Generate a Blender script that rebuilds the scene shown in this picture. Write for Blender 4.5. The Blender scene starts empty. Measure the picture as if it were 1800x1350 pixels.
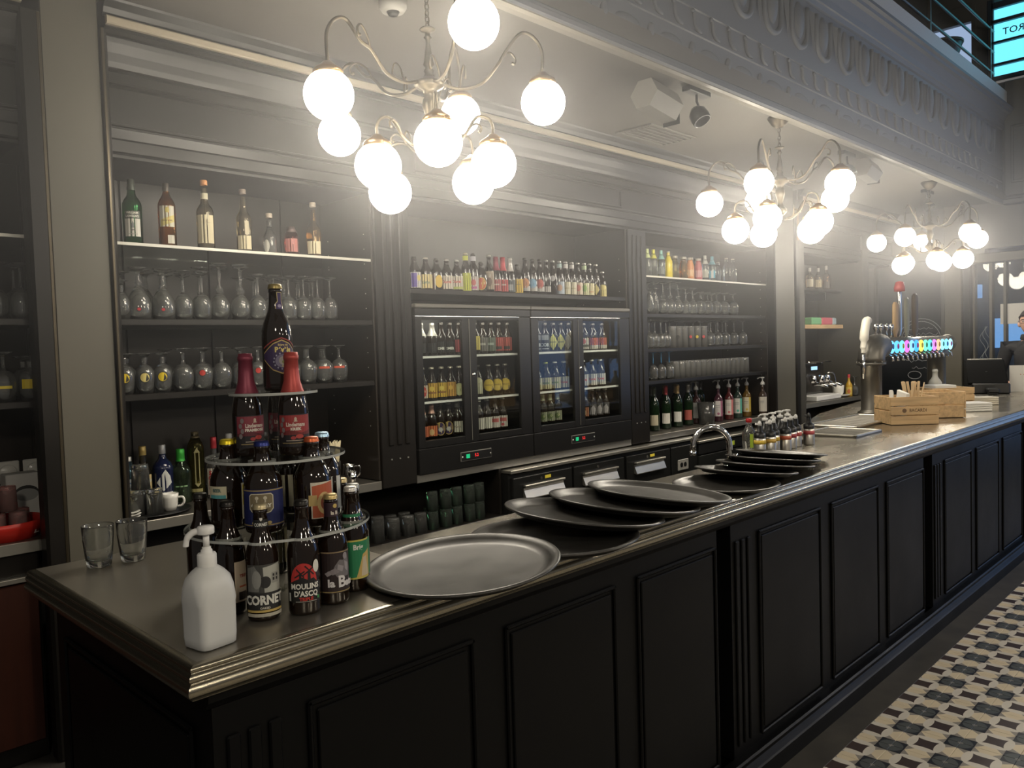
import bpy, bmesh, math, random
from math import sin, cos, pi, radians, atan2, hypot, sqrt
from mathutils import Vector, Matrix

random.seed(7)
C = bpy.context.scene.collection
SC = bpy.context.scene

# ------------------------------------------------------------------ camera, world, exposure
cam_d = bpy.data.cameras.new('camera')
cam = bpy.data.objects.new('camera', cam_d)
C.objects.link(cam)
YAW, PITCH, ROLL, FPX = 0.793265398, -0.0435333096, -0.0304914966, 1406.64551
_f = Vector((sin(YAW) * cos(PITCH), cos(YAW) * cos(PITCH), sin(PITCH)))
_r = Vector((cos(YAW), -sin(YAW), 0.0))
_u = _r.cross(_f)
_r2 = _r * cos(ROLL) + _u * sin(ROLL)
_u2 = -_r * sin(ROLL) + _u * cos(ROLL)
cam.matrix_world = Matrix(((_r2.x, _u2.x, -_f.x, 0.0), (_r2.y, _u2.y, -_f.y, 0.0), (_r2.z, _u2.z, -_f.z, 1.67), (0, 0, 0, 1)))
cam_d.sensor_fit = 'HORIZONTAL'
cam_d.sensor_width = 36.0
cam_d.lens = FPX * 36.0 / 1800.0
cam_d.clip_start = 0.05
cam_d.clip_end = 100.0
SC.camera = cam

world = bpy.data.worlds.new('world')
SC.world = world
world.use_nodes = True
_bg = world.node_tree.nodes['Background']
_bg.inputs[0].default_value = (1.0, 0.95, 0.88, 1)
_bg.inputs[1].default_value = 0.10

SC.view_settings.view_transform = 'Standard'
SC.view_settings.look = 'None'
SC.view_settings.exposure = 0.4
SC.view_settings.gamma = 1.0
SC.view_settings.use_curve_mapping = False
try:
    SC.cycles.max_bounces = 12
    SC.cycles.transmission_bounces = 10
    SC.cycles.transparent_max_bounces = 16
    SC.cycles.glossy_bounces = 4
    SC.cycles.diffuse_bounces = 3
    SC.cycles.volume_bounces = 0
    SC.cycles.caustics_refractive = False
    SC.cycles.caustics_reflective = False
    SC.cycles.sample_clamp_indirect = 4.0
    SC.cycles.blur_glossy = 0.5
except Exception:
    pass

GLOBE_L = 22.0          # radiance of the opal globes
PANE_L = 0.62             # radiance of the added blue pane
DOME_L = 38.0            # radiance of the front pendants' bulbs
VEIL_D = 0.09           # scattering of the volume that imitates lens glare round the lamps

# ------------------------------------------------------------------ materials
MATS = {}


def mat(name, col=(0.5, 0.5, 0.5), rough=0.5, metal=0.0, spec=0.5, emit=None, estr=0.0, noise=0.0, nscale=(8, 8, 8), bump=0.0, rvar=0.0, coat=0.0):
    if name in MATS:
        return MATS[name]
    m = bpy.data.materials.new(name)
    m.use_nodes = True
    nt = m.node_tree
    b = nt.nodes['Principled BSDF']
    b.inputs['Base Color'].default_value = (*col, 1)
    b.inputs['Roughness'].default_value = rough
    b.inputs['Metallic'].default_value = metal
    b.inputs['Specular IOR Level'].default_value = spec
    if coat:
        b.inputs['Coat Weight'].default_value = coat
        b.inputs['Coat Roughness'].default_value = 0.08
    if emit:
        b.inputs['Emission Color'].default_value = (*emit, 1)
        b.inputs['Emission Strength'].default_value = estr
    if noise or bump or rvar:
        tc = nt.nodes.new('ShaderNodeTexCoord')
        mp = nt.nodes.new('ShaderNodeMapping')
        mp.inputs['Scale'].default_value = nscale
        nz = nt.nodes.new('ShaderNodeTexNoise')
        nz.inputs['Scale'].default_value = 1.0
        nz.inputs['Detail'].default_value = 5.0
        nt.links.new(tc.outputs['Object'], mp.inputs[0])
        nt.links.new(mp.outputs[0], nz.inputs['Vector'])
        if noise:
            rp = nt.nodes.new('ShaderNodeValToRGB')
            rp.color_ramp.elements[0].position = 0.3
            rp.color_ramp.elements[1].position = 0.7
            rp.color_ramp.elements[0].color = (*[c * (1 - noise) for c in col], 1)
            rp.color_ramp.elements[1].color = (*[min(1, c * (1 + noise)) for c in col], 1)
            nt.links.new(nz.outputs['Fac'], rp.inputs[0])
            nt.links.new(rp.outputs[0], b.inputs['Base Color'])
        if rvar:
            mr = nt.nodes.new('ShaderNodeMapRange')
            mr.inputs[1].default_value = 0.3
            mr.inputs[2].default_value = 0.7
            mr.inputs[3].default_value = max(0.02, rough - rvar)
            mr.inputs[4].default_value = rough + rvar
            nt.links.new(nz.outputs['Fac'], mr.inputs[0])
            nt.links.new(mr.outputs[0], b.inputs['Roughness'])
        if bump:
            bp = nt.nodes.new('ShaderNodeBump')
            bp.inputs['Strength'].default_value = bump
            bp.inputs['Distance'].default_value = 0.002
            nt.links.new(nz.outputs['Fac'], bp.inputs['Height'])
            nt.links.new(bp.outputs[0], b.inputs['Normal'])
    MATS[name] = m
    return m


def glass(name, col=(1, 1, 1), rough=0.0, ior=1.5, bright_mix=0.06):
    if name in MATS:
        return MATS[name]
    m = bpy.data.materials.new(name)
    m.use_nodes = True
    nt = m.node_tree
    nt.nodes.remove(nt.nodes['Principled BSDF'])
    g = nt.nodes.new('ShaderNodeBsdfGlass')
    g.inputs['Color'].default_value = (*col, 1)
    g.inputs['Roughness'].default_value = rough
    g.inputs['IOR'].default_value = ior
    f = nt.nodes.new('ShaderNodeBsdfPrincipled')
    f.inputs['Base Color'].default_value = (0.9 * col[0], 0.88 * col[1], 0.84 * col[2], 1)
    f.inputs['Roughness'].default_value = 0.16
    f.inputs['Specular IOR Level'].default_value = 1.0
    mx = nt.nodes.new('ShaderNodeMixShader')
    mx.inputs[0].default_value = bright_mix  # pale share mixed in to imitate the sparkle of refracted light
    nt.links.new(g.outputs[0], mx.inputs[1])
    nt.links.new(f.outputs[0], mx.inputs[2])
    nt.links.new(mx.outputs[0], nt.nodes['Material Output'].inputs['Surface'])
    MATS[name] = m
    return m


def thin(name, col=(1, 1, 1), refl=0.12, rough=0.02):
    """clear pane or thin acrylic: lets light straight through and mirrors at its surface"""
    if name in MATS:
        return MATS[name]
    m = bpy.data.materials.new(name)
    m.use_nodes = True
    nt = m.node_tree
    nt.nodes.remove(nt.nodes['Principled BSDF'])
    t = nt.nodes.new('ShaderNodeBsdfTransparent')
    t.inputs['Color'].default_value = (*col, 1)
    g = nt.nodes.new('ShaderNodeBsdfGlossy')
    g.inputs['Roughness'].default_value = rough
    fr = nt.nodes.new('ShaderNodeFresnel')
    gm = nt.nodes.new('ShaderNodeNewGeometry')
    mr = nt.nodes.new('ShaderNodeMapRange')
    mr.inputs[3].default_value = 1.5
    mr.inputs[4].default_value = 1 / 1.5
    nt.links.new(gm.outputs['Backfacing'], mr.inputs[0])
    nt.links.new(mr.outputs[0], fr.inputs['IOR'])
    ad = nt.nodes.new('ShaderNodeMath')
    ad.operation = 'ADD'
    ad.use_clamp = True
    ad.inputs[1].default_value = refl
    mx = nt.nodes.new('ShaderNodeMixShader')
    nt.links.new(fr.outputs[0], ad.inputs[0])
    nt.links.new(ad.outputs[0], mx.inputs[0])
    nt.links.new(t.outputs[0], mx.inputs[1])
    nt.links.new(g.outputs[0], mx.inputs[2])
    nt.links.new(mx.outputs[0], nt.nodes['Material Output'].inputs['Surface'])
    MATS[name] = m
    return m


def emis(name, col, s):
    if name in MATS:
        return MATS[name]
    m = bpy.data.materials.new(name)
    m.use_nodes = True
    nt = m.node_tree
    nt.nodes.remove(nt.nodes['Principled BSDF'])
    e = nt.nodes.new('ShaderNodeEmission')
    e.inputs[0].default_value = (*col, 1)
    e.inputs[1].default_value = s
    nt.links.new(e.outputs[0], nt.nodes['Material Output'].inputs['Surface'])
    MATS[name] = m
    return m


BLACKW = mat('black_lacquered_wood', (0.012, 0.0103, 0.0087), 0.33, spec=0.35, noise=0.15, nscale=(2.5, 2.5, 2.5), rvar=0.04)
BROWNW = mat('dark_brown_panel', (0.024, 0.019, 0.015), 0.42, noise=0.15, nscale=(5, 2, 1.0))
REDW = mat('red_brown_door', (0.045, 0.012, 0.006), 0.4, noise=0.2, nscale=(20, 20, 2))
BARW = mat('bar_black_paint', (0.003, 0.003, 0.0031), 0.42, spec=0.13, rvar=0.04, nscale=(3, 3, 3))
GREYP = mat('grey_green_paint', (0.105, 0.096, 0.072), 0.5, noise=0.05, nscale=(2, 2, 2))
CEILP = mat('ceiling_paint', (0.14, 0.13, 0.112), 0.55, noise=0.04, nscale=(1, 1, 1))
BEAMP = mat('beam_paint', (0.155, 0.165, 0.185), 0.5)  # blue cast of the window daylight put into the grey paint
PARAP = mat('parapet_paint', (0.60, 0.61, 0.63), 0.5)
ZINC = mat('dark_zinc', (0.40, 0.37, 0.315), 0.30, 0.85, noise=0.07, nscale=(2.5, 2.5, 2.5), rvar=0.04)
ZINCE = mat('zinc_edge', (0.33, 0.30, 0.235), 0.24, 0.95)
STEEL = mat('brushed_steel', (0.60, 0.57, 0.50), 0.33, 0.9, noise=0.04, nscale=(2, 2, 2))
STEELD = mat('dark_steel_top', (0.2, 0.185, 0.16), 0.32, 0.7)
CHROME = mat('chrome', (0.85, 0.83, 0.8), 0.06, 1.0)
BRASS = mat('aged_brass', (0.11, 0.092, 0.065), 0.42, 1.0, noise=0.2, nscale=(30, 30, 30))
BRASSL = mat('bright_brass', (0.30, 0.185, 0.08), 0.32, 1.0)
PEWTER = mat('pewter', (0.16, 0.15, 0.13), 0.42, 0.85, noise=0.15, nscale=(9, 9, 9))
BLACKP = mat('black_plastic', (0.012, 0.012, 0.012), 0.35)
BLACKM = mat('black_metal', (0.018, 0.018, 0.017), 0.32, 0.3)
FRIDGE = mat('fridge_black', (0.012, 0.0115, 0.011), 0.28)
TRAYM = mat('tray_dark_rubber', (0.055, 0.052, 0.047), 0.33, 0.35, noise=0.12, nscale=(12, 12, 12), rvar=0.05)
WHITEP = mat('white_plastic', (0.78, 0.77, 0.74), 0.4)
PORC = mat('white_porcelain', (0.8, 0.78, 0.72), 0.2)
PAPER = mat('white_paper', (0.75, 0.73, 0.68), 0.7)
PINE = mat('pale_pine', (0.55, 0.37, 0.19), 0.55, noise=0.22, nscale=(4, 40, 40))
PINE2 = mat('stick_wood', (0.66, 0.49, 0.29), 0.6)
BEER = mat('brown_bottle_glass', (0.012, 0.006, 0.003), 0.06, coat=0.3)
GREENB = mat('green_bottle_glass', (0.008, 0.02, 0.008), 0.06, coat=0.3)
GLASS = glass('clear_glass', (0.98, 0.99, 0.98))
GLASSG = glass('green_tint_glass', (0.82, 0.96, 0.87), bright_mix=0.05)
GLASSB = glass('blue_tint_glass', (0.45, 0.75, 0.95))
GLASSF = glass('hazy_tumbler_glass', (0.97, 0.98, 0.97), bright_mix=0.16)
ACRYL = thin('clear_acrylic', (0.95, 0.96, 0.94), 0.0)
PANE = thin('door_glass', (0.95, 0.97, 0.95), 0.0)
SHELFG = thin('shelf_glass', (0.72, 0.76, 0.72), 0.06)
GLOBE = emis('opal_globe', (1.0, 0.91, 0.76), GLOBE_L)
REDT = mat('red_tray_plastic', (0.6, 0.03, 0.02), 0.35)
SCREW = mat('screw_steel', (0.8, 0.78, 0.7), 0.3, 0.9)
STONE = mat('dark_border_stone', (0.05, 0.045, 0.036), 0.5, noise=0.3, nscale=(6, 6, 6))
GROUT = mat('grout', (0.2, 0.18, 0.15), 0.8)
SOLID = {}


def paint(col, rough=0.55, metal=0.0):
    k = (tuple(round(c, 3) for c in col), rough, metal)
    if k not in SOLID:
        SOLID[k] = mat('print_%d' % len(SOLID), col, rough, metal)
    return SOLID[k]


# ------------------------------------------------------------------ mesh builder
class MB:
    def __init__(self):
        self.v, self.f, self.m, self.s = [], [], [], []

    def add(self, vs, fs, mi=0, smooth=False):
        b = len(self.v)
        self.v.extend(vs)
        for f in fs:
            self.f.append(tuple(b + i for i in f))
            self.m.append(mi)
            self.s.append(smooth)
        return self

    def box(self, x0, x1, y0, y1, z0, z1, mi=0):
        vs = [(x0, y0, z0), (x1, y0, z0), (x1, y1, z0), (x0, y1, z0), (x0, y0, z1), (x1, y0, z1), (x1, y1, z1), (x0, y1, z1)]
        return self.add(vs, [(3, 2, 1, 0), (4, 5, 6, 7), (0, 1, 5, 4), (1, 2, 6, 5), (2, 3, 7, 6), (3, 0, 4, 7)], mi)

    def bbox(self, x0, x1, y0, y1, z0, z1, c=0.003, mi=0):
        """box with chamfered edges"""
        bm = bmesh.new()
        bmesh.ops.create_cube(bm, size=1.0)
        for v in bm.verts:
            v.co = Vector((x0 + (v.co.x + .5) * (x1 - x0), y0 + (v.co.y + .5) * (y1 - y0), z0 + (v.co.z + .5) * (z1 - z0)))
        c = min(c, 0.45 * min(abs(x1 - x0), abs(y1 - y0), abs(z1 - z0)))
        bmesh.ops.bevel(bm, geom=list(bm.edges), offset=c, segments=1, affect='EDGES')
        self.bm(bm, mi)
        return self

    def bm(self, bm, mi=0, smooth=False):
        bm.verts.index_update()
        self.add([tuple(v.co) for v in bm.verts], [tuple(v.index for v in f.verts) for f in bm.faces], mi, smooth)
        bm.free()

    def lathe(self, prof, n=20, c=(0, 0, 0), mi=0, smooth=True, a0=0.0, a1=2 * pi, rot=None):
        full = abs(a1 - a0 - 2 * pi) < 1e-6
        k = n if full else n + 1
        vs, fs, idx = [], [], []
        for r, z in prof:
            if r < 1e-7:
                idx.append([len(vs)])
                vs.append((0, 0, z))
            else:
                idx.append(list(range(len(vs), len(vs) + k)))
                vs.extend((r * cos(a0 + (a1 - a0) * i / n), r * sin(a0 + (a1 - a0) * i / n), z) for i in range(k))
        for a, b in zip(idx[:-1], idx[1:]):
            for i in range(n):
                j = (i + 1) % k
                if len(a) == 1 and len(b) == 1:
                    continue
                if len(a) == 1:
                    fs.append((a[0], b[j], b[i]))
                elif len(b) == 1:
                    fs.append((a[i], a[j], b[0]))
                else:
                    fs.append((a[i], a[j], b[j], b[i]))
        if rot is not None:
            vs = [tuple(rot @ Vector(p)) for p in vs]
        vs = [(x + c[0], y + c[1], z + c[2]) for x, y, z in vs]
        return self.add(vs, fs, mi, smooth)

    def cyl(self, c, r, h, n=16, mi=0, axis='Z', r2=None):
        r2 = r if r2 is None else r2
        rot = {'Z': None, 'X': Matrix.Rotation(pi / 2, 3, 'Y'), 'Y': Matrix.Rotation(-pi / 2, 3, 'X')}[axis]
        b = len(self.s)
        self.lathe([(0, 0), (r, 0), (r2, h), (0, h)], n, c, mi, False, rot=rot)
        for i in range(b, len(self.s)):
            self.s[i] = len(self.f[i]) == 4
        return self

    def ball(self, c, r, n=24, m=14, mi=0, zs=1.0):
        return self.lathe([(r * sin(pi * k / m) if 0 < k < m else 0, -r * zs * cos(pi * k / m)) for k in range(m + 1)], n, c, mi)

    def tube(self, pts, r, n=8, mi=0, cap=True):
        pts = [Vector(p) for p in pts]
        rs = r if isinstance(r, (list, tuple)) else [r] * len(pts)
        vs, fs = [], []
        t0 = (pts[1] - pts[0]).normalized()
        ref = Vector((0, 0, 1)) if abs(t0.z) < 0.9 else Vector((1, 0, 0))
        a = t0.cross(ref).normalized()
        for i, p in enumerate(pts):
            t = (pts[min(i + 1, len(pts) - 1)] - pts[max(i - 1, 0)]).normalized()
            a = (a - t * a.dot(t)).normalized()
            b = t.cross(a)
            vs.extend(tuple(p + (a * cos(2 * pi * k / n) + b * sin(2 * pi * k / n)) * rs[i]) for k in range(n))
        for i in range(len(pts) - 1):
            for k in range(n):
                j = (k + 1) % n
                fs.append((i * n + k, i * n + j, (i + 1) * n + j, (i + 1) * n + k))
        if cap:
            fs.append(tuple(range(n - 1, -1, -1)))
            fs.append(tuple((len(pts) - 1) * n + k for k in range(n)))
        return self.add(vs, fs, mi, True)

    def extrude_x(self, prof, x0, x1, mi=0, closed=True, m0=0.0, m1=0.0, smooth=False):
        """profile [(y,z)...] swept along x; m0/m1 shift the ends by slope*y for mitres"""
        n = len(prof)
        vs = [(x0 + m0 * y, y, z) for y, z in prof] + [(x1 + m1 * y, y, z) for y, z in prof]
        fs = []
        for i in range(n if closed else n - 1):
            j = (i + 1) % n
            fs.append((i, j, n + j, n + i))
        if closed:
            fs.append(tuple(range(n - 1, -1, -1)))
            fs.append(tuple(range(n, 2 * n)))
        return self.add(vs, fs, mi, smooth)

    def prism(self, poly, z0, z1, mi=0):
        n = len(poly)
        vs = [(x, y, z0) for x, y in poly] + [(x, y, z1) for x, y in poly]
        fs = [(i, (i + 1) % n, n + (i + 1) % n, n + i) for i in range(n)]
        fs += [tuple(range(n - 1, -1, -1)), tuple(range(n, 2 * n))]
        return self.add(vs, fs, mi)

    def xf(self, M):
        self.v = [tuple(M @ Vector(p)) for p in self.v]
        return self

    def mesh(self, name, mats):
        me = bpy.data.meshes.new(name)
        me.from_pydata(self.v, [], self.f)
        for m in (mats if isinstance(mats, (list, tuple)) else [mats]):
            me.materials.append(m)
        me.polygons.foreach_set('material_index', self.m)
        me.polygons.foreach_set('use_smooth', self.s)
        bm = bmesh.new()
        bm.from_mesh(me)
        bmesh.ops.recalc_face_normals(bm, faces=bm.faces)
        bm.to_mesh(me)
        bm.free()
        me.update()
        return me


def link(name, data, parent=None, loc=(0, 0, 0), rz=0.0):
    o = bpy.data.objects.new(name, data)
    C.objects.link(o)
    o.location = loc
    o.rotation_euler = (0, 0, rz)
    if parent is not None:
        o.parent = parent
    return o


def obj(name, mb, mats, parent=None, loc=(0, 0, 0), rz=0.0):
    return link(name, mb.mesh(name, mats), parent, loc, rz)


def tag(o, label, cat=None, group=None, kind=None):
    if label:
        o['label'] = label
    if cat:
        o['category'] = cat
    if group:
        o['group'] = group
    if kind:
        o['kind'] = kind
    return o


def thing(name, label, cat, loc=(0, 0, 0), rz=0.0, group=None):
    return tag(link(name, None, None, loc, rz), label, cat, group)


def struct(name, mb, mats, label, cat='structure', loc=(0, 0, 0)):
    return tag(obj(name, mb, mats, None, loc), label, cat, None, 'structure')


def dup(root, loc, rz=0.0, label=None, group=None, scale=None):
    r = root.copy()
    C.objects.link(r)
    r.location = loc
    r.rotation_euler = (0, 0, rz)
    if scale:
        r.scale = (scale, scale, scale)
    if label:
        r['label'] = label
    if group:
        r['group'] = group
    for ch in list(root.children):
        c = ch.copy()
        C.objects.link(c)
        c.parent = r
        for g in list(ch.children):
            d = g.copy()
            C.objects.link(d)
            d.parent = c
    return r


ORD = ['first', 'second', 'third', 'fourth', 'fifth', 'sixth', 'seventh', 'eighth', 'ninth', 'tenth', 'eleventh', 'twelfth', 'thirteenth', 'fourteenth', 'fifteenth', 'sixteenth', 'seventeenth', 'eighteenth', 'nineteenth', 'twentieth', 'twenty-first', 'twenty-second', 'twenty-third', 'twenty-fourth', 'twenty-fifth', 'twenty-sixth', 'twenty-seventh', 'twenty-eighth', 'twenty-ninth', 'thirtieth']


def catmull(pts, n=6):
    P = [Vector(p) for p in pts]
    P = [P[0] * 2 - P[1]] + P + [P[-1] * 2 - P[-2]]
    out = []
    for i in range(1, len(P) - 2):
        for k in range(n):
            t = k / n
            a, b, c, d = P[i - 1], P[i], P[i + 1], P[i + 2]
            out.append(0.5 * ((2 * b) + (c - a) * t + (2 * a - 5 * b + 4 * c - d) * t * t + (3 * b - a - 3 * c + d) * t ** 3))
    out.append(P[-2])
    return out


def face_cam(x, y, off=0.0):
    return atan2(-y, -x) + pi / 2 + radians(off)


# ------------------------------------------------------------------ writing and labels bent round bottles
TXT = {}


def text_flat(s, size, bold=0.0, sx=1.0):
    """flat text mesh (verts 2-D centred, faces)"""
    k = (s, size, bold, sx)
    if k in TXT:
        return TXT[k]
    cu = bpy.data.curves.new('text', 'FONT')
    cu.body = s
    cu.size = size
    cu.align_x = 'CENTER'
    cu.align_y = 'CENTER'
    cu.resolution_u = 2
    cu.offset = bold
    o = bpy.data.objects.new('text', cu)
    C.objects.link(o)
    dg = bpy.context.evaluated_depsgraph_get()
    me = bpy.data.meshes.new_from_object(o.evaluated_get(dg))
    vs = [(v.co.x * sx, v.co.y) for v in me.vertices]
    fs = [tuple(p.vertices) for p in me.polygons]
    bpy.data.objects.remove(o)
    bpy.data.curves.remove(cu)
    bpy.data.meshes.remove(me)
    TXT[k] = (vs, fs)
    return TXT[k]


def art(items, R=None, coarse=False):
    """print made of flat shapes, in layers; R bends it round a cylinder of that radius (front at -Y).
    items: (kind, ..., colour). Returns MB, materials"""
    mb = MB()
    mats, idx = [], {}
    lay = 0.0
    for it in items:
        kind, col = it[0], it[-1]
        key = tuple(col)
        if key not in idx:
            idx[key] = len(mats)
            mats.append(paint(col[:3], *(col[3:] or ())))
        mi = idx[key]
        lay += 0.00018
        bm = bmesh.new()
        if kind == 'rect':
            u0, u1, z0, z1 = it[1:5]
            bm.faces.new([bm.verts.new((u, z, 0)) for u, z in ((u0, z0), (u1, z0), (u1, z1), (u0, z1))])
        elif kind == 'disc':
            u, z, ru, rz = it[1:5]
            n = 20
            bm.faces.new([bm.verts.new((u + ru * cos(2 * pi * i / n), z + rz * sin(2 * pi * i / n), 0)) for i in range(n)])
        elif kind == 'poly':
            bm.faces.new([bm.verts.new((u, z, 0)) for u, z in it[1]])
        elif kind == 'text':
            s, u, z, size = it[1:5]
            bold, sx = (it[5] if len(it) > 6 else 0.0), (it[6] if len(it) > 7 else 1.0)
            vs, fs = text_flat(s, size, bold, sx)
            bv = [bm.verts.new((a + u, b + z, 0)) for a, b in vs]
            for f in fs:
                try:
                    bm.faces.new([bv[i] for i in f])
                except ValueError:
                    pass
        if R:
            if not (coarse and kind == 'text'):
                us = [v.co.x for v in bm.verts]
                if us:
                    step = R * (0.45 if coarse else 0.2)
                    a = math.floor(min(us) / step) * step
                    while a < max(us):
                        bmesh.ops.bisect_plane(bm, geom=list(bm.verts) + list(bm.edges) + list(bm.faces), plane_co=(a, 0, 0), plane_no=(1, 0, 0))
                        a += step
            rr = R + 0.0004 + lay
            for v in bm.verts:
                u, z = v.co.x, v.co.y
                t = u / R
                v.co = Vector((rr * sin(t), -rr * cos(t), z))
        else:
            for v in bm.verts:
                v.co = Vector((v.co.x, -lay - 0.0003, v.co.y))
        mb.bm(bm, mi)
    return mb, mats


def art_obj(name, items, R, parent, coarse=False):
    mb, mats = art(items, R, coarse)
    me = bpy.data.meshes.new(name)
    me.from_pydata(mb.v, [], mb.f)
    for m in mats:
        me.materials.append(m)
    me.polygons.foreach_set('material_index', mb.m)
    me.update()
    return link(name, me, parent)

# ================================================================== SETTING
YF, YB = 3.77, 4.30          # front of the back bar, its back wall
ZC = 3.235                   # ceiling over the bar
XE = 10.9                    # end wall

# ---- floor with encaustic tiles
fl = struct('floor', MB().box(-3, 14.5, -3.0, 6.0, -0.06, -0.006), mat('floor_screed', (0.05, 0.045, 0.04), 0.6), 'dark floor behind and beneath the long bar')


def tile_mat():
    m = bpy.data.materials.new('encaustic_tile')
    m.use_nodes = True
    nt = m.node_tree
    b = nt.nodes['Principled BSDF']
    b.inputs['Roughness'].default_value = 0.38
    L = nt.links.new

    def val(x):
        return x

    def op(o, a, bb=None, c=None):
        n = nt.nodes.new('ShaderNodeMath')
        n.operation = o
        for i, x in enumerate((a, bb, c)):
            if x is None:
                continue
            if isinstance(x, (int, float)):
                n.inputs[i].default_value = x
            else:
                L(x, n.inputs[i])
        return n.outputs[0]
    tc = nt.nodes.new('ShaderNodeTexCoord')
    sp = nt.nodes.new('ShaderNodeSeparateXYZ')
    L(tc.outputs['Object'], sp.inputs[0])
    S = 0.1013
    ax = op('ABSOLUTE', op('DIVIDE', sp.outputs[0], S))      # 0 centre .. 1 joint
    ay = op('ABSOLUTE', op('DIVIDE', sp.outputs[1], S))
    inx = op('LESS_THAN', ax, 0.5)
    iny = op('LESS_THAN', ay, 0.5)
    star_c = op('MULTIPLY', inx, iny)
    dark_c = op('MULTIPLY', op('SUBTRACT', 1, inx), op('SUBTRACT', 1, iny))
    # petals: ellipses along the sides of the star cell
    ex = op('ADD', op('POWER', op('DIVIDE', op('SUBTRACT', ax, 0.5), 0.17), 2), op('POWER', op('DIVIDE', ay, 0.5), 2))
    ey = op('ADD', op('POWER', op('DIVIDE', op('SUBTRACT', ay, 0.5), 0.17), 2), op('POWER', op('DIVIDE', ax, 0.5), 2))
    pet = op('MAXIMUM', op('LESS_THAN', ex, 1), op('LESS_THAN', ey, 1))
    # circles round the tile corners
    dx = op('SUBTRACT', 1, ax)
    dy = op('SUBTRACT', 1, ay)
    rr = op('SQRT', op('ADD', op('POWER', dx, 2), op('POWER', dy, 2)))
    circ = op('LESS_THAN', rr, 0.45)
    cross = op('MULTIPLY', op('LESS_THAN', op('MINIMUM', dx, dy), 0.04), op('LESS_THAN', rr, 0.1))
    # cream diamonds on the side middles; grey triangles by the dark squares
    dia = op('MAXIMUM', op('LESS_THAN', op('ADD', op('DIVIDE', dx, 0.6), op('DIVIDE', ay, 0.5)), 1), op('LESS_THAN', op('ADD', op('DIVIDE', dy, 0.6), op('DIVIDE', ax, 0.5)), 1))

    def mix(f, c0, c1):
        n = nt.nodes.new('ShaderNodeMix')
        n.data_type = 'RGBA'
        L(f, n.inputs['Factor'])
        for nm, c in (('A', c0), ('B', c1)):
            s = [i for i in n.inputs if i.name == nm and i.type == 'RGBA'][0]
            if isinstance(c, tuple):
                s.default_value = (*c, 1)
            else:
                L(c, s)
        return [o for o in n.outputs if o.type == 'RGBA'][0]
    base = mix(dia, (0.30, 0.275, 0.24), (0.74, 0.64, 0.46))
    base = mix(star_c, base, (0.055, 0.035, 0.028))
    base = mix(dark_c, base, (0.018, 0.019, 0.023))
    base = mix(op('MULTIPLY', circ, dark_c), base, (0.085, 0.094, 0.093))
    base = mix(op('MULTIPLY', cross, dark_c), base, (0.3, 0.29, 0.27))
    base = mix(op('MULTIPLY', pet, op('SUBTRACT', 1, dark_c)), base, (0.70, 0.66, 0.58))
    nz = nt.nodes.new('ShaderNodeTexNoise')
    nz.inputs['Scale'].default_value = 9
    gm = nt.nodes.new('ShaderNodeNewGeometry')
    L(gm.outputs['Position'], nz.inputs['Vector'])
    mul = nt.nodes.new('ShaderNodeMix')
    mul.data_type = 'RGBA'
    mul.blend_type = 'MULTIPLY'
    mul.inputs['Factor'].default_value = 0.2
    ins = [i for i in mul.inputs if i.type == 'RGBA']
    L(base, ins[0])
    L(nz.outputs['Fac'], ins[1])
    L([o for o in mul.outputs if o.type == 'RGBA'][0], b.inputs['Base Color'])
    return m


TILE = tile_mat()
TP = 0.2026
tx0, ty0 = 3.653, 1.0775
tile_me = MB().bbox(-0.1003, 0.1003, -0.1003, 0.1003, -0.02, 0.0, 0.0012).mesh('tile', TILE)
rest = MB()
for i in range(-14, 40):
    for j in range(-12, 2):
        x, y = tx0 + i * TP, ty0 + j * TP
        near = -5 <= i <= 16 and -5 <= j <= 1
        if near and y < 0.37 + 2.0 - 0.3 * 0 and j >= -4:
            link('tile', tile_me, fl, (x, y, 0.0))
        else:
            b0 = len(rest.v)
            rest.box(x - 0.1003, x + 0.1003, y - 0.1003, y + 0.1003, -0.02, 0.0)


def tile_rest_mat():
    """the same tile pattern for the joined field: coordinates wrapped to one tile"""
    m = TILE.copy()
    m.name = 'encaustic_tile_field'
    nt = m.node_tree
    tc = [n for n in nt.nodes if n.type == 'TEX_COORD'][0]
    sp = [n for n in nt.nodes if n.type == 'SEPXYZ'][0]
    wr = nt.nodes.new('ShaderNodeVectorMath')
    wr.operation = 'WRAP'
    wr.inputs[1].default_value = (TP / 2, TP / 2, 10)
    wr.inputs[2].default_value = (-TP / 2, -TP / 2, -10)
    ad = nt.nodes.new('ShaderNodeVectorMath')
    ad.operation = 'SUBTRACT'
    ad.inputs[1].default_value = (tx0, ty0, 0)
    nt.links.new(tc.outputs['Object'], ad.inputs[0])
    nt.links.new(ad.outputs[0], wr.inputs[0])
    nt.links.new(wr.outputs[0], sp.inputs[0])
    return m


tag(obj('tile_field', rest, tile_rest_mat(), fl), None, kind='stuff')
obj('border_strip', MB().bbox(-2, 11, 1.3835 - 0.073, 1.47, -0.02, 0.001, 0.001), STONE, fl)

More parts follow.
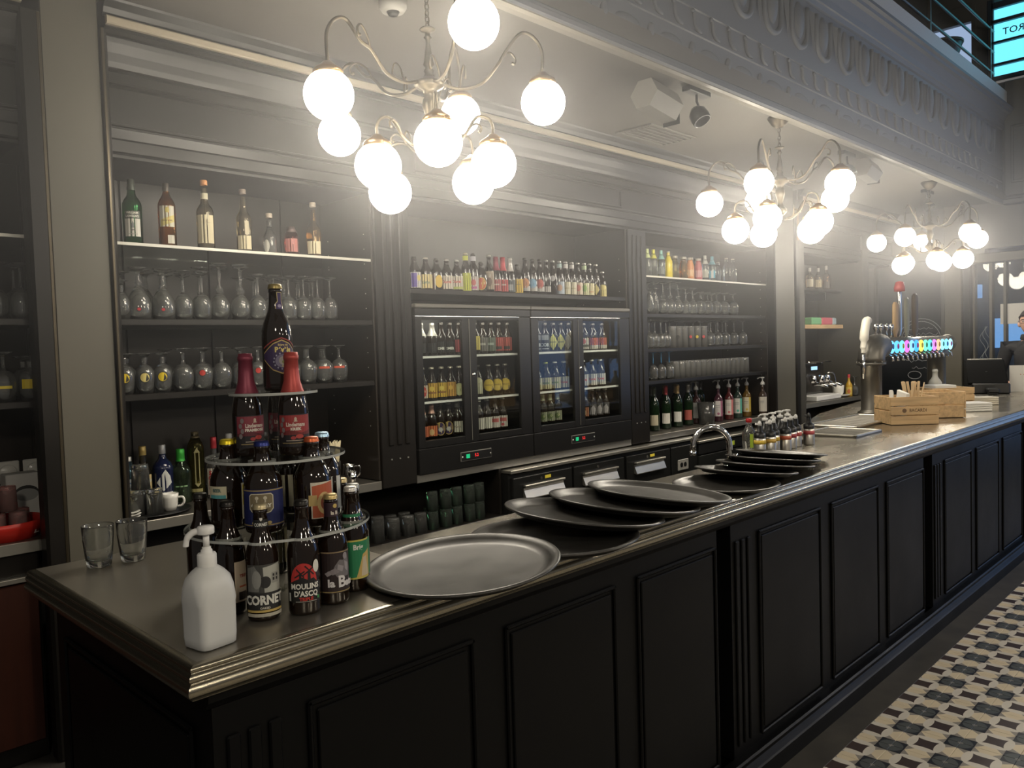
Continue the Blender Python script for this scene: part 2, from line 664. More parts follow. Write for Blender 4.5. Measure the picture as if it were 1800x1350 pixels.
# ---- walls
w = struct('wall_back', MB().box(-1.2, XE, YB, YB + 0.12, 0, ZC), BROWNW, 'dark brown panelled wall behind the shelves')
for i, x in enumerate([-0.4, 0.1, 0.6, 1.1, 1.55, 2.0, 2.45]):
    obj('plank', MB().bbox(x + 0.004, x + (0.446 if x > 1 else 0.496), YB - 0.012, YB - 0.001, 0.94, 2.60, 0.002), BROWNW, w)
struct('wall_left', MB().box(-1.3, -1.2, 2.5, YB + 0.1, 0, ZC), BROWNW, 'dark side wall at the left end of the back bar')
struct('ceiling', MB().box(-1.3, XE, 2.50, YB + 0.12, ZC, ZC + 0.12), CEILP, 'grey ceiling above the bar carrying the chandeliers')

CORN = [(3.90, 2.60), (3.772, 2.60), (3.766, 2.605), (3.766, 2.655), (3.755, 2.66), (3.745, 2.70), (3.755, 2.705), (3.755, 2.711), (3.747, 2.716), (3.747, 2.725), (3.768, 2.732), (3.768, 2.885), (3.748, 2.892), (3.752, 2.90), (3.742, 2.905), (3.742, 2.945), (3.728, 2.952), (3.732, 2.962), (3.724, 2.985), (3.715, 3.02), (3.70, 3.06), (3.694, 3.08), (3.70, 3.085), (3.69, 3.09), (3.69, 3.11), (3.67, 3.113), (3.67, 3.12)]
CORN2 = [(3.67, 3.155), (3.70, 3.158), (3.705, 3.17), (3.69, 3.178), (3.68, 3.20), (3.66, 3.225), (3.655, ZC), (3.90, ZC)]
RAIL_GLINT = mat('rail_glint', (0.52, 0.45, 0.34), 0.38, 0.5)  # lamp reflection on the black cornice edge, put into a pale material
for k, (a, b) in enumerate(((-1.2, 0.985), (1.305, 7.49), (8.1, XE - 0.02))):
    t = struct('trim_%d' % (k + 1), MB().extrude_x(CORN + CORN2, a, b), BLACKW, ('black moulded cornice left of the grey pillar', 'long black moulded cornice above shelves and fridges', 'black cornice past the far grey pillar')[k])
    obj('rail', MB().extrude_x([(3.672, 3.118), (3.655, 3.119), (3.648, 3.126), (3.648, 3.149), (3.655, 3.156), (3.672, 3.157)], a, b, smooth=False), RAIL_GLINT, t)  # strip shaped as the bright highlight along the cornice
    obj('soffit', MB().box(a, b, 3.80, YB - 0.013, 2.585, 2.605), BLACKW, t)

# grey pillars with black chamfered jamb boards
for k, (xa, xb, ja, jb) in enumerate(((1.06, 1.285, (0.975, 1.055), (1.29, 1.318)), (7.51, 7.935, (7.485, 7.505), (7.94, 8.03)))):
    p = struct('pillar', MB().bbox(xa, xb, 3.70, 3.99 if k == 0 else YB + 0.02, 0.0, ZC, 0.004), GREYP, ('wide grey painted pillar at the near left', 'grey pillar right of the tall drinking glass shelves')[k])
    for (a, b) in (ja, jb):
        y0 = 3.685
        m = MB().extrude_x([(a + 0.0, y0 + 0.012), (a + 0.012, y0), (b - 0.012, y0), (b, y0 + 0.012), (b, YF + (-0.006 if k == 0 and (a, b) == ja else 0.1)), (a, YF + (-0.006 if k == 0 and (a, b) == ja else 0.1))], 0.0, 3.108)
        m.v = [(y, z, x) for x, y, z in m.v]
        obj('jamb_board', m, BLACKW, p)
        e = b if (a, b) == ja else a
        if k == 0:
            e0 = (b - 0.012) if (a, b) == ja else (a + 0.0)
            obj('edge_glint', MB().bbox(e0 - 0.001, e0 + 0.013, y0 - 0.002, y0 + 0.011, 0.0, 3.108, 0.003), mat('jamb_glint', (0.11, 0.09, 0.06), 0.3, 0.8), p)  # lamp highlight on the black chamfer, modelled as a bronze strip
        else:
            obj('edge_glint', MB().bbox(b - 0.05, b - 0.005, y0 - 0.004, y0 + 0.01, 2.70, 3.02, 0.003), BRASSL, p) if (a, b) == jb else None  # short brass strip standing for the lamp glint high on this jamb
struct('pillar', MB().bbox(8.09, 8.24, 3.73, YB + 0.02, 0, ZC, 0.004), mat('dim_grey_paint', (0.06, 0.056, 0.046), 0.5), 'narrow grey post just past the far pillar')
struct('pillar', MB().bbox(9.86, 10.04, 3.74, YB + 0.02, 0, ZC, 0.004), MATS['dim_grey_paint'], 'grey post left of the chalked black pane')

# ---- entablature over the bar front
BEAM = [(2.66, ZC + 0.005), (2.60, 3.225), (2.56, 3.212), (2.52, 3.195), (2.488, 3.195), (2.48, 3.205), (2.48, 3.228), (2.492, 3.236), (2.492, 3.25), (2.515, 3.275), (2.515, 3.455), (2.507, 3.46), (2.507, 3.472), (2.515, 3.478), (2.515, 3.60), (2.507, 3.605), (2.507, 3.635), (2.515, 3.64), (2.515, 4.06), (2.50, 4.07), (2.49, 4.10), (2.48, 4.105), (2.47, 4.15), (2.43, 4.205), (2.40, 4.215), (2.395, 4.24), (2.37, 4.25), (2.37, 4.275), (2.66, 4.275)]
XB0 = 1.2
bm_o = struct('wall_entablature', MB().extrude_x(BEAM, XB0, XE), BEAMP, 'grey moulded beam with relief ornament above the bar')
obj('soffit_strip', MB().extrude_x([(2.60, 3.228), (2.60, 3.212), (2.52, 3.188), (2.49, 3.188), (2.49, 3.20)], XB0, XE), mat('pale_trim_paint', (0.30, 0.28, 0.24), 0.35), bm_o)


def egg():
    mb = MB()
    out = [(-0.125, 4.02), (-0.12, 3.86), (-0.09, 3.76), (0, 3.72), (0.09, 3.76), (0.12, 3.86), (0.125, 4.02)]
    mb.tube([(x, 2.512, z) for x, z in catmull([(a, b, 0) for a, b in out], 4) and [(p.x, p.y) for p in catmull([(a, b, 0) for a, b in out], 4)]], 0.021, 6)
    return mb


def egg_core():
    mb = MB()
    mb.ball((0, 0, 0), 0.075, 14, 8, zs=1.75)
    mb.v = [(x, 2.52 + y * 0.45, 3.905 + z) for x, y, z in mb.v]
    return mb


def dart():
    mb = MB()
    mb.add([(-0.035, 2.514, 4.02), (0.035, 2.514, 4.02), (0, 2.485, 4.0), (0, 2.50, 3.73)], [(0, 2, 3), (2, 1, 3), (0, 1, 2)])
    return mb


e1, e2, e3 = egg().mesh('egg_frame', BEAMP), egg_core().mesh('egg_core', BEAMP), dart().mesh('dart', BEAMP)
for k in range(17):
    x = 4.72 + 0.40 * k - 0.0
    if x < XE - 0.3:
        link('egg_frame', e1, bm_o, (x, 0, 0))
        link('egg_core', e2, bm_o, (x, 0, 0))
        link('dart', e3, bm_o, (x + 0.2, 0, 0))
hk = MB().tube([(p.x, 2.510, p.y) for p in catmull([(-0.05, 3.588, 0), (-0.03, 3.585, 0), (-0.022, 3.56, 0), (-0.018, 3.52, 0), (0.01, 3.492, 0), (0.055, 3.484, 0)], 4)], [0.006] + [0.013] * 18 + [0.008] * 2, 6).mesh('hook_ornament', BEAMP)
for k in range(34):
    x = 3.36 + 0.202 * k
    if x < XE - 0.2:
        link('hook_ornament', hk, bm_o, (x, 0, 0))
lv = MB().ball((0, 0, 0), 0.12, 16, 8, zs=0.36)
lv.v = [(x, 2.52 + y * 0.12, 3.365 + z + 0.1 * 0) for x, y, z in lv.v]
lv = lv.mesh('leaf_oval', BEAMP)
bd = MB().ball((0, 0, 0), 0.032, 12, 8, zs=1.5)
bd.v = [(x + 0.15 * z, 2.515 + y * 0.6, 3.365 + z) for x, y, z in bd.v]
bd = bd.mesh('bud', BEAMP)
for k in range(20):
    x = 2.68 + 0.41 * k
    if x < XE - 0.3:
        link('leaf_oval', lv, bm_o, (x, 0, 0))
        link('bud', bd, bm_o, (x + 0.205, 0, 0))
struct('wall_parapet', MB().bbox(XB0, XE, 2.44, 2.62, 4.276, 4.485, 0.006), PARAP, 'pale balcony parapet on top of the moulded beam')
struct('trim_4', MB().box(-1.3, XE, 2.63, 6.0, 4.2, 4.275), BEAMP, 'floor slab of the balcony behind the parapet')

# ---- end wall with its windows
ENDP = mat('end_wall_grey', (0.11, 0.108, 0.10), 0.5)
we = struct('wall_right', MB().box(XE, XE + 0.2, 1.2, 2.70, 2.70, 4.62).box(XE, XE + 0.2, 2.70, 6.0, ZC + 0.01, 4.3).box(XE, XE + 0.2, 1.2, 6.0, 5.62, 7.0).box(XE, XE + 0.2, 2.62, 2.81, 4.3, 5.62).box(XE, XE + 0.2, 3.30, 6.0, 4.3, 5.62).box(XE, XE + 0.2, 2.81, 3.3, 4.3, 4.40).box(XE, XE + 0.2, 1.2, 6.0, 0.0, 0.45).box(XE, XE + 0.2, 3.99, 4.35, 0.45, ZC).box(XE, XE + 0.2, 2.70, 4.0, 2.62, ZC), ENDP, 'far end wall with tall windows')
obj('pilaster_block', MB().bbox(XE - 0.10, XE - 0.001, 1.5, 2.47, 3.28, 4.60, 0.01), ENDP, we)
fr = MB()
for (y0, y1, z0, z1) in ((1.6, 2.40, 3.42, 3.45), (1.6, 2.40, 4.05, 4.08), (2.37, 2.40, 3.42, 4.08)):
    fr.bbox(XE - 0.115, XE - 0.101, y0, y1, z0, z1, 0.004)
obj('panel_moulding', fr, ENDP, we)
obj('string_course', MB().bbox(XE - 0.14, XE - 0.001, 1.2, 2.48, 3.18, 3.24, 0.01), ENDP, we)
obj('lintel', MB().bbox(XE - 0.08, XE - 0.001, 1.2, 2.86, 2.53, 2.64, 0.008), GREYP, we)
p = struct('pillar', MB().bbox(XE - 0.16, XE + 0.1, 2.915, 3.10, 0, ZC - 0.001, 0.005), GREYP, 'grey end wall pillar between black pane and street window')
obj('jamb_board', MB().bbox(XE - 0.10, XE + 0.08, 2.835, 2.912, 0, 2.53, 0.006), BLACKM, p)
# chalked dark pane
wn = struct('window_3', MB().box(XE + 0.06, XE + 0.075, 3.19, 3.98, 0.45, 2.62), mat('chalk_pane', (0.015, 0.017, 0.02), 0.12), 'black pane with white chalk lettering on the end wall')
obj('window_frame', MB().bbox(XE - 0.02, XE + 0.1, 3.10, 3.185, 0.45, 2.62, 0.004).bbox(XE - 0.02, XE + 0.1, 3.96, 3.99, 0.45, 2.62, 0.004), MATS['dim_grey_paint'], wn)
ch = MB()
CHK = paint((0.42, 0.43, 0.44), 0.8)


def wall_tube(mb, pts, r=0.004):
    mb.tube([(XE + 0.056, y, z) for y, z in pts], r, 5)


for r0, z0 in ((0.27, 1.62), (0.235, 1.62)):
    wall_tube(ch, [(3.44 + r0 * cos(a), z0 + 0.28 * (r0 / 0.27) * sin(a)) for a in [pi * (0.08 + 0.84 * t / 14) for t in range(15)]])
for z, a, b in ((1.78, 3.30, 3.62), (1.70, 3.24, 3.66), (1.52, 3.26, 3.64), (1.44, 3.3, 3.6), (1.36, 3.28, 3.66), (1.28, 3.3, 3.55)):
    y = a
    pts = []
    while y < b:
        pts.append((y, z + random.uniform(-0.02, 0.02)))
        y += 0.025
    wall_tube(ch, pts, 0.003)
wall_tube(ch, [(3.52 + 0.08 * cos(a), 1.18 + 0.05 * sin(a)) for a in [2 * pi * t / 14 for t in range(15)]])
obj('chalk_lettering', ch, CHK, wn)
# street window (ground level)
wn = struct('window_2', MB().box(XE + 0.06, XE + 0.07, 1.2, 2.83, 0.45, 2.53), PANE, 'dark street window at the far right end')
obj('window_frame', MB().bbox(XE - 0.01, XE + 0.1, 2.62, 2.655, 0.45, 2.53, 0.004).bbox(XE - 0.01, XE + 0.1, 2.475, 2.505, 0.45, 2.53, 0.004).bbox(XE - 0.01, XE + 0.1, 2.805, 2.832, 0.45, 2.53, 0.004).bbox(XE - 0.01, XE + 0.1, 2.655, 2.805, 1.30, 1.33, 0.004).bbox(XE - 0.01, XE + 0.1, 2.02, 2.06, 0.45, 2.53, 0.004), GREYP, wn)
orn = MB()
for k in range(3):
    orn.tube([(XE + 0.05, 2.68 + 0.05 * k * 0.6 + 0.03 * sin(t * 0.7 + k), 1.38 + 0.03 * t) for t in range(14)], 0.004, 5)
obj('etched_ornament', orn, paint((0.25, 0.27, 0.28), 0.7), wn)
tag(obj('notice_sheet', MB().box(XE + 0.045, XE + 0.052, 2.24, 2.548, 1.79, 2.03), PAPER), 'pale paper notice stuck to the street window', 'notice')
# the dusky street outside
struct('wall_street', MB().box(15.0, 15.2, 0.5, 6.5, 0.0, 5.6), mat('street_facade', (0.10, 0.11, 0.13), 0.7, noise=0.6, nscale=(1, 2, 1.3)), 'dim house front across the street')
tag(obj('lit_shopfront', MB().box(14.9, 14.99, 2.2, 3.63, 1.45, 1.93).box(14.9, 14.99, 3.75, 3.98, 2.28, 2.50), emis('blue_lit_sign', (0.13, 0.30, 0.62), 1.0)), 'blue lit shop window seen through the street window', 'shop window')
tag(obj('wall_lantern', MB().ball((14.6, 2.86, 2.55), 0.11, 16, 10).box(14.6, 14.99, 2.85, 2.87, 2.54, 2.56), emis('street_lamp', (1.0, 0.85, 0.55), 1.3)), 'round warm street lantern outside the window', 'lamp')
# upper windows
w1 = struct('window_1', MB().box(XE + 0.05, XE + 0.06, 1.2, 2.62, 4.68, 5.56), emis('daylit_pane', (0.16, 0.72, 0.95), 1.05), 'bright cyan upper window with mirrored lettering')
wf = MB()
for z0, z1 in ((4.66, 4.705), (4.825, 4.855), (5.085, 5.112), (5.32, 5.36), (5.49, 5.56)):
    wf.bbox(XE - 0.01, XE + 0.045, 1.2, 2.62, z0, z1, 0.004)
wf.bbox(XE - 0.01, XE + 0.045, 2.60, 2.66, 4.66, 5.6, 0.004)
obj('window_frame', wf, mat('window_frame_dark', (0.03, 0.045, 0.06), 0.5), w1)
vs, fs = text_flat('BISTROT', 0.11, 0.001, 1.0)
tm = MB().add([(XE + 0.045, 2.30 + x * 1.0, 5.215 + y) for x, y in vs], fs)
me = bpy.data.meshes.new('lettering')
me.from_pydata(tm.v, [], tm.f)
me.materials.append(paint((0.02, 0.10, 0.16), 0.6))
link('lettering', me, w1)
w4 = struct('window_4', MB().box(XE + 0.08, XE + 0.09, 2.81, 3.3, 4.40, 5.62), emis('pale_pane', (0.30, 0.40, 0.58), 0.8), 'pale balcony window with a slanting frame')
obj('window_frame', MB().bbox(XE - 0.01, XE + 0.07, 2.78, 2.83, 4.4, 5.62, 0.004).bbox(XE - 0.01, XE + 0.07, 3.27, 3.31, 4.4, 5.62, 0.004).bbox(XE - 0.01, XE + 0.07, 2.83, 3.27, 5.42, 5.62, 0.004), MATS['end_wall_grey'], w4)
struct('wall_upper', MB().box(3.0, XE, 4.9, 5.0, 4.3, 7.0), mat('upper_dark', (0.035, 0.04, 0.048), 0.7), 'dark wall behind the balcony')
rl = thing('balcony_railing', 'thin horizontal steel rails above the pale parapet', 'railing', (0, 0, 0))
for z in (4.74, 4.99, 5.23):
    obj('rail', MB().tube([(5.5, 2.60, z), (XE, 2.60, z)], 0.014, 8), PEWTER, rl)
for x in (6.2, 8.6, 10.75):
    obj('post', MB().bbox(x - 0.02, x + 0.02, 2.585, 2.615, 4.486, 5.26, 0.003), PEWTER, rl)
lp = thing('lamp_bowl', 'dark round bowl lamp with brass rim behind the balcony rails', 'lamp', (10.3, 2.97, 0))
obj('bowl', MB().lathe([(0, 4.80), (0.10, 4.83), (0.17, 4.92), (0.205, 5.03), (0.2, 5.035), (0.0, 5.0)], 24), mat('lamp_black', (0.02, 0.02, 0.022), 0.3), lp)
obj('rim', MB().lathe([(0.203, 5.03), (0.212, 5.03), (0.212, 5.055), (0.203, 5.055)], 24), BRASS, lp)
obj('stem', MB().cyl((0, 0, 4.275), 0.02, 0.53, 10), BLACKM, lp)
for i, (x, y, z, h, l) in enumerate(((9.2, 3.6, 4.276, 1.1, 'dark slim cabinet standing behind the balcony rails'), (8.5, 3.3, 4.276, 1.3, 'dark post lamp case standing further back on the balcony'))):
    t = thing('balcony_cabinet', l, 'cabinet', (x, y, z))
    obj('body', MB().bbox(-0.12, 0.12, -0.12, 0.12, 0, h, 0.01), mat('cabinet_grey', (0.12, 0.12, 0.125), 0.5), t)
    obj('door', MB().bbox(-0.10, 0.10, -0.135, -0.121, 0.04, h - 0.04, 0.004), PEWTER, t)

# glowing pane added unseen right of the frame, for bluish light on the bar
w5 = struct('added_pane', MB().box(XE + 0.05, XE + 0.06, -3.0, 1.18, 0.5, 5.6), emis('blue_light_pane', (0.30, 0.52, 1.0), PANE_L), 'added glowing blue pane, unseen beyond the frame, lighting the bar')
obj('window_frame', MB().box(XE - 0.02, XE + 0.04, -3.1, -3.0, 0.4, 5.7).box(XE - 0.02, XE + 0.04, -0.95, -0.88, 0.5, 5.6).box(XE - 0.02, XE + 0.04, -3.0, 1.18, 2.6, 2.68), MATS['window_frame_dark'], w5)

# ---- lens glare round the lamps, imitated by a scattering volume
hm = bpy.data.materials.new('glare_veil')
hm.use_nodes = True
nt = hm.node_tree
nt.nodes.remove(nt.nodes['Principled BSDF'])
vsn = nt.nodes.new('ShaderNodeVolumeScatter')
vsn.inputs['Color'].default_value = (0.98, 0.98, 1.0, 1)
hg = nt.nodes.new('ShaderNodeNewGeometry')
hs = nt.nodes.new('ShaderNodeSeparateXYZ')
hr = nt.nodes.new('ShaderNodeMapRange')
hr.interpolation_type = 'SMOOTHSTEP'
hr.inputs[1].default_value = 1.35
hr.inputs[2].default_value = 2.45
hr.inputs[3].default_value = 0.0
hr.inputs[4].default_value = VEIL_D
nt.links.new(hg.outputs['Position'], hs.inputs[0])
nt.links.new(hs.outputs[2], hr.inputs[0])
nt.links.new(hr.outputs[0], vsn.inputs['Density'])
vsn.inputs['Anisotropy'].default_value = 0.4
nt.links.new(vsn.outputs[0], nt.nodes['Material Output'].inputs['Volume'])
tag(obj('glare_veil', MB().box(0.3, XE - 0.2, 1.2, 3.66, 1.35, 3.18), hm), 'thin scattering volume imitating lens glare round the chandeliers', 'glare_veil', None, 'stuff')

# ================================================================== CHANDELIERS
def chandelier(label, hub, up, lo, tilt=0.0):
    hx, hy = hub
    t = thing('chandelier', label, 'chandelier', (hx, hy, ZC), 0, 'chandeliers over the bar')
    z0 = -ZC
    can = MB().lathe([(0, 0), (0.075, 0), (0.078, -0.008), (0.072, -0.02), (0.05, -0.055), (0.022, -0.075), (0, -0.078)], 24)
    obj('canopy', can, BRASS, t)
    ch = MB()
    zt, n = -0.075, 5
    for i in range(n):
        z = zt - 0.018 - i * 0.026
        ch.tube([(0.010 * cos(a) * (1 if i % 2 else 0), 0.010 * cos(a) * (0 if i % 2 else 1), z + 0.018 * sin(a)) for a in [2 * pi * k / 10 for k in range(11)]], 0.003, 5)
    obj('chain', ch, BRASS, t)
    UZ, LZ = 2.80 - ZC, 2.585 - ZC
    st = [(0, -0.20), (0.010, -0.203), (0.03, -0.208), (0.034, -0.213), (0.03, -0.218), (0.009, -0.224), (0.012, -0.24), (0.018, -0.247), (0.010, -0.255), (0.009, -0.27), (0.020, -0.345), (0.024, -0.36), (0.014, -0.372), (0.022, -0.385), (0.018, -0.398), (0.035, -0.42), (0.062, -0.432), (0.066, -0.442), (0.055, -0.455), (0.03, -0.468), (0.022, -0.49), (0.030, -0.505), (0.034, -0.53), (0.022, -0.57), (0.016, -0.60), (0.028, -0.625), (0.045, -0.638), (0.047, -0.66), (0.03, -0.68), (0.012, -0.692), (0.016, -0.705), (0, -0.722)]
    obj('centre_stem', MB().lathe(st, 20), BRASS, t)
    for gs, hz, big in ((up, UZ, 1), (lo, LZ - 0.06, 0)):
        for g in gs:
            d = Vector((g[0] - hx, g[1] - hy, 0))
            R = d.length
            d.normalize()
            gz = g[2] - ZC
            top = gz + 0.125
            if big:
                prof = [(0.05, hz), (0.13, hz - 0.022), (0.22, hz + 0.0), (0.29, hz + 0.075), (0.34, max(top, hz) + 0.10), (0.40, max(top, hz) + 0.165), (R - 0.035, max(top, hz) + 0.15), (R, max(top, hz) + 0.09), (R, top)]
                prof = [(r * (R / 0.49) if 0.1 < r < R - 0.05 else r, z) for r, z in prof]
            else:
                k = R / 0.27
                prof = [(0.04, hz + 0.0), (0.10 * k, hz + 0.012), (0.15 * k, hz + 0.05), (0.20 * k, max(hz + 0.055, top + 0.075)), (R - 0.02, max(hz + 0.05, top + 0.07)), (R, top + 0.035), (R, top)]
            path = [Vector((d.x * r, d.y * r, z)) for r, z in prof]
            arm = obj('arm', MB().tube(catmull(path, 5), 0.0075 if big else 0.0065, 7), BRASS, t)
            # leaf scroll that springs from the arm
            i = 3 if big else 2
            b0 = path[i]
            s = 1.0 if big else 0.7
            scr = [(0, 0), (0.03, 0.05), (0.075, 0.075), (0.105, 0.055), (0.10, 0.03), (0.085, 0.033)]
            side = Vector((-d.y, d.x, 0))
            obj('scroll', MB().tube(catmull([b0 + d * (u * s * 0.85) + side * (u * s * 0.45) + Vector((0, 0, w * s - 0.004)) for u, w in scr], 4), [0.005] * 16 + [0.0055, 0.006, 0.007, 0.007, 0.006], 6), BRASS, arm)
            i = 1
            b0 = path[i]
            obj('scroll', MB().tube(catmull([b0 + d * (u * s * 0.2) - side * (u * s * 0.5) + Vector((0, 0, w * s * 1.2 - 0.004)) for u, w in scr], 4), [0.004] * 16 + [0.005, 0.0055, 0.006, 0.006, 0.005], 6), BRASS, arm)
            c = (d.x * R, d.y * R)
            gal = MB().lathe([(0, top + 0.004), (0.018, top), (0.03, top - 0.012), (0.052, top - 0.026), (0.058, top - 0.034), (0.058, top - 0.05), (0.052, top - 0.05), (0.05, top - 0.03), (0, top - 0.02)], 20, (c[0], c[1], 0))
            for a in (0.3, 2.4, 4.5):
                gal.cyl((c[0] + 0.055 * cos(a), c[1] + 0.055 * sin(a), top - 0.045), 0.004, 0.009, 6)
            obj('globe_holder', gal, BRASSL, arm)
            rg = 0.095
            pr = [(rg * sin(pi * q / 16) if q else 0, -rg * cos(pi * q / 16)) for q in range(14)] + [(0.046, 0.083)]
            obj('globe', MB().lathe(pr, 28, (c[0], c[1], gz)), GLOBE, arm)
    return t


chandelier('brass chandelier with ten white globes, the nearest and largest, partly cut by the frame', (2.225, 2.625),
           [(2.063, 2.171, 2.871), (2.61, 2.329, 2.726), (2.65, 2.901, 2.806), (2.095, 3.11, 2.664), (1.741, 2.646, 2.659)],
           [(2.073, 2.405, 2.486), (2.378, 2.409, 2.442), (2.508, 2.676, 2.427), (2.213, 2.906, 2.387), (1.992, 2.69, 2.434)])
chandelier('brass globe chandelier hanging in the middle, in front of the tall glass shelves', (5.395, 2.61),
           [(5.748, 2.96, 2.744), (5.177, 3.042, 2.675), (4.918, 2.524, 2.707), (5.296, 2.148, 2.688), (5.824, 2.4, 2.682)],
           [(5.562, 2.825, 2.459), (5.234, 2.871, 2.466), (5.124, 2.572, 2.504), (5.388, 2.335, 2.47), (5.649, 2.502, 2.455)])
chandelier('brass globe chandelier furthest away, above the beer tap and crates', (8.855, 2.69),
           [(9.306, 2.902, 2.677), (8.774, 3.183, 2.671), (8.37, 2.766, 2.655), (8.621, 2.26, 2.652), (9.198, 2.344, 2.646)],
           [(8.938, 2.961, 2.444), (8.637, 2.884, 2.402), (8.628, 2.556, 2.421), (8.943, 2.408, 2.436), (9.131, 2.661, 2.437)])

# ceiling projectors and spots
GREYL = mat('light_grey_metal', (0.30, 0.29, 0.26), 0.4)


def projector(label, x, y, z, s=1.0):
    t = thing('spotlight', label, 'spotlight', (x, y, z))
    b = MB()
    hexa = [(0.095 * cos(a), 0.095 * sin(a)) for a in [pi / 3 * k for k in range(6)]]
    b.prism(hexa, -0.14, 0.14)
    b.v = [(zz * s, xx * s, yy * s) for xx, yy, zz in b.v]
    M = Matrix.Rotation(radians(8), 4, 'Y')
    b.xf(Matrix.Translation((0, 0, -0.10)) @ M)
    obj('housing', b, GREYL, t)
    obj('bracket', MB().bbox(-0.03, 0.03, -0.02, 0.02, -0.02, 0.0, 0.003).bbox(-0.012, 0.012, -0.008, 0.008, -0.05, -0.02, 0.002), BLACKM, t)
    obj('barn_door', MB().bbox(0.145 * s, 0.152 * s, -0.06 * s, 0.06 * s, -0.22 * s, -0.10 * s, 0.002), BLACKM, t)
    return t


projector('grey hexagonal ceiling projector beside the near track spot', 4.12, 2.76, ZC - 0.005)
projector('small hexagonal ceiling projector between the two far chandeliers', 7.25, 2.70, ZC - 0.005, 0.9)


def track_spot(label, x, y, d=(0, -0.5, -0.85)):
    t = thing('track_spotlight', label, 'spotlight', (x, y, ZC))
    obj('base_plate', MB().bbox(-0.12, 0.12, -0.03, 0.03, -0.035, -0.001, 0.004), BLACKM, t)
    obj('neck', MB().tube([(0, 0, -0.03), (0.0, 0, -0.075), (0.02, 0, -0.10)], 0.008, 8), BLACKM, t)
    h = MB().lathe([(0, -0.055), (0.03, -0.05), (0.055, -0.02), (0.06, 0.02), (0.056, 0.05), (0.05, 0.05), (0.046, 0.02), (0, 0.015)], 20)
    h.xf(Matrix.Translation((0.02, 0, -0.155)) @ Vector((0, 0, 1)).rotation_difference(Vector(d)).to_matrix().to_4x4())
    obj('lamp_head', h, BLACKM, t)


track_spot('round black spotlight on a ceiling plate, near the beam', 4.40, 2.66)
track_spot('black spotlight beside the middle chandelier globes', 6.85, 2.72)
track_spot('black spotlight behind the furthest chandelier stem', 9.35, 2.86)
t = thing('smoke_detector', 'pale round ceiling detector at the top edge of the frame', 'detector', (2.256, 2.894, ZC))
obj('body', MB().lathe([(0, -0.05), (0.05, -0.048), (0.062, -0.03), (0.062, 0), (0, 0)], 24), GREYL, t)
obj('dome', MB().lathe([(0, -0.068), (0.02, -0.064), (0.03, -0.048), (0, -0.045)], 16), BLACKP, t)
t = thing('ceiling_vent', 'faint square air vent in the ceiling left of the middle chandelier', 'vent', (5.1, 3.43, ZC))
obj('vent_frame', MB().bbox(-0.3, 0.3, -0.16, -0.13, -0.012, -0.0005).bbox(-0.3, 0.3, 0.13, 0.16, -0.012, -0.0005).bbox(-0.3, -0.27, -0.13, 0.13, -0.012, -0.0005).bbox(0.27, 0.3, -0.13, 0.13, -0.012, -0.0005), CEILP, t)
for k in range(5):
    s = MB().bbox(-0.27, 0.27, -0.02, 0.02, -0.003, 0.003, 0.001)
    s.xf(Matrix.Translation((0, -0.1 + 0.05 * k, -0.008)) @ Matrix.Rotation(0.25, 4, 'X'))
    obj('slat', s, CEILP, t)

# ================================================================== THE BAR
BT = 1.10
top_poly = [(0.63, 1.475), (9.22, 1.475), (9.22, 2.6), (8.2, 2.84), (7.4, 2.85), (6.06, 2.64), (5.3, 2.42), (4.42, 2.20), (4.42, 1.945), (1.33, 1.945), (1.33, 2.50), (0.63, 2.50)]
bt = thing('bar_worktop', 'long dark metal bar top with a ridged front edge', 'worktop')
end_poly = [(0.63, 1.475), (1.33, 1.475), (1.33, 2.50), (0.63, 2.50)]
rest_poly = [(1.3305, 1.475)] + top_poly[1:10]
obj('end_sheet', MB().prism(end_poly, 1.04, BT), ZINC, bt)
obj('long_sheet', MB().prism(rest_poly, 1.04, BT - 0.0006), mat('worn_steel_top', (0.42, 0.385, 0.32), 0.25, 0.92, noise=0.12, nscale=(2, 5, 5), rvar=0.06), bt)
EP = [(0.0, BT), (0.014, BT), (0.0205, 1.0975), (0.0225, 1.0935), (0.0205, 1.0895), (0.0185, 1.0885), (0.0205, 1.0865), (0.0262, 1.0825), (0.0275, 1.0775), (0.0255, 1.0725), (0.0215, 1.0700), (0.0240, 1.0685), (0.0300, 1.0630), (0.0315, 1.0560), (0.0300, 1.0480), (0.0240, 1.0420), (0.0200, 1.0400), (0.0200, 1.0355), (0.0, 1.0355)]
vs, fs = [], []
X0, X1, Y0, Y1 = 0.63, 9.22, 1.475, 2.50
n = len(EP)
for d, z in EP:
    vs.append((X0 - d, Y1, z))
for d, z in EP:
    vs.append((X0 - d, Y0 - d, z))
for d, z in EP:
    vs.append((X1, Y0 - d, z))
for k in (0, 1):
    for i in range(n - 1):
        fs.append((k * n + i, k * n + i + 1, (k + 1) * n + i + 1, (k + 1) * n + i))
me_mb = MB().add(vs[:2 * n], [f for f in fs if max(f) < 2 * n], 0, True)
me_mb.add(vs[n:], [tuple(i - n for i in f) for f in fs if min(f) >= n], 0, True)
me = bpy.data.meshes.new('edge_moulding')
me.from_pydata(me_mb.v, [], me_mb.f)
me.materials.append(ZINCE)
me.polygons.foreach_set('use_smooth', [True] * len(me.polygons))
me.update()
link('edge_moulding', me, bt)

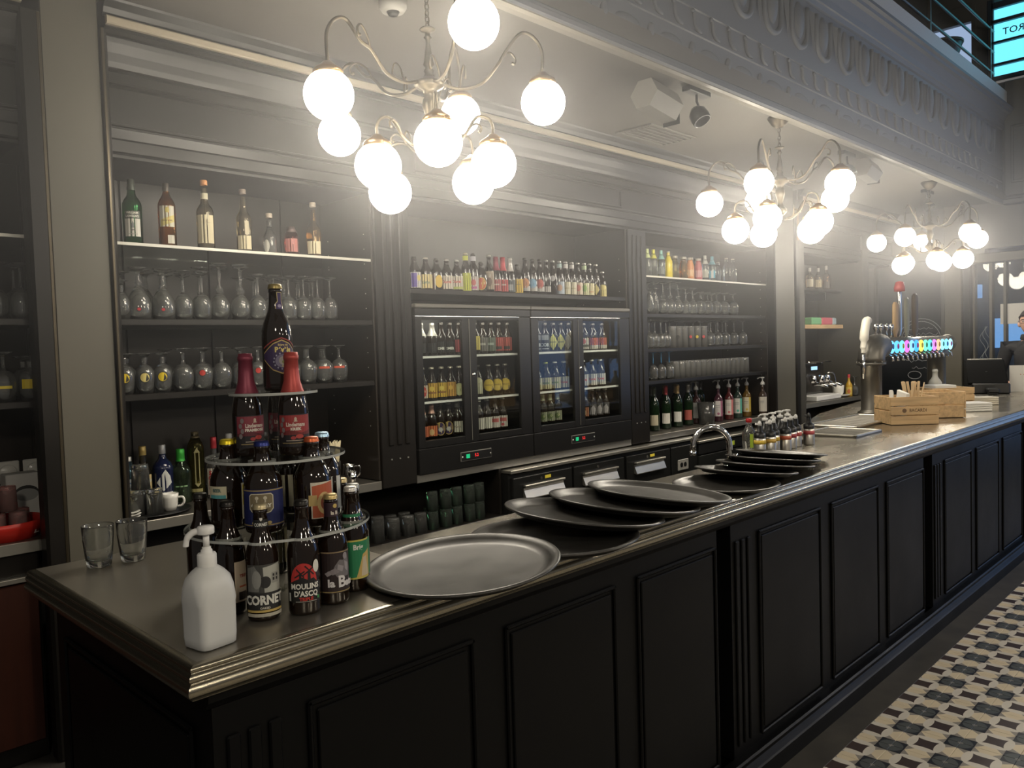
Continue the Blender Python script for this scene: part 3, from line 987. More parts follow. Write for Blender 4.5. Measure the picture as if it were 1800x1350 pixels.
bar = thing('bar_counter', 'long black panelled bar front with fluted pilasters', 'bar counter')
YBF = 1.50
carc = MB()
mods = [(0.665, 2.555), (2.655, 4.80), (4.95, 7.03), (7.13, 9.17)]
for a, b in mods:
    carc.box(a, b, YBF, 1.90, 0.10, 1.034)
carc.box(0.70, 9.17, YBF + 0.06, 1.89, 0.0, 1.034)
carc.box(0.665, 1.32, 1.90, 2.46, 0.0, 1.034)
carc.prism([(4.45, 1.9), (9.17, 1.9), (9.17, 2.55), (8.2, 2.79), (7.4, 2.80), (6.06, 2.59), (5.3, 2.37), (4.45, 2.14)], 0.0, 1.034)
obj('carcass', carc, BARW, bar)
pl = MB().extrude_x([(1.432, 0.0), (1.432, 0.065), (1.438, 0.07), (1.452, 0.078), (1.458, 0.085), (1.458, 0.098), (1.465, 0.104), (YBF, 0.104), (YBF, 0.0)], 0.63, 9.2)
obj('plinth', pl, BARW, bar)
obj('top_rail', MB().extrude_x([(YBF, 1.034), (1.475, 1.034), (1.48, 1.01), (1.492, 0.995), (YBF, 0.99)], 0.65, 9.2), BARW, bar)


def raised_panel(x0, x1, z0=0.125, z1=0.935):
    mb = MB()
    # frame bead and fielded centre
    for (a, b, c, d) in ((x0, x1, z1 - 0.012, z1), (x0, x1, z0, z0 + 0.012), (x0, x0 + 0.012, z0, z1), (x1 - 0.012, x1, z0, z1)):
        mb.bbox(a, b, YBF - 0.010, YBF - 0.0005, c, d, 0.004)
    mb.bbox(x0 + 0.024, x1 - 0.024, YBF - 0.007, YBF - 0.0005, z0 + 0.024, z1 - 0.024, 0.006)
    return mb


def flute(x):
    return MB().bbox(x - 0.014, x + 0.014, YBF - 0.008, YBF - 0.0005, 0.14, 0.925, 0.005)


for a, b in mods:
    for q in (0.06, 0.105, 0.15):
        obj('flute', flute(a + q - 0.02), BARW, bar)
    w = (b - a - 0.19 - 0.03)
    g = 0.11
    pw = (w - 2 * g) / 3
    for q in range(3):
        x0 = a + 0.205 + q * (pw + g)
        obj('raised_panel', raised_panel(x0, x0 + pw), BARW, bar)
# left end of the bar
ends = raised_panel(-0.40, 0.40, 0.13, 0.93)
ends.v = [(0.665 + (y - YBF), 1.98 + x, z) for x, y, z in ends.v]
obj('end_panel', ends, BARW, bar)

# ================================================================== BACK BAR
bb = thing('back_bar', 'black back bar cabinetry with fluted pilasters and open niches', 'back bar')
for (a, b) in ((2.735, 2.985), (5.158, 5.398)):
    p = obj('pilaster', MB().bbox(a, b, YF - 0.015, YB - 0.02, 0.886, 2.583, 0.004), BLACKW, bb)
    for q in range(3):
        x = a + (b - a) * (0.26 + 0.24 * q)
        obj('flute', MB().bbox(x - 0.016, x + 0.016, YF - 0.026, YF - 0.0155, 1.13, 2.54, 0.007), BLACKW, p)
        obj('screw', MB().cyl((x, YF - 0.016, 1.05), 0.005, 0.004, 10, axis='Y').xf(Matrix.Translation((0, -0.003, 0))), SCREW, p)
for x, s in ((1.322, 1), (2.728, -1), (2.992, 1), (5.151, -1), (5.405, 1), (7.478, -1)):
    p = obj('side_panel', MB().bbox(x - 0.006, x + 0.006, YF + 0.005, YB - 0.015, 0.935, 2.583, 0.002), BROWNW, bb)
    if s < 0 and x > 1:
        pins = MB()
        for k in range(14):
            for y in (YF + 0.07, YB - 0.09):
                pins.cyl((x - 0.008, y, 1.25 + 0.085 * k), 0.003, 0.003, 6, axis='X')
        tag(obj('shelf_pins', pins, SCREW, bb), None, kind='stuff')
# shelves
for k, (a, b, zs) in enumerate(((-1.19, 1.05, (1.86, 1.515)), (1.33, 2.72, (1.86, 1.515)), (5.413, 7.47, (1.925, 1.64, 1.375)))):
    for z in zs:
        obj('shelf', MB().bbox(a, b, YF + 0.012, YB - 0.015, z - 0.03, z, 0.003), BLACKW, bb)
for a, b, z in ((-1.19, 1.05, 2.205), (1.33, 2.72, 2.205), (5.413, 7.47, 2.235)):
    obj('glass_shelf', MB().bbox(a, b, YF + 0.012, YB - 0.045, z - 0.012, z, 0.002), SHELFG, bb)
    obj('shelf_edge', MB().bbox(a, b, YF + 0.0065, YF + 0.0115, z - 0.013, z + 0.001, 0.001), mat('pale_shelf_edge', (0.6, 0.58, 0.5), 0.3), bb)
obj('bottle_shelf', MB().bbox(3.0, 5.143, YF + 0.012, YB - 0.015, 2.02, 2.05, 0.003), BLACKW, bb)
obj('fascia_panel', MB().bbox(3.05, 5.09, YF - 0.004, YF - 0.002, 2.74, 2.875, 0.001), BLACKW, bb)
for (a, b, z0, z1) in ((3.05, 5.09, 2.735, 2.75), (3.05, 5.09, 2.865, 2.88), (3.05, 3.065, 2.75, 2.865), (5.075, 5.09, 2.75, 2.865)):
    obj('fascia_bead', MB().bbox(a, b, YF - 0.016, YF - 0.0045, z0, z1, 0.004), BLACKW, bb)

# counters
for nm, lab, a, b, z1 in (('back_counter', 'dark back counter with steel edge left of the pillar', -1.19, 1.05, 0.93), ('back_counter', 'dark back counter with steel edge under the near glass shelves', 1.325, 2.732, 0.93), ('back_counter', 'steel edged counter carrying the two fridges', 2.99, 5.155, 0.927), ('back_counter', 'steel edged counter under the far bottle and glass shelves', 5.402, 7.48, 0.927), ('back_counter', 'far back counter holding the coffee machine', 8.25, 9.85, 0.98)):
    t = thing(nm, lab, 'counter')
    obj('counter_slab', MB().box(a, b, YF + 0.004, YB - 0.016, z1 - 0.045, z1), STEELD, t)
    obj('steel_edge', MB().bbox(a, b, YF - 0.004, YF + 0.0035, z1 - 0.046, z1 + 0.002, 0.002), STEEL, t)
# under the left counters
t = thing('under_counter_shelf', 'dark open shelf under the counter holding upturned glasses', 'shelf unit')
obj('shelf_board', MB().bbox(1.33, 3.70, YF - 0.03, YB - 0.02, 0.545, 0.575, 0.003), BLACKW, t)
obj('back_panel', MB().box(1.33, 3.70, 4.26, 4.28, 0.577, 0.88), BLACKW, t)
obj('base_panel', MB().box(1.33, 3.70, YF + 0.02, YF + 0.04, 0.0, 0.543), REDW, t)
obj('end_panel', MB().box(3.68, 3.70, YF, 4.25, 0.577, 0.88), BLACKW, t)
t = thing('base_cabinet', 'red brown base cabinet under the left back counter', 'cabinet')
obj('carcass', MB().box(-1.19, 0.97, YF + 0.03, YB - 0.02, 0.0, 0.88), BLACKW, t)
obj('shelf_edge', MB().bbox(-1.19, 0.97, YF - 0.004, YF + 0.028, 0.765, 0.785, 0.002), STEEL, t)
for q in range(3):
    d = obj('door', MB().bbox(-1.17 + 0.714 * q, -1.17 + 0.714 * q + 0.70, YF + 0.008, YF + 0.029, 0.08, 0.755, 0.004), REDW, t)
# drawer cabinet
dc = thing('drawer_cabinet', 'black drawer cabinet under the fridges with steel grip handles', 'cabinet')
obj('carcass', MB().box(3.722, 6.03, 3.73, YB - 0.02, 0.0, 0.845), BLACKM, dc)
obj('top_ledge', MB().bbox(3.715, 6.03, 3.69, 3.98, 0.846, 0.868, 0.003), STEEL, dc)
for q, x in enumerate((3.745, 4.368, 5.0)):
    d = obj('drawer', MB().bbox(x, x + 0.60, 3.70, 3.729, 0.42, 0.812, 0.004), BLACKM, dc)
    hb = MB().bbox(x + 0.09, x + 0.495, 3.672, 3.6995, 0.742, 0.757, 0.003)
    hb.extrude_x([(3.6995, 0.735), (3.6995, 0.668), (3.672, 0.662), (3.67, 0.668), (3.692, 0.72), (3.694, 0.735)], x + 0.09, x + 0.495)
    tag(obj('handle', hb, STEEL, d), 'steel grip handle')
    obj('lock', MB().cyl((x + 0.27, 3.6995, 0.782), 0.010, 0.006, 12, axis='Y').xf(Matrix.Translation((0, -0.006, 0))), PEWTER, d)
    if q in (0, 2):
        obj('sticker', MB().bbox(x + 0.31, x + 0.37, 3.6975, 3.6997, 0.774, 0.795, 0.0005), paint((0.75, 0.6, 0.05)), d)
obj('drawer', MB().bbox(3.745, 4.345, 3.70, 3.729, 0.05, 0.41, 0.004), BLACKM, dc)
fd = obj('drawer', MB().bbox(5.62, 6.01, 3.70, 3.729, 0.42, 0.812, 0.004), BLACKM, dc)
pltb = obj('socket_plate', MB().bbox(5.70, 5.86, 3.69, 3.6995, 0.61, 0.70, 0.004), GREYL, fd)
for q in (0.03, 0.085):
    obj('socket_hole', MB().cyl((5.70 + q + 0.02, 3.687, 0.655), 0.02, 0.003, 14, axis='Y'), BLACKP, pltb)
uf = thing('under_counter_fridge', 'black under counter fridge with glass door behind the spray cans', 'fridge')
obj('carcass', MB().box(6.05, 7.47, 3.74, YB - 0.02, 0.0, 0.80), BLACKM, uf)
obj('top_ledge', MB().bbox(6.05, 7.47, 3.70, 3.98, 0.802, 0.822, 0.003), STEEL, uf)
for q in range(2):
    d = obj('door', MB().bbox(6.07 + 0.70 * q, 6.75 + 0.70 * q, 3.71, 3.739, 0.06, 0.69, 0.004), mat('smoked_glass', (0.02, 0.021, 0.02), 0.06), uf)
cp = obj('control_panel', MB().bbox(6.07, 7.45, 3.715, 3.739, 0.70, 0.79, 0.003), BLACKP, uf)
obj('display', MB().bbox(6.55, 6.68, 3.7115, 3.7148, 0.725, 0.765, 0.001), paint((0.5, 0.6, 0.05)), cp)

# ================================================================== BOTTLES: shapes
LONG = dict(body=[(0, 0), (0.030, 0), (0.034, 0.003), (0.0355, 0.010), (0.0355, 0.128), (0.0345, 0.142), (0.030, 0.160), (0.0235, 0.175), (0.0185, 0.188), (0.0158, 0.203), (0.0142, 0.230), (0.0155, 0.231), (0.0155, 0.238), (0.0138, 0.2385), (0.0138, 0.247), (0, 0.247)], R=0.0355, cz=0.2405, cr=0.0158, H=0.252)
STUB = dict(body=[(0, 0), (0.036, 0), (0.0415, 0.004), (0.043, 0.012), (0.043, 0.098), (0.0425, 0.112), (0.039, 0.126), (0.031, 0.141), (0.0235, 0.155), (0.0185, 0.170), (0.0162, 0.188), (0.0175, 0.189), (0.0175, 0.197), (0.0152, 0.1975), (0.0152, 0.203), (0, 0.203)], R=0.043, cz=0.197, cr=0.0172, H=0.209)
FOIL = dict(body=[(0, 0), (0.030, 0), (0.034, 0.004), (0.0355, 0.012), (0.0355, 0.100), (0.034, 0.118), (0.029, 0.142), (0.0225, 0.160), (0.018, 0.176), (0.016, 0.20), (0.0148, 0.225), (0.0165, 0.226), (0.0165, 0.236), (0.0148, 0.237), (0.0148, 0.243), (0, 0.243)], R=0.0355, cz=0, cr=0, H=0.246)
WINE = dict(body=[(0, 0.006), (0.025, 0.0), (0.038, 0.003), (0.041, 0.012), (0.041, 0.19), (0.040, 0.205), (0.033, 0.225), (0.022, 0.245), (0.0165, 0.262), (0.0155, 0.30), (0.0175, 0.301), (0.0175, 0.315), (0.0155, 0.316), (0.0155, 0.325), (0, 0.325)], R=0.041, cz=0, cr=0, H=0.327)


def scaled(b, sr, sz):
    return dict(body=[(r * sr, z * sz) for r, z in b['body']], R=b['R'] * sr, cz=b['cz'] * sz, cr=b['cr'] * sr, H=b['H'] * sz)


MESHES = {}


def shared(key, make):
    if key not in MESHES:
        MESHES[key] = make()
    return MESHES[key]


def cap_mesh(shape, col):
    def mk():
        r, z = shape['cr'], shape['cz']
        mb = MB()
        n = 24
        prof = [(r * 1.02, z - 0.001), (r * 1.0, z + 0.004), (r * 0.93, z + 0.009), (r * 0.75, z + 0.0105), (0, z + 0.011)]
        mb.lathe(prof, n)
        for i in range(n):
            if i % 2:
                x, y, zz = mb.v[i]
                mb.v[i] = (x * 1.07, y * 1.07, zz)
        return mb.mesh('crown_cap', paint(col, 0.35, 0.6))
    return shared(('cap', id(shape), col), mk)


def bottle(name, label, loc, shape, gmat=None, cap=None, front=None, neck=None, foil=None, off=0.0, group=None, cat='bottle', coarse=True, n=18, rz=None, key=None, cork=None):
    """front: art items bent round the body; neck: (radius, items) bent round the neck; foil: (colour, z from)"""
    gmat = gmat or BEER
    t = thing(name, label, cat, loc, face_cam(loc[0], loc[1], off) if rz is None else rz, group)
    link('glass_body', shared(('body', id(shape), gmat.name, n), lambda: MB().lathe(shape['body'], n).mesh('glass_body', gmat)), t)
    if cap:
        link('crown_cap', cap_mesh(shape, cap), t)
    if foil:
        col, z0, rough = foil

        def mk():
            pr = [(r + 0.0012, z) for r, z in shape['body'] if z >= z0 and r > 0]
            zs = [p[1] for p in shape['body']]
            for (ra, za), (rb, zb) in zip(shape['body'][:-1], shape['body'][1:]):
                if za < z0 < zb and zb > za:
                    pr.insert(0, (ra + (rb - ra) * (z0 - za) / (zb - za) + 0.0012, z0))
            pr.append((0, shape['body'][-1][1] + 0.001))
            return MB().lathe(pr, n).mesh('foil', paint(col, rough, 0.35))
        link('foil', shared(('foil', id(shape), col, z0), mk), t)
    if cork:
        link('stopper', shared(('cork', id(shape), cork), lambda: MB().lathe([(0.0165, shape['H'] - 0.004), (0.0175, shape['H'] - 0.002), (0.0175, shape['H'] + 0.018), (0.015, shape['H'] + 0.021), (0, shape['H'] + 0.021)], 16).mesh('stopper', paint(cork, 0.5))), t)
    if front:
        k = ('front', key) if key else None
        if k and k in MESHES:
            link('paper_label', MESHES[k], t)
        else:
            o = art_obj('paper_label', front, shape['R'], t, coarse)
            if k:
                MESHES[k] = o.data
    if neck:
        art_obj('neck_label', neck[1], neck[0], t, coarse)
    return t


WHT, BLK, RED, GLD = (0.7, 0.68, 0.62), (0.01, 0.01, 0.01), (0.55, 0.03, 0.03), (0.55, 0.40, 0.12)
CRM = (0.62, 0.55, 0.36)

# ================================================================== BEER BOTTLE TOWER
TX, TY = 0.972, 1.765
_rv = Vector((cos(YAW), -sin(YAW)))
_fv = Vector((sin(YAW), cos(YAW)))


def tower_pos(r, deg):
    """ring position; deg measured with -90 towards the viewer's side"""
    a = radians(deg)
    p = _rv * (r * cos(a)) + _fv * (r * sin(a))
    return TX + p.x, TY + p.y


stand = thing('bottle_display_stand', 'clear acrylic three tier disc stand holding beer bottles', 'display stand', (TX, TY, 0))
Z3, Z2, Z1 = 1.268, 1.432, 1.583


def disc(r, z, holes, th=0.006):
    cu = bpy.data.curves.new('disc', 'CURVE')
    cu.dimensions = '2D'
    cu.fill_mode = 'BOTH'
    cu.extrude = th / 2

    def ring(cx, cy, rr, n):
        s = cu.splines.new('POLY')
        s.points.add(n - 1)
        for i in range(n):
            s.points[i].co = (cx + rr * cos(2 * pi * i / n), cy + rr * sin(2 * pi * i / n), 0, 1)
        s.use_cyclic_u = True
    ring(0, 0, r, 56)
    for (x, y, rr) in holes:
        ring(x - TX, y - TY, rr, 18)
    o = bpy.data.objects.new('disc', cu)
    C.objects.link(o)
    me = bpy.data.meshes.new_from_object(o.evaluated_get(bpy.context.evaluated_depsgraph_get()))
    bpy.data.objects.remove(o)
    me.name = 'disc'
    me.materials.clear()
    me.materials.append(ACRYL)
    me.materials.append(mat('acrylic_edge', (0.45, 0.46, 0.43), 0.12))
    for p in me.polygons:
        p.material_index = 0 if abs(p.normal.z) > 0.5 else 1
        p.use_smooth = False
    d = link('acrylic_disc', me, stand, (0, 0, z))
    return d


BOT = [(0.842, 1.611), (0.921, 1.574), (1.004, 1.586), (1.09, 1.633), (0.813, 1.705), (0.821, 1.860)]
ring_rest = [tower_pos(0.178, d) for d in (10, 45, 80, 112)]
lows = BOT + ring_rest
mids = [tower_pos(0.112, d) for d in (-90, -152, -28, 28, 90, 150)]
tops = [tower_pos(0.064, d) for d in (-148, -32, 90)]
disc(0.216, Z3, [(x, y, 0.0285) for x, y in lows])
disc(0.163, Z2, [(x, y, 0.031) for x, y in mids])
disc(0.1035, Z1, [(x, y, 0.027) for x, y in tops])
obj('post', MB().cyl((0, 0, 1.1005), 0.006, Z1 - 1.104, 10), ACRYL, stand)
for k in range(3):
    a = 2 * pi * k / 3 + 0.3
    obj('foot', MB().cyl((0.012 * cos(a), 0.012 * sin(a), 1.1), 0.004, 0.01, 8), ACRYL, stand)
B0 = BT + 0.0005
# --- lower ring
cor = [('rect', -0.040, 0.040, 0.022, 0.124, (0.055, 0.055, 0.05)), ('poly', [(0.0, 0.062), (0.040, 0.062), (0.040, 0.124), (-0.002, 0.118)], (0.42, 0.42, 0.37)), ('poly', [(-0.038, 0.066), (-0.012, 0.066), (-0.006, 0.10), (-0.020, 0.122), (-0.038, 0.116)], (0.16, 0.16, 0.15)), ('disc', 0.002, 0.086, 0.012, 0.013, (0.02, 0.02, 0.02)), ('disc', -0.016, 0.092, 0.010, 0.020, (0.26, 0.26, 0.24)),
       ('rect', 0.016, 0.032, 0.082, 0.105, (0.30, 0.30, 0.27)), ('rect', 0.018, 0.022, 0.088, 0.094, BLK), ('rect', 0.026, 0.030, 0.088, 0.094, BLK), ('rect', 0.018, 0.022, 0.097, 0.102, BLK), ('rect', 0.026, 0.030, 0.097, 0.102, BLK), ('rect', -0.04, 0.04, 0.026, 0.064, (0.015, 0.015, 0.015)),
       ('text', 'CORNET', 0.0, 0.047, 0.027, 0.0012, 0.78, (0.72, 0.71, 0.64)), ('text', 'OAKED', 0, 0.0305, 0.006, 0.0002, 1, (0.6, 0.58, 0.5)), ('rect', -0.04, 0.04, 0.0215, 0.0265, GLD), ('rect', -0.04, 0.04, 0.012, 0.019, (0.48, 0.45, 0.36))]
bottle('beer_bottle', 'brown beer bottle with a black and silver photo style label, standing in the front row', (*BOT[0], B0), LONG, cap=(0.5, 0.42, 0.25), front=cor, coarse=False, n=28, off=4,
       neck=(0.0158, [('rect', -0.02, 0.02, 0.196, 0.218, (0.012, 0.012, 0.012)), ('poly', [(-0.003, 0.222), (0.003, 0.222), (0.003, 0.218), (0, 0.214), (-0.003, 0.218)], WHT), ('text', 'CORNET', 0, 0.2065, 0.0095, 0.0003, 0.8, (0.7, 0.7, 0.64)), ('rect', -0.022, 0.022, 0.189, 0.194, (0.6, 0.57, 0.45))]))
mou = [('rect', -0.038, 0.038, 0.030, 0.075, (0.012, 0.012, 0.011)), ('poly', [(0.030 * cos(a) - 0.002, 0.074 + 0.043 * sin(a)) for a in [pi * t / 14 for t in range(15)]], (0.50, 0.035, 0.03)), ('poly', [(-0.032, 0.074), (0.028, 0.074), (0.020, 0.083), (0.006, 0.080), (-0.004, 0.086), (-0.018, 0.081)], BLK), ('poly', [(-0.012, 0.078), (-0.006, 0.078), (-0.007, 0.094), (-0.009, 0.097), (-0.011, 0.094)], BLK), ('poly', [(0.006, 0.078), (0.013, 0.078), (0.012, 0.098), (0.0095, 0.102), (0.007, 0.098)], BLK),
       ('poly', [(-0.003, 0.089), (0.022, 0.107), (0.021, 0.110), (-0.004, 0.092)], BLK), ('poly', [(0.0, 0.110), (0.019, 0.089), (0.021, 0.091), (0.002, 0.112)], BLK), ('poly', [(-0.021, 0.084), (0.001, 0.098), (0.0, 0.101), (-0.022, 0.087)], BLK), ('poly', [(-0.018, 0.104), (-0.002, 0.085), (0.0, 0.087), (-0.016, 0.106)], BLK), ('disc', 0.026, 0.108, 0.0075, 0.014, (0.72, 0.70, 0.62)),
       ('text', 'MOULINS', 0.0, 0.0655, 0.0165, 0.0006, 0.86, (0.78, 0.76, 0.68)), ('text', "D'ASCQ", 0.002, 0.0495, 0.0165, 0.0006, 0.86, (0.78, 0.76, 0.68)), ('text', 'TRIPLE', 0.002, 0.038, 0.0095, 0.0005, 1, (0.5, 0.04, 0.03)), ('rect', -0.020, 0.024, 0.0325, 0.0335, (0.5, 0.48, 0.4)), ('rect', 0.026, 0.031, 0.036, 0.043, (0.05, 0.3, 0.08)), ('rect', -0.036, -0.031, 0.034, 0.052, (0.5, 0.5, 0.45))]
bottle('beer_bottle', 'brown beer bottle with a red windmill sun label, uncapped look, in the front row', (*BOT[1], B0), LONG, cap=(0.02, 0.018, 0.015), front=mou, coarse=False, n=28, off=2)
lab = [('rect', -0.040, 0.040, 0.028, 0.124, (0.022, 0.012, 0.012)), ('rect', -0.040, 0.040, 0.120, 0.1225, (0.3, 0.22, 0.12)), ('rect', -0.040, 0.040, 0.030, 0.032, (0.4, 0.30, 0.12)),
       ('poly', [(0.0, 0.064), (0.030, 0.064), (0.034, 0.080), (0.030, 0.102), (0.026, 0.116), (0.019, 0.112), (0.016, 0.102), (0.006, 0.104), (-0.004, 0.092), (-0.010, 0.080)], (0.17, 0.155, 0.16)), ('disc', 0.021, 0.111, 0.006, 0.008, (0.30, 0.27, 0.28)), ('poly', [(-0.022, 0.078), (-0.004, 0.086), (0.006, 0.076), (-0.010, 0.070)], (0.24, 0.21, 0.22)), ('poly', [(-0.028, 0.074), (-0.018, 0.080), (-0.012, 0.072), (-0.022, 0.067)], (0.30, 0.27, 0.28)), ('poly', [(0.002, 0.094), (0.016, 0.088), (0.012, 0.076), (0.0, 0.082)], (0.31, 0.28, 0.29)), ('poly', [(0.018, 0.100), (0.028, 0.094), (0.026, 0.074), (0.018, 0.082)], (0.33, 0.30, 0.31)),
       ('text', 'la', -0.014, 0.051, 0.024, 0.0010, 1, (0.7, 0.67, 0.66)), ('text', 'B', 0.010, 0.053, 0.036, 0.0012, 0.9, (0.72, 0.69, 0.68)), ('text', 'ete', 0.031, 0.050, 0.024, 0.001, 0.9, (0.7, 0.67, 0.66))]
bottle('beer_bottle', 'brown beer bottle with a grey stone figure label and gold cap', (*BOT[2], B0), LONG, cap=(0.5, 0.38, 0.16), front=lab, coarse=False, n=28, off=14,
       neck=(0.0158, [('rect', -0.024, 0.024, 0.197, 0.232, (0.03, 0.012, 0.02)), ('rect', -0.024, 0.024, 0.194, 0.197, GLD), ('text', 'la B', 0.004, 0.208, 0.011, 0.0005, 1, (0.65, 0.6, 0.5)), ('disc', 0.006, 0.224, 0.005, 0.005, GLD)]))
grn = [('rect', -0.04, 0.04, 0.032, 0.126, (0.55, 0.48, 0.10)), ('rect', -0.037, 0.037, 0.036, 0.122, (0.02, 0.20, 0.08)), ('poly', [(-0.006, 0.036), (0.037, 0.036), (0.037, 0.10), (0.012, 0.09), (0.004, 0.066)], (0.55, 0.38, 0.12)), ('poly', [(0.006, 0.038), (0.03, 0.038), (0.022, 0.085), (0.012, 0.082)], (0.6, 0.5, 0.35)), ('text', 'Brig', 0.0, 0.108, 0.017, 0.0006, 0.9, (0.7, 0.72, 0.62))]
bottle('beer_bottle', 'brown beer bottle with a green and yellow label beside the large tray', (*BOT[3], B0), LONG, cap=(0.62, 0.60, 0.55), front=grn, coarse=False, n=28, off=22,
       neck=(0.0215, [('rect', -0.034, 0.034, 0.172, 0.186, (0.03, 0.22, 0.10)), ('rect', -0.036, 0.036, 0.168, 0.172, (0.6, 0.6, 0.45))]))
lf = [('rect', 0.004, 0.052, 0.028, 0.118, (0.62, 0.5, 0.36)), ('rect', 0.012, 0.05, 0.032, 0.05, (0.03, 0.02, 0.015)), ('text', 'TRIPEL', 0.03, 0.085, 0.010, 0.0004, 1, (0.3, 0.05, 0.03)), ('rect', 0.014, 0.046, 0.06, 0.064, (0.5, 0.12, 0.05))]
bottle('beer_bottle', 'brown beer bottle with a cream back label just behind the soap pump', (*BOT[4], B0), LONG, cap=(0.02, 0.018, 0.016), front=lf, coarse=False, n=28, off=8)
bottle('beer_bottle', 'plain looking brown beer bottle at the left of the tower, behind the pump nozzle', (*BOT[5], B0), LONG, cap=(0.03, 0.028, 0.024), n=28, front=[('rect', -0.03, 0.03, 0.03, 0.11, (0.04, 0.03, 0.02))], off=120)
lowl = ['brown beer bottle hidden low behind the green labelled bottle', 'brown beer bottle with a mustard label, behind, seen between the front bottles', 'brown beer bottle low at the back of the acrylic tower', 'brown beer bottle with gold cap behind the leftmost tower bottle']
for k, p in enumerate(ring_rest):
    bottle('beer_bottle', lowl[k], (*p, B0), LONG, cap=((0.3, 0.3, 0.28), (0.5, 0.4, 0.2), (0.2, 0.1, 0.05), (0.5, 0.42, 0.22))[k], n=24, front=[('rect', -0.045, 0.045, 0.03, 0.12, ((0.05, 0.2, 0.08), (0.42, 0.32, 0.06), (0.3, 0.2, 0.1), (0.3, 0.24, 0.1))[k])])
# --- middle ring
M0 = Z3 + 0.0035
chi = [('rect', -0.062, 0.062, 0.018, 0.102, (0.012, 0.018, 0.095)), ('rect', -0.062, 0.062, 0.098, 0.1005, (0.35, 0.26, 0.10)), ('rect', -0.062, 0.062, 0.020, 0.0225, (0.35, 0.26, 0.10)), ('poly', [(-0.027, 0.088), (-0.022, 0.093), (0.022, 0.093), (0.027, 0.088), (0.027, 0.058), (0.020, 0.050), (0.006, 0.047), (0, 0.041), (-0.006, 0.047), (-0.020, 0.050), (-0.027, 0.058)], (0.62, 0.58, 0.45)), ('poly', [(-0.025, 0.087), (-0.021, 0.091), (0.021, 0.091), (0.025, 0.087), (0.025, 0.059), (0.019, 0.052), (0.005, 0.049), (0, 0.044), (-0.005, 0.049), (-0.019, 0.052), (-0.025, 0.059)], (0.20, 0.16, 0.09)),
       ('disc', -0.009, 0.083, 0.004, 0.004, (0.6, 0.55, 0.42)), ('disc', 0.009, 0.083, 0.004, 0.004, (0.6, 0.55, 0.42)), ('rect', -0.0105, -0.0075, 0.073, 0.083, (0.55, 0.5, 0.38)), ('rect', 0.0075, 0.0105, 0.073, 0.083, (0.55, 0.5, 0.38)), ('text', 'CHIMAY', 0, 0.0655, 0.0115, 0.0006, 1.0, (0.75, 0.72, 0.62)), ('disc', 0.0, 0.027, 0.009, 0.006, (0.45, 0.35, 0.15)), ('disc', -0.016, 0.027, 0.005, 0.004, (0.45, 0.35, 0.15)), ('disc', 0.016, 0.027, 0.005, 0.004, (0.45, 0.35, 0.15))]
bottle('beer_bottle', 'stout beer bottle with a blue crest label and blue cap, middle tier front', (*mids[0], M0), STUB, cap=(0.02, 0.03, 0.16), front=chi, coarse=False, n=28, off=-8)
yel = [('rect', 0.028, 0.064, 0.022, 0.106, (0.66, 0.62, 0.45)), ('rect', 0.031, 0.062, 0.054, 0.102, (0.62, 0.50, 0.03)), ('rect', 0.032, 0.055, 0.028, 0.044, (0.4, 0.4, 0.38)), ('rect', -0.056, -0.006, 0.074, 0.102, (0.60, 0.55, 0.38)), ('rect', -0.050, -0.008, 0.074, 0.082, (0.10, 0.35, 0.36)), ('text', 'BEER', -0.03, 0.092, 0.010, 0.0005, 1, (0.1, 0.16, 0.14))]
bottle('beer_bottle', 'stout beer bottle with yellow cap and split cream label, middle tier left', (*mids[1], M0), STUB, cap=(0.75, 0.58, 0.02), front=yel, coarse=False, n=28, off=0)
orb = [('rect', -0.012, 0.06, 0.02, 0.104, (0.66, 0.60, 0.48)), ('poly', [(-0.009, 0.096), (0.05, 0.104), (0.05, 0.022), (-0.009, 0.022)], (0.45, 0.10, 0.04)), ('disc', 0.020, 0.055, 0.018, 0.026, (0.62, 0.45, 0.2)), ('disc', 0.020, 0.055, 0.010, 0.016, (0.25, 0.06, 0.03)), ('rect', -0.017, 0.002, 0.05, 0.075, (0.5, 0.36, 0.14))]
bottle('beer_bottle', 'stout beer bottle with orange cap and red cream label, middle tier right', (*mids[2], M0), STUB, cap=(0.55, 0.12, 0.04), front=orb, coarse=False, n=28, off=8)
for k, (c, fc, l) in enumerate((((0.42, 0.62, 0.78), (0.6, 0.6, 0.55), 'stout beer bottle with pale blue cap, middle tier behind'), ((0.35, 0.16, 0.09), (0.6, 0.55, 0.4), 'stout beer bottle with brown cap, rear of the middle tier'), ((0.6, 0.58, 0.55), (0.5, 0.4, 0.1), 'stout beer bottle with white cap behind the yellow capped one'))):
    bottle('beer_bottle', l, (*mids[3 + k], M0), STUB, cap=c, n=24, front=[('rect', -0.05, 0.05, 0.02, 0.10, fc)])
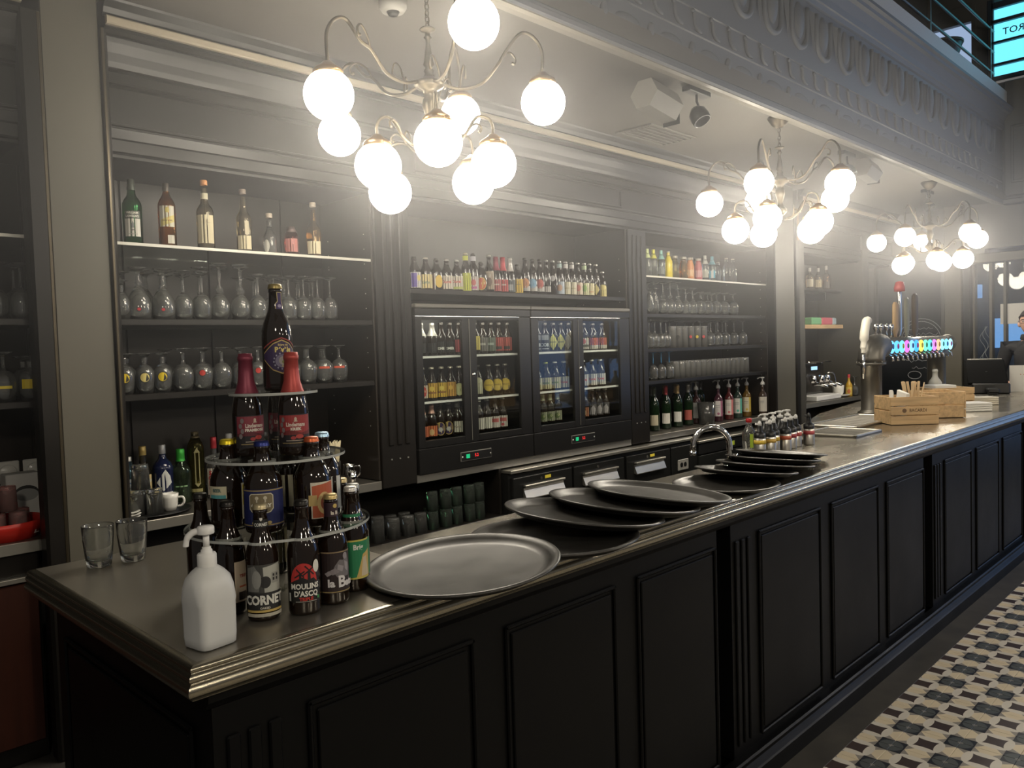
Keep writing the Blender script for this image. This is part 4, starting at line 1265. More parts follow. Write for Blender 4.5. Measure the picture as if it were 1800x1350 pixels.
# --- red foil ring
T0 = Z2 + 0.0035
for k, (fc, c1, words, l, off) in enumerate((((0.20, 0.025, 0.05), (0.22, 0.03, 0.045), ('Lindemans', 'FRAMBOISE'), 'dark beer bottle with maroon foil neck and raspberry label, upper tier left', 22), ((0.42, 0.055, 0.045), (0.30, 0.03, 0.03), ('Lindemans', 'KRIEK'), 'dark beer bottle with bright red foil neck and cherry label, upper tier right', 4), ((0.20, 0.03, 0.05), (0.22, 0.03, 0.05), ('Lindemans', 'KRIEK'), 'red foil beer bottle hidden behind the other two on the upper tier', 0))):
    fr = [('rect', -0.045, 0.045, 0.022, 0.098, (0.012, 0.010, 0.012)), ('rect', -0.040, 0.040, 0.050, 0.096, c1), ('poly', [(-0.040, 0.05), (0.04, 0.05), (0.04, 0.06), (0.015, 0.054), (-0.010, 0.062), (-0.04, 0.056)], tuple(c * 0.5 for c in c1)), ('disc', 0.002, 0.087, 0.003, 0.0045, (0.55, 0.45, 0.35)), ('rect', -0.002, 0.006, 0.081, 0.0835, (0.55, 0.45, 0.35)),
          ('text', words[0], 0.002, 0.074, 0.0125, 0.0005, 0.82, (0.66, 0.55, 0.48)), ('text', words[1], 0.002, 0.0635, 0.0088, 0.0005, 1.0, (0.72, 0.64, 0.56)), ('disc', 0.010, 0.046, 0.009, 0.005, (0.42, 0.05, 0.04)), ('disc', -0.004, 0.043, 0.006, 0.004, (0.34, 0.04, 0.04)), ('rect', -0.03, 0.038, 0.030, 0.032, (0.3, 0.22, 0.1)), ('rect', -0.02, 0.03, 0.036, 0.0375, (0.4, 0.33, 0.26))]
    for q in range(4):
        fr.append(('disc', -0.030 + 0.004 * (q % 2), 0.05 + 0.012 * q, 0.004, 0.006, (0.20, 0.16, 0.16)))
    bottle('beer_bottle', l, (*tops[k], T0), FOIL, front=fr, foil=(fc, 0.150, 0.42), coarse=False, n=28, off=off)
# --- large bottle on top
PE = scaled(LONG, 1.02, 1.03)
pe = [('poly', [(-0.046, 0.092), (-0.02, 0.115), (0.0, 0.1235), (0.02, 0.115), (0.046, 0.092), (0.046, 0.075), (0.022, 0.050), (0.0, 0.041), (-0.022, 0.050), (-0.046, 0.075)], (0.50, 0.36, 0.12)), ('poly', [(-0.046, 0.089), (-0.02, 0.112), (0.0, 0.1205), (0.02, 0.112), (0.046, 0.089), (0.046, 0.078), (0.022, 0.053), (0.0, 0.044), (-0.022, 0.053), (-0.046, 0.078)], (0.035, 0.018, 0.075)), ('poly', [(-0.046, 0.105), (-0.02, 0.122), (0.0, 0.129), (0.02, 0.122), (0.046, 0.105), (0.046, 0.101), (0.02, 0.1185), (0, 0.1255), (-0.02, 0.1185), (-0.046, 0.101)], (0.30, 0.04, 0.03)),
      ('text', 'Bière de', 0.003, 0.1105, 0.007, 0.0002, 1, (0.62, 0.5, 0.2)), ('text', 'Pévèle', 0.003, 0.099, 0.0165, 0.0009, 0.9, (0.70, 0.58, 0.18)), ('disc', 0.002, 0.072, 0.018, 0.016, (0.25, 0.22, 0.33)), ('disc', 0.004, 0.073, 0.012, 0.011, (0.55, 0.52, 0.48)), ('disc', 0.006, 0.070, 0.007, 0.005, (0.3, 0.35, 0.12)), ('text', 'Ambrée', 0.008, 0.060, 0.006, 0.0003, 1, (0.7, 0.6, 0.25))]
for q in range(7):
    a = radians(110 + 25 * q)
    pe.append(('disc', 0.002 + 0.021 * cos(a), 0.072 + 0.019 * sin(a), 0.0018, 0.0022, (0.35, 0.33, 0.45)))
pk = [('poly', [(-0.002, 0.238), (0.0105, 0.238), (0.0105, 0.215), (0.013, 0.210), (0.013, 0.198), (0.0105, 0.192), (0.0115, 0.168), (0.002, 0.168), (-0.002, 0.19), (-0.006, 0.198), (-0.006, 0.21), (-0.001, 0.216)], (0.58, 0.48, 0.2)), ('poly', [(-0.0005, 0.2365), (0.009, 0.2365), (0.009, 0.215), (0.0115, 0.209), (0.0115, 0.199), (0.009, 0.193), (0.01, 0.170), (0.0035, 0.170), (-0.0005, 0.191), (-0.0045, 0.199), (-0.0045, 0.209), (0.0005, 0.215)], (0.05, 0.03, 0.12)), ('disc', 0.004, 0.2045, 0.0045, 0.004, (0.35, 0.3, 0.42))]
ptop = tower_pos(0.018, 60)
bottle('beer_bottle', 'tall brown beer bottle with purple and gold label on the very top of the tower', (*ptop, Z1 + 0.0035), PE, cap=(0.35, 0.27, 0.10), front=pe, coarse=False, n=28, off=16, neck=(0.0175, [(a[0], *[([(u, z) for u, z in x] if isinstance(x, list) else x) for x in a[1:]]) for a in pk]))

# ================================================================== PUMP BOTTLE, TUMBLERS, TRAYS
sb = thing('soap_pump_bottle', 'frosted white hand sanitiser bottle with white pump', 'pump bottle', (0.69, 1.545, BT + 0.0005), face_cam(0.69, 1.545, 33))


def rbox_ring(w, d, r, n=5):
    out = []
    for cx, cy, a0 in ((w / 2 - r, d / 2 - r, 0), (-w / 2 + r, d / 2 - r, pi / 2), (-w / 2 + r, -d / 2 + r, pi), (w / 2 - r, -d / 2 + r, 1.5 * pi)):
        for k in range(n):
            a = a0 + (pi / 2) * k / (n - 1)
            out.append((cx + r * cos(a), cy + r * sin(a)))
    return out


body = MB()
rings = []
for z, w, d, r in ((0.0, 0.072, 0.068, 0.014), (0.003, 0.079, 0.076, 0.016), (0.020, 0.081, 0.078, 0.015), (0.085, 0.082, 0.079, 0.015), (0.093, 0.086, 0.083, 0.019), (0.118, 0.087, 0.084, 0.028), (0.136, 0.082, 0.078, 0.033), (0.149, 0.062, 0.060, 0.029), (0.156, 0.044, 0.044, 0.0218), (0.158, 0.036, 0.036, 0.0178)):
    rings.append([(x, y, z) for x, y in rbox_ring(w, d, min(r, w / 2 - 0.0005, d / 2 - 0.0005))])
nn = len(rings[0])
vs = [p for rg in rings for p in rg]
fs = [(k * nn + i, k * nn + (i + 1) % nn, (k + 1) * nn + (i + 1) % nn, (k + 1) * nn + i) for k in range(len(rings) - 1) for i in range(nn)]
fs += [tuple(range(nn - 1, -1, -1)), tuple((len(rings) - 1) * nn + i for i in range(nn))]
body.add(vs, fs, 0, True)
fm = mat('frosted_plastic', (0.66, 0.66, 0.64), 0.42)
fm.node_tree.nodes['Principled BSDF'].inputs['Subsurface Weight'].default_value = 0.35
fm.node_tree.nodes['Principled BSDF'].inputs['Subsurface Radius'].default_value = (0.03, 0.03, 0.03)
obj('bottle_body', body, fm, sb)
obj('collar', MB().lathe([(0.0175, 0.1565), (0.0185, 0.158), (0.0185, 0.181), (0.0165, 0.184), (0.011, 0.185), (0.011, 0.190), (0.0085, 0.192), (0.0085, 0.196), (0, 0.196)], 24), WHITEP, sb)
pm = MB().cyl((0, 0, 0.1962), 0.0062, 0.026, 14)
pm.lathe([(0, 0.222), (0.0155, 0.222), (0.0165, 0.224), (0.0165, 0.235), (0.0145, 0.2375), (0, 0.2385)], 20)
pm.tube(catmull([(-0.010, 0.0, 0.229), (-0.024, -0.001, 0.226), (-0.034, -0.001, 0.217), (-0.0375, -0.001, 0.205), (-0.038, -0.001, 0.199)], 4), [0.0066] * 9 + [0.0058] * 7 + [0.0052], 10)
pm.xf(Matrix.Rotation(radians(-40), 4, 'Z'))
obj('pump_head', pm, WHITEP, sb)


def tumbler_mesh():
    o = [(0.0, 0.0), (0.028, 0.0), (0.0315, 0.003), (0.0335, 0.022), (0.0345, 0.03), (0.0395, 0.088), (0.041, 0.112), (0.0418, 0.1145), (0.0408, 0.116)]
    i = [(0.0395, 0.1145), (0.0380, 0.088), (0.0325, 0.026), (0.028, 0.0185), (0.0, 0.017)]
    mb = MB().lathe(o + i, 30)
    for k, (x, y, z) in enumerate(mb.v):
        if 0.02 < z < 0.09:
            a = atan2(y, x)
            s = 1 + 0.018 * cos(10 * a)
            mb.v[k] = (x * s, y * s, z)
    return mb


tm = tumbler_mesh().mesh('glass_wall', GLASS)
for (x, y, l) in ((0.758, 2.384, 'clear straight tumbler on the bar end, the left one of two'), (0.845, 2.372, 'clear faceted tumbler on the bar end, right beside its twin')):
    t = thing('drinking_glass', l, 'glass', (x, y, BT + 0.0005), 0.3, 'two tumblers on the bar end')
    link('glass_wall', tm, t)


def tray_mesh(R=0.248):
    q = R / 0.25
    pr = [(r, z * q) for r, z in [(0, 0.004), (R - 0.05, 0.004), (R - 0.038, 0.007), (R - 0.026, 0.0155), (R - 0.016, 0.0225), (R - 0.008, 0.0245), (R - 0.002, 0.0235), (R, 0.0205), (R - 0.002, 0.0175), (R - 0.010, 0.019), (R - 0.022, 0.011), (R - 0.034, 0.002), (R - 0.05, 0.0), (0, 0.0)]]
    return MB().lathe(pr, 72).mesh('tray', TRAYM)


tme, tms = tray_mesh(0.25), tray_mesh(0.208)
TR = [(tme, 1.335, 1.508, 0.0140, -3.9, 0, 'large round dark tray nearest, lying alone beside the bottle tower'),
      (tme, 1.742, 1.560, 0.0, 0, 0, 'round dark serving tray at the bottom of the near leaning row'),
      (tme, 1.915, 1.590, 0.036, 6.5, 3, 'round dark serving tray, second up in the near leaning row'),
      (tme, 2.135, 1.600, 0.036, 6.5, 3, 'round dark serving tray, second from the top of the near leaning row'),
      (tme, 2.340, 1.600, 0.037, 6.5, 3, 'round dark serving tray on top of the near leaning row'),
      (tms, 2.820, 1.610, 0.0, 0, 0, 'smaller round dark tray, the lowest of the far stack'),
      (tms, 3.017, 1.630, 0.024, 6.3, 0, 'smaller round dark tray, second lowest of the far stack'),
      (tms, 3.242, 1.660, 0.0215, 6.3, 0, 'smaller round dark tray in the middle of the far stack'),
      (tms, 3.397, 1.702, 0.025, 6.3, 0, 'smaller round dark tray, second from the top of the far stack'),
      (tms, 3.561, 1.740, 0.0275, 6.3, 0, 'smaller round dark tray on top of the far stack')]
for me_, x, y, dz, ty, tx_, l in TR:
    o = link('serving_tray', me_, None, (x, y, BT + 0.0005 + dz))
    o.rotation_euler = (radians(tx_), radians(ty), 0)
    tag(o, l, 'tray', 'round trays along the bar')

# pendants over the tables in front of the bar (they light the floor and mirror in the fridge doors)
DOMEW = emis('opal_shade', (1.0, 0.93, 0.82), 5.0)
BULB = emis('pendant_bulb', (1.0, 0.86, 0.66), DOME_L * 3)


def pendant(x, y, z, label):
    t = thing('pendant_lamp', label, 'lamp', (x, y, z))
    obj('shade', MB().lathe([(0.02, 0.17), (0.06, 0.165), (0.11, 0.13), (0.14, 0.07), (0.15, 0.0), (0.146, 0.0), (0.135, 0.07), (0.105, 0.125), (0.055, 0.158), (0.02, 0.16)], 28), DOMEW, t)
    obj('bulb', MB().ball((0, 0, 0.03), 0.07, 20, 12), BULB, t)
    obj('cord', MB().cyl((0, 0, 0.17), 0.006, 6.95 - z - 0.17, 6), BLACKP, t)


FILLG = emis('fill_globe_light', (1.0, 0.90, 0.74), 46.0)


def fill_globe(x, y, z, label):  # unseen globes added to brighten bottles and bar end from the front
    t = thing('added_globe', label, 'lamp', (x, y, z))
    obj('globe', MB().ball((0, 0, 0), 0.17, 24, 14), FILLG, t)
    obj('holder', MB().lathe([(0, 0.20), (0.03, 0.20), (0.07, 0.165), (0.075, 0.15), (0, 0.15)], 20), BRASS, t)
    obj('cord', MB().cyl((0, 0, 0.20), 0.006, 6.95 - z - 0.20, 6), BLACKP, t)


fill_globe(-0.9, -0.7, 2.9, 'added opal globe light behind the camera, left, brightening the bar end')
fill_globe(1.6, -1.6, 2.9, 'added opal globe light behind the camera, right, brightening the bar')
fill_globe(4.6, -1.5, 2.9, 'added opal globe light beyond the tiled aisle, for front light')
struct('ceiling_upper', MB().box(-3, XE + 0.2, -3.4, 5.0, 6.95, 7.05), CEILP, 'high ceiling of the hall above the balcony')
for k, (x, y, z) in enumerate(((0.6, -1.6, 2.35), (3.9, -0.6, 2.2), (5.6, 0.0, 2.15), (7.3, 0.0, 2.1), (8.3, 0.0, 2.1), (2.2, -2.2, 2.35))):
    pendant(x, y, z, ('white dome pendant hanging behind the camera', 'white dome pendant in front of the bar middle', 'white dome pendant over the tiled aisle, third along', 'white dome pendant over the tiled aisle, fourth along', 'white dome pendant over the far tiled aisle', 'white dome pendant further back over the hall')[k])

# ================================================================== BAR TOP, FURTHER ALONG
# swan neck tap
t = thing('bar_tap', 'chrome swan neck water tap behind the trays', 'tap', (3.30, 1.86, BT + 0.0005))
obj('base', MB().lathe([(0, 0), (0.030, 0), (0.030, 0.006), (0.022, 0.012), (0.020, 0.035), (0, 0.035)], 20), CHROME, t)
dv = Vector((-0.62, 0.55, 0)).normalized()
arc = [Vector((0, 0, 0.03)), Vector((0, 0, 0.075))]
for k in range(13):
    a = pi * k / 12
    arc.append(dv * (0.085 * (1 - cos(a))) + Vector((0, 0, 0.10 + 0.085 * sin(a))))
arc.append(dv * 0.172 + Vector((0, 0, 0.075)))
obj('spout', MB().tube(arc, 0.0135, 14), CHROME, t)
obj('lever', MB().tube([(0.02, -0.004, 0.022), (0.055, -0.01, 0.05)], 0.006, 8), CHROME, t)
obj('aerator', MB().cyl((dv.x * 0.172, dv.y * 0.172, 0.058), 0.0155, 0.02, 14), CHROME, t)

# spray cans of syrup by the tap
CANM = mat('can_steel', (0.55, 0.53, 0.48), 0.28, 0.9)


def spray_can(label, x, y, band, nozzle, h=0.135, r=0.029):
    t = thing('spray_can', label, 'spray can', (x, y, BT + 0.0005), face_cam(x, y, 0), 'spray cans on the bar')
    obj('can', MB().lathe([(0, 0), (r, 0), (r, 0.004), (r, h * 0.62), (r * 0.93, h * 0.64), (0, h * 0.64)], 18), CANM, t)
    obj('band', MB().lathe([(r + 0.0006, h * 0.42), (r + 0.0008, h * 0.42), (r + 0.0008, h * 0.57), (r + 0.0006, h * 0.57)], 18), paint(band), t)
    obj('black_top', MB().lathe([(r * 0.95, h * 0.64), (r * 0.97, h * 0.66), (r * 0.97, h * 0.82), (r * 0.7, h * 0.86), (r * 0.45, h * 0.9), (r * 0.4, h * 1.1), (0, h * 1.1)], 16), BLACKP, t)
    nz = MB().lathe([(0, h * 1.1), (0.010, h * 1.1), (0.009, h * 1.22), (0.004, h * 1.28), (0, h * 1.28)], 8)
    nz.bbox(-0.022, 0.010, -0.006, 0.006, h * 1.12, h * 1.2, 0.002)
    obj('nozzle', nz, paint(nozzle, 0.4), t)
    return t


cans = [(3.715, 1.925, (0.65, 0.45, 0.05), 'grey', 'spray can with yellow band and white crumpled nozzle, left end of the row'), (3.80, 1.913, (0.62, 0.40, 0.08), '', 'spray can with ochre band, second from the left of the row'), (3.875, 1.93, (0.62, 0.42, 0.05), '', 'spray can with mustard band between ochre and red ones'),
        (3.955, 1.905, (0.55, 0.12, 0.06), '', 'spray can with red band, the first red one in the row'), (4.05, 1.92, (0.35, 0.04, 0.05), '', 'spray can with dark red band in the middle of the reds'), (4.13, 1.93, (0.50, 0.08, 0.07), '', 'spray can with pink red band, last but one'), (4.235, 1.905, (0.50, 0.08, 0.09), '', 'spray can with red band and plain steel body at the right end')]
for k, (x, y, b, _, l) in enumerate(cans):
    spray_can(l, x, y, b, (0.72, 0.71, 0.68) if k != 6 else (0.03, 0.03, 0.03))
t = bottle('water_bottle', 'small clear bottle with red cap and lime strip beside the spray cans', (3.765, 2.01, BT + 0.0005), scaled(LONG, 0.95, 0.72), GLASS, front=[('rect', 0.004, 0.022, 0.03, 0.10, (0.42, 0.6, 0.05))], foil=((0.5, 0.03, 0.03), 0.158, 0.4), coarse=True)
for (x, y, c, l) in ((3.90, 1.99, (0.70, 0.69, 0.66), 'dark syrup bottle with white pump spout behind the mustard spray can'), (3.99, 1.99, (0.70, 0.69, 0.66), 'dark syrup bottle with white pump spout behind the red spray can'), (4.09, 2.0, (0.70, 0.69, 0.66), 'dark syrup bottle with white spout behind the dark red can'), (4.18, 2.0, (0.70, 0.69, 0.66), 'dark syrup bottle with white spout near the drip tray end')):
    t = thing('syrup_bottle', l, 'bottle', (x, y, BT + 0.0005), face_cam(x, y))
    obj('bottle_body', MB().lathe([(0, 0), (0.026, 0), (0.028, 0.004), (0.028, 0.10), (0.02, 0.125), (0.014, 0.135), (0.014, 0.155), (0, 0.155)], 16), BLACKP, t)
    p = MB().lathe([(0, 0.155), (0.016, 0.155), (0.016, 0.168), (0.006, 0.172), (0.006, 0.182), (0.016, 0.184), (0.015, 0.192), (0, 0.194)], 14)
    p.tube([(0, 0, 0.188), (-0.022, -0.002, 0.186), (-0.034, -0.004, 0.176)], 0.0045, 8)
    obj('pump_spout', p, paint(c, 0.4), t)
    art_obj('paper_label', [('rect', -0.016, 0.016, 0.05, 0.085, (0.5, 0.5, 0.47) if x > 4 else (0.3, 0.05, 0.04))], 0.028, t, True)

# drip trays let into the bar
for k, (x0, x1, l) in enumerate(((4.62, 5.02, 'steel drip tray in the bar nearest the spray cans'), (5.10, 5.98, 'long steel drip tray under the beer tap pipe'))):
    t = thing('drip_tray', l, 'drip tray', (0, 0, BT + 0.0005))
    y0, y1 = (1.80, 2.14) if k == 0 else (1.98, 2.32)
    obj('pan', MB().box(x0, x1, y0, y1, 0, 0.004), STEELD, t)
    rim = MB()
    for (a, b, c, d) in ((x0, x1, y0, y0 + 0.02), (x0, x1, y1 - 0.02, y1), (x0, x0 + 0.02, y0, y1), (x1 - 0.02, x1, y0, y1)):
        rim.bbox(a, b, c, d, 0.0045, 0.016, 0.003)
    obj('rim', rim, STEEL, t)
    q = x0 + 0.045
    while q < x1 - 0.03:
        obj('slat', MB().bbox(q, q + 0.022, y0 + 0.022, y1 - 0.022, 0.006, 0.012, 0.002), mat('drip_slat', (0.16, 0.15, 0.13), 0.4, 0.6), t)
        q += 0.05

# beer tap: pewter pipe bridge
bt_ = thing('beer_tap_tower', 'dark pewter pipe shaped beer tap tower with lit medallions', 'beer tap', (6.23, 2.31, BT + 0.0005))
obj('column', MB().lathe([(0, 0), (0.10, 0), (0.10, 0.012), (0.082, 0.02), (0.075, 0.03), (0.075, 0.36), (0.09, 0.365), (0.105, 0.37), (0.105, 0.385), (0, 0.385)], 28), PEWTER, bt_)
elb = [Vector((0, 0, 0.385))]
for k in range(9):
    a = (pi / 2) * k / 8
    elb.append(Vector((0.13 * (1 - cos(a)), 0, 0.385 + 0.03 + 0.09 * sin(a) + 0.0)))
elb.append(Vector((0.17, 0, 0.505)))
e = obj('elbow', MB().tube(elb, [0.098] * 2 + [0.098] * 9, 22), PEWTER, bt_)
bolts = MB()
for k in range(10):
    a = 2 * pi * k / 10
    bolts.cyl((0.098 * cos(a), 0.098 * sin(a), 0.382), 0.007, 0.012, 6)
obj('flange_bolts', bolts, PEWTER, e)
obj('bridge_pipe', MB().cyl((0.17, 0, 0.505), 0.068, 1.66, 24, axis='X'), mat('polished_pipe', (0.6, 0.58, 0.54), 0.2, 0.95), bt_)
obj('end_cap', MB().lathe([(0, 0.0), (0.072, 0.0), (0.078, 0.01), (0.072, 0.03), (0.03, 0.045), (0, 0.048)], 20, rot=Matrix.Rotation(pi / 2, 3, 'Y')).xf(Matrix.Translation((1.83, 0, 0.505))), PEWTER, bt_)
obj('column', MB().lathe([(0, 0), (0.10, 0), (0.10, 0.012), (0.08, 0.02), (0.075, 0.03), (0.075, 0.40), (0.105, 0.405), (0.105, 0.42), (0.09, 0.43), (0.09, 0.452), (0, 0.452)], 24, (1.53, 0, 0)), PEWTER, bt_)
MEDC = [(0.15, 0.55, 1.0), (0.1, 0.45, 0.9), (0.15, 0.7, 1.0), (0.75, 0.15, 0.75), (0.2, 0.5, 0.95), (0.05, 0.35, 0.75), (0.9, 0.75, 0.1), (0.15, 0.75, 0.45), (0.1, 0.7, 0.6), (0.5, 0.2, 0.85), (0.9, 0.4, 0.25), (0.25, 0.75, 1.0), (0.2, 0.65, 0.95), (0.35, 0.8, 1.0)]
for k in range(14):
    x = 0.23 + 0.112 * k
    m = emis('medallion_light_%d' % k, MEDC[k], 1.5)
    md = obj('medallion', MB().lathe([(0, 0.0), (0.047, 0.0), (0.05, 0.006), (0.045, 0.012), (0, 0.013)], 18, rot=Matrix.Rotation(pi / 2, 3, 'X')).xf(Matrix.Translation((x, -0.066, 0.495))), m, bt_)
    # printed badge on the lit disc
    b = MB().lathe([(0.0, 0.0), (0.022, 0.0), (0.02, 0.003), (0, 0.0035)], 12, rot=Matrix.Rotation(pi / 2, 3, 'X')).xf(Matrix.Translation((x + 0.004, -0.0795, 0.50)))
    obj('badge', b, paint(((0.02, 0.1, 0.4), (0.5, 0.05, 0.3), (0.6, 0.5, 0.05), (0.02, 0.3, 0.2))[k % 4]), md)
    obj('tap_spout', MB().tube([(x, -0.04, 0.44), (x, -0.075, 0.42), (x, -0.08, 0.385)], 0.009, 8), CHROME, bt_)
hd = [(-0.14, 0.02, 0.60, (0.72, 0.70, 0.64), 'white'), (0.06, 0, 0.58, (0.6, 0.58, 0.55), 'chrome'), (0.20, 0, 0.58, (0.6, 0.58, 0.55), 'chrome'), (0.56, 0, 0.58, (0.42, 0.28, 0.14), 'wood'), (0.66, 0, 0.60, (0.62, 0.6, 0.57), 'pink'), (0.80, 0, 0.58, (0.45, 0.42, 0.3), 'olive'), (1.00, 0, 0.58, (0.16, 0.11, 0.07), 'dark')]
wh = MB().tube(catmull([(-0.15, 0, 0.46), (-0.15, 0, 0.49), (-0.14, 0, 0.53), (-0.12, -0.0, 0.62), (-0.08, 0, 0.70), (-0.045, 0, 0.70)], 5), [0.016] * 6 + [0.022] * 6 + [0.032] * 9 + [0.028] * 5, 12)
obj('tap_handle', wh, mat('ivory_handle', (0.72, 0.69, 0.6), 0.3), bt_)
obj('handle_stem', MB().cyl((-0.15, 0, 0.27), 0.011, 0.19, 10).bbox(-0.15, -0.07, -0.012, 0.012, 0.40, 0.43, 0.004), CHROME, bt_)
for (x, h, r, c, rgh, met) in ((0.52, 0.28, 0.045, (0.45, 0.30, 0.15), 0.5, 0), (0.62, 0.40, 0.034, (0.62, 0.6, 0.56), 0.15, 1.0), (0.78, 0.32, 0.04, (0.30, 0.30, 0.22), 0.4, 0), (0.98, 0.36, 0.05, (0.12, 0.085, 0.055), 0.4, 0)):
    hh = MB().lathe([(0, 0), (r * 0.5, 0), (r * 0.55, 0.02), (r, 0.06), (r, h - 0.06), (r * 0.9, h - 0.02), (r * 0.5, h), (0, h)], 16, (x, 0.0, 0.573))
    hh.v = [(a, b * 0.45, c2) for a, b, c2 in hh.v]
    hdl = obj('tap_handle', hh, paint(c, rgh, met), bt_)
    if met:
        obj('handle_top', MB().lathe([(0, 0), (0.04, 0), (0.042, 0.03), (0.03, 0.075), (0, 0.085)], 14, (x, 0, 0.94)), paint((0.5, 0.12, 0.12), 0.4), hdl)
for k, x in enumerate((0.10, 0.20, 0.32, 0.42)):
    obj('small_lever', MB().lathe([(0, 0), (0.010, 0), (0.008, 0.05), (0.020, 0.07), (0.020, 0.10), (0, 0.105)], 10, (x, 0, 0.573)), CHROME, bt_)


# pine crates
def crate(label, x, y, w, d, h, rz, slats=3, text=None):
    t = thing('wooden_crate', label, 'crate', (x, y, BT + 0.0005), rz, 'pine crates on the far bar')
    for sy in (-1, 1):
        for k in range(slats):
            z0 = h * k / slats
            s = obj('slat', MB().bbox(-w / 2, w / 2, sy * d / 2 - 0.005, sy * d / 2 + 0.005, z0 + 0.002, z0 + h / slats - 0.004, 0.0015), PINE, t)
            if text and sy < 0 and k == 1:
                mb, ms = art([('text', text, 0.02, z0 + h / slats / 2, 0.03, 0.0005, 0.9, (0.12, 0.07, 0.03)), ('disc', -w * 0.22, z0 + h / slats / 2, 0.014, 0.014, (0.14, 0.08, 0.04))])
                mb.v = [(a, b - d / 2 - 0.0052, c) for a, b, c in mb.v]
                me = bpy.data.meshes.new('printing')
                me.from_pydata(mb.v, [], mb.f)
                for mm in ms:
                    me.materials.append(mm)
                me.polygons.foreach_set('material_index', mb.m)
                link('printing', me, s)
    for sx in (-1, 1):
        for k in range(2):
            z0 = h * k / 2
            obj('end_board', MB().bbox(sx * w / 2 - 0.006 - sx * 0.007, sx * w / 2 + 0.006 - sx * 0.007, -d / 2 + 0.006, d / 2 - 0.006, z0 + 0.003, z0 + h / 2 - 0.005, 0.0015), PINE, t)
    obj('bottom_board', MB().bbox(-w / 2 + 0.014, w / 2 - 0.014, -d / 2 + 0.006, d / 2 - 0.006, 0.0, 0.008, 0.001), PINE, t)
    return t


RC = radians(-46)
cr1 = crate('pine crate nearest, with dark printing, holding napkins and wooden sticks', 5.61, 1.86, 0.31, 0.24, 0.185, RC, 3, 'BACARDI')
cr2 = crate('pine crate standing right behind the printed one', 6.17, 1.84, 0.30, 0.26, 0.185, radians(40))
cr3 = crate('pine crate further along the bar with napkin packs', 6.98, 2.02, 0.34, 0.24, 0.165, radians(-44))
rs = random.Random(3)
for k in range(12):
    a, ti = rs.uniform(0, 2 * pi), rs.uniform(0.05, 0.22)
    px, py = 5.665 + rs.uniform(-0.05, 0.05), 1.835 + rs.uniform(-0.045, 0.045)
    tag(obj('stir_stick', MB().bbox(-0.008, 0.008, -0.0015, 0.0015, 0, 0.265, 0.0005).xf(Matrix.Rotation(ti, 4, (cos(a), sin(a), 0))), PINE2, None, (px, py, BT + 0.010), rs.uniform(0, 3)), 'flat wooden stir stick sprouting from the printed crate', 'stick', 'stir sticks in the printed crate')
for k, (x, y, rz, l) in enumerate(((5.535, 1.925, 0.3, 'white folded napkin in the left end of the printed crate'), (5.575, 1.885, 0.9, 'second white napkin tilted in the printed crate beside the sticks'))):
    o = obj('napkin', MB().bbox(-0.055, 0.055, -0.012, 0.012, 0.0, 0.205, 0.004).xf(Matrix.Rotation(0.2 * (1 - 2 * k), 4, 'Y')), PAPER, None, (x, y, BT + 0.012), rz)
    tag(o, l, 'napkin')
for k, (x, y, z, s, l) in enumerate(((6.72, 1.77, 0, 1.0, 'stack of white paper napkins on the bar before the last crate'), (7.35, 1.86, 0, 0.9, 'pale cream box of napkins, further along the bar'))):
    t = thing('napkin_stack', l, 'napkins', (x, y, BT + 0.0005), RC)
    for q in range(4):
        obj('napkin', MB().bbox(-0.12 * s + 0.004 * (q % 2), 0.12 * s, -0.09 * s, 0.09 * s - 0.004 * (q % 2), 0.016 * q, 0.016 * q + 0.0155, 0.004), PAPER if k == 0 else paint((0.6, 0.55, 0.45)), t)
t = thing('spare_napkins', 'white napkins lying in the furthest pine crate', 'napkins', (6.98, 2.02, BT + 0.010), RC)
obj('napkin', MB().bbox(-0.12, 0.05, -0.09, 0.09, 0.0, 0.172, 0.006), PAPER, t)
bottle('frosted_bottle', 'pale frosted glass bottle standing behind the crates', (7.12, 2.13, BT + 0.0005), scaled(WINE, 1.25, 0.92), mat('frosted_glass', (0.55, 0.54, 0.48), 0.5))
# till
t = thing('cash_register', 'black till with tilted touch screen and card reader', 'till', (8.85, 2.16, BT + 0.0005), radians(20))
obj('base', MB().bbox(-0.16, 0.16, -0.16, 0.16, 0, 0.10, 0.01), BLACKP, t)
TM = Matrix.Translation((-0.10, 0.02, 0.09)) @ Matrix.Rotation(radians(52), 4, 'Y')
obj('screen', MB().bbox(-0.014, 0.014, -0.17, 0.17, 0.0, 0.36, 0.008).xf(TM), mat('matt_black', (0.006, 0.006, 0.006), 0.8, spec=0.05), t)
obj('screen_rim', MB().bbox(-0.016, 0.016, -0.15, 0.15, 0.361, 0.372, 0.002).xf(TM), GREYL, t)
obj('arm', MB().tube([(0.0, 0.02, 0.09), (0.02, 0.02, 0.16), (0.05, 0.02, 0.19)], 0.03, 10), BLACKP, t)
obj('printer', MB().bbox(0.17, 0.33, -0.10, 0.10, 0, 0.15, 0.012), BLACKP, t)
obj('card_reader', MB().bbox(-0.36, -0.18, -0.05, 0.05, 0.02, 0.06, 0.01).xf(Matrix.Rotation(0.0, 4, 'Y')).bbox(-0.30, -0.24, -0.04, 0.04, 0.0, 0.02, 0.003), BLACKP, t)
t = thing('paper_receipt', 'white paper sheet held up by the till', 'paper', (9.10, 1.90, 1.36))
obj('sheet', MB().bbox(-0.001, 0.001, -0.11, 0.11, -0.26, 0.0, 0.0003).xf(Matrix.Rotation(0.3, 4, 'Z')).xf(Matrix.Translation((0, 0.03, 0))), PAPER, t)

# ================================================================== GLASSWARE
def shell(outer, wall, foot_solid):
    """outer profile from rim down to the inside bottom is mirrored inward by the wall thickness"""
    return outer


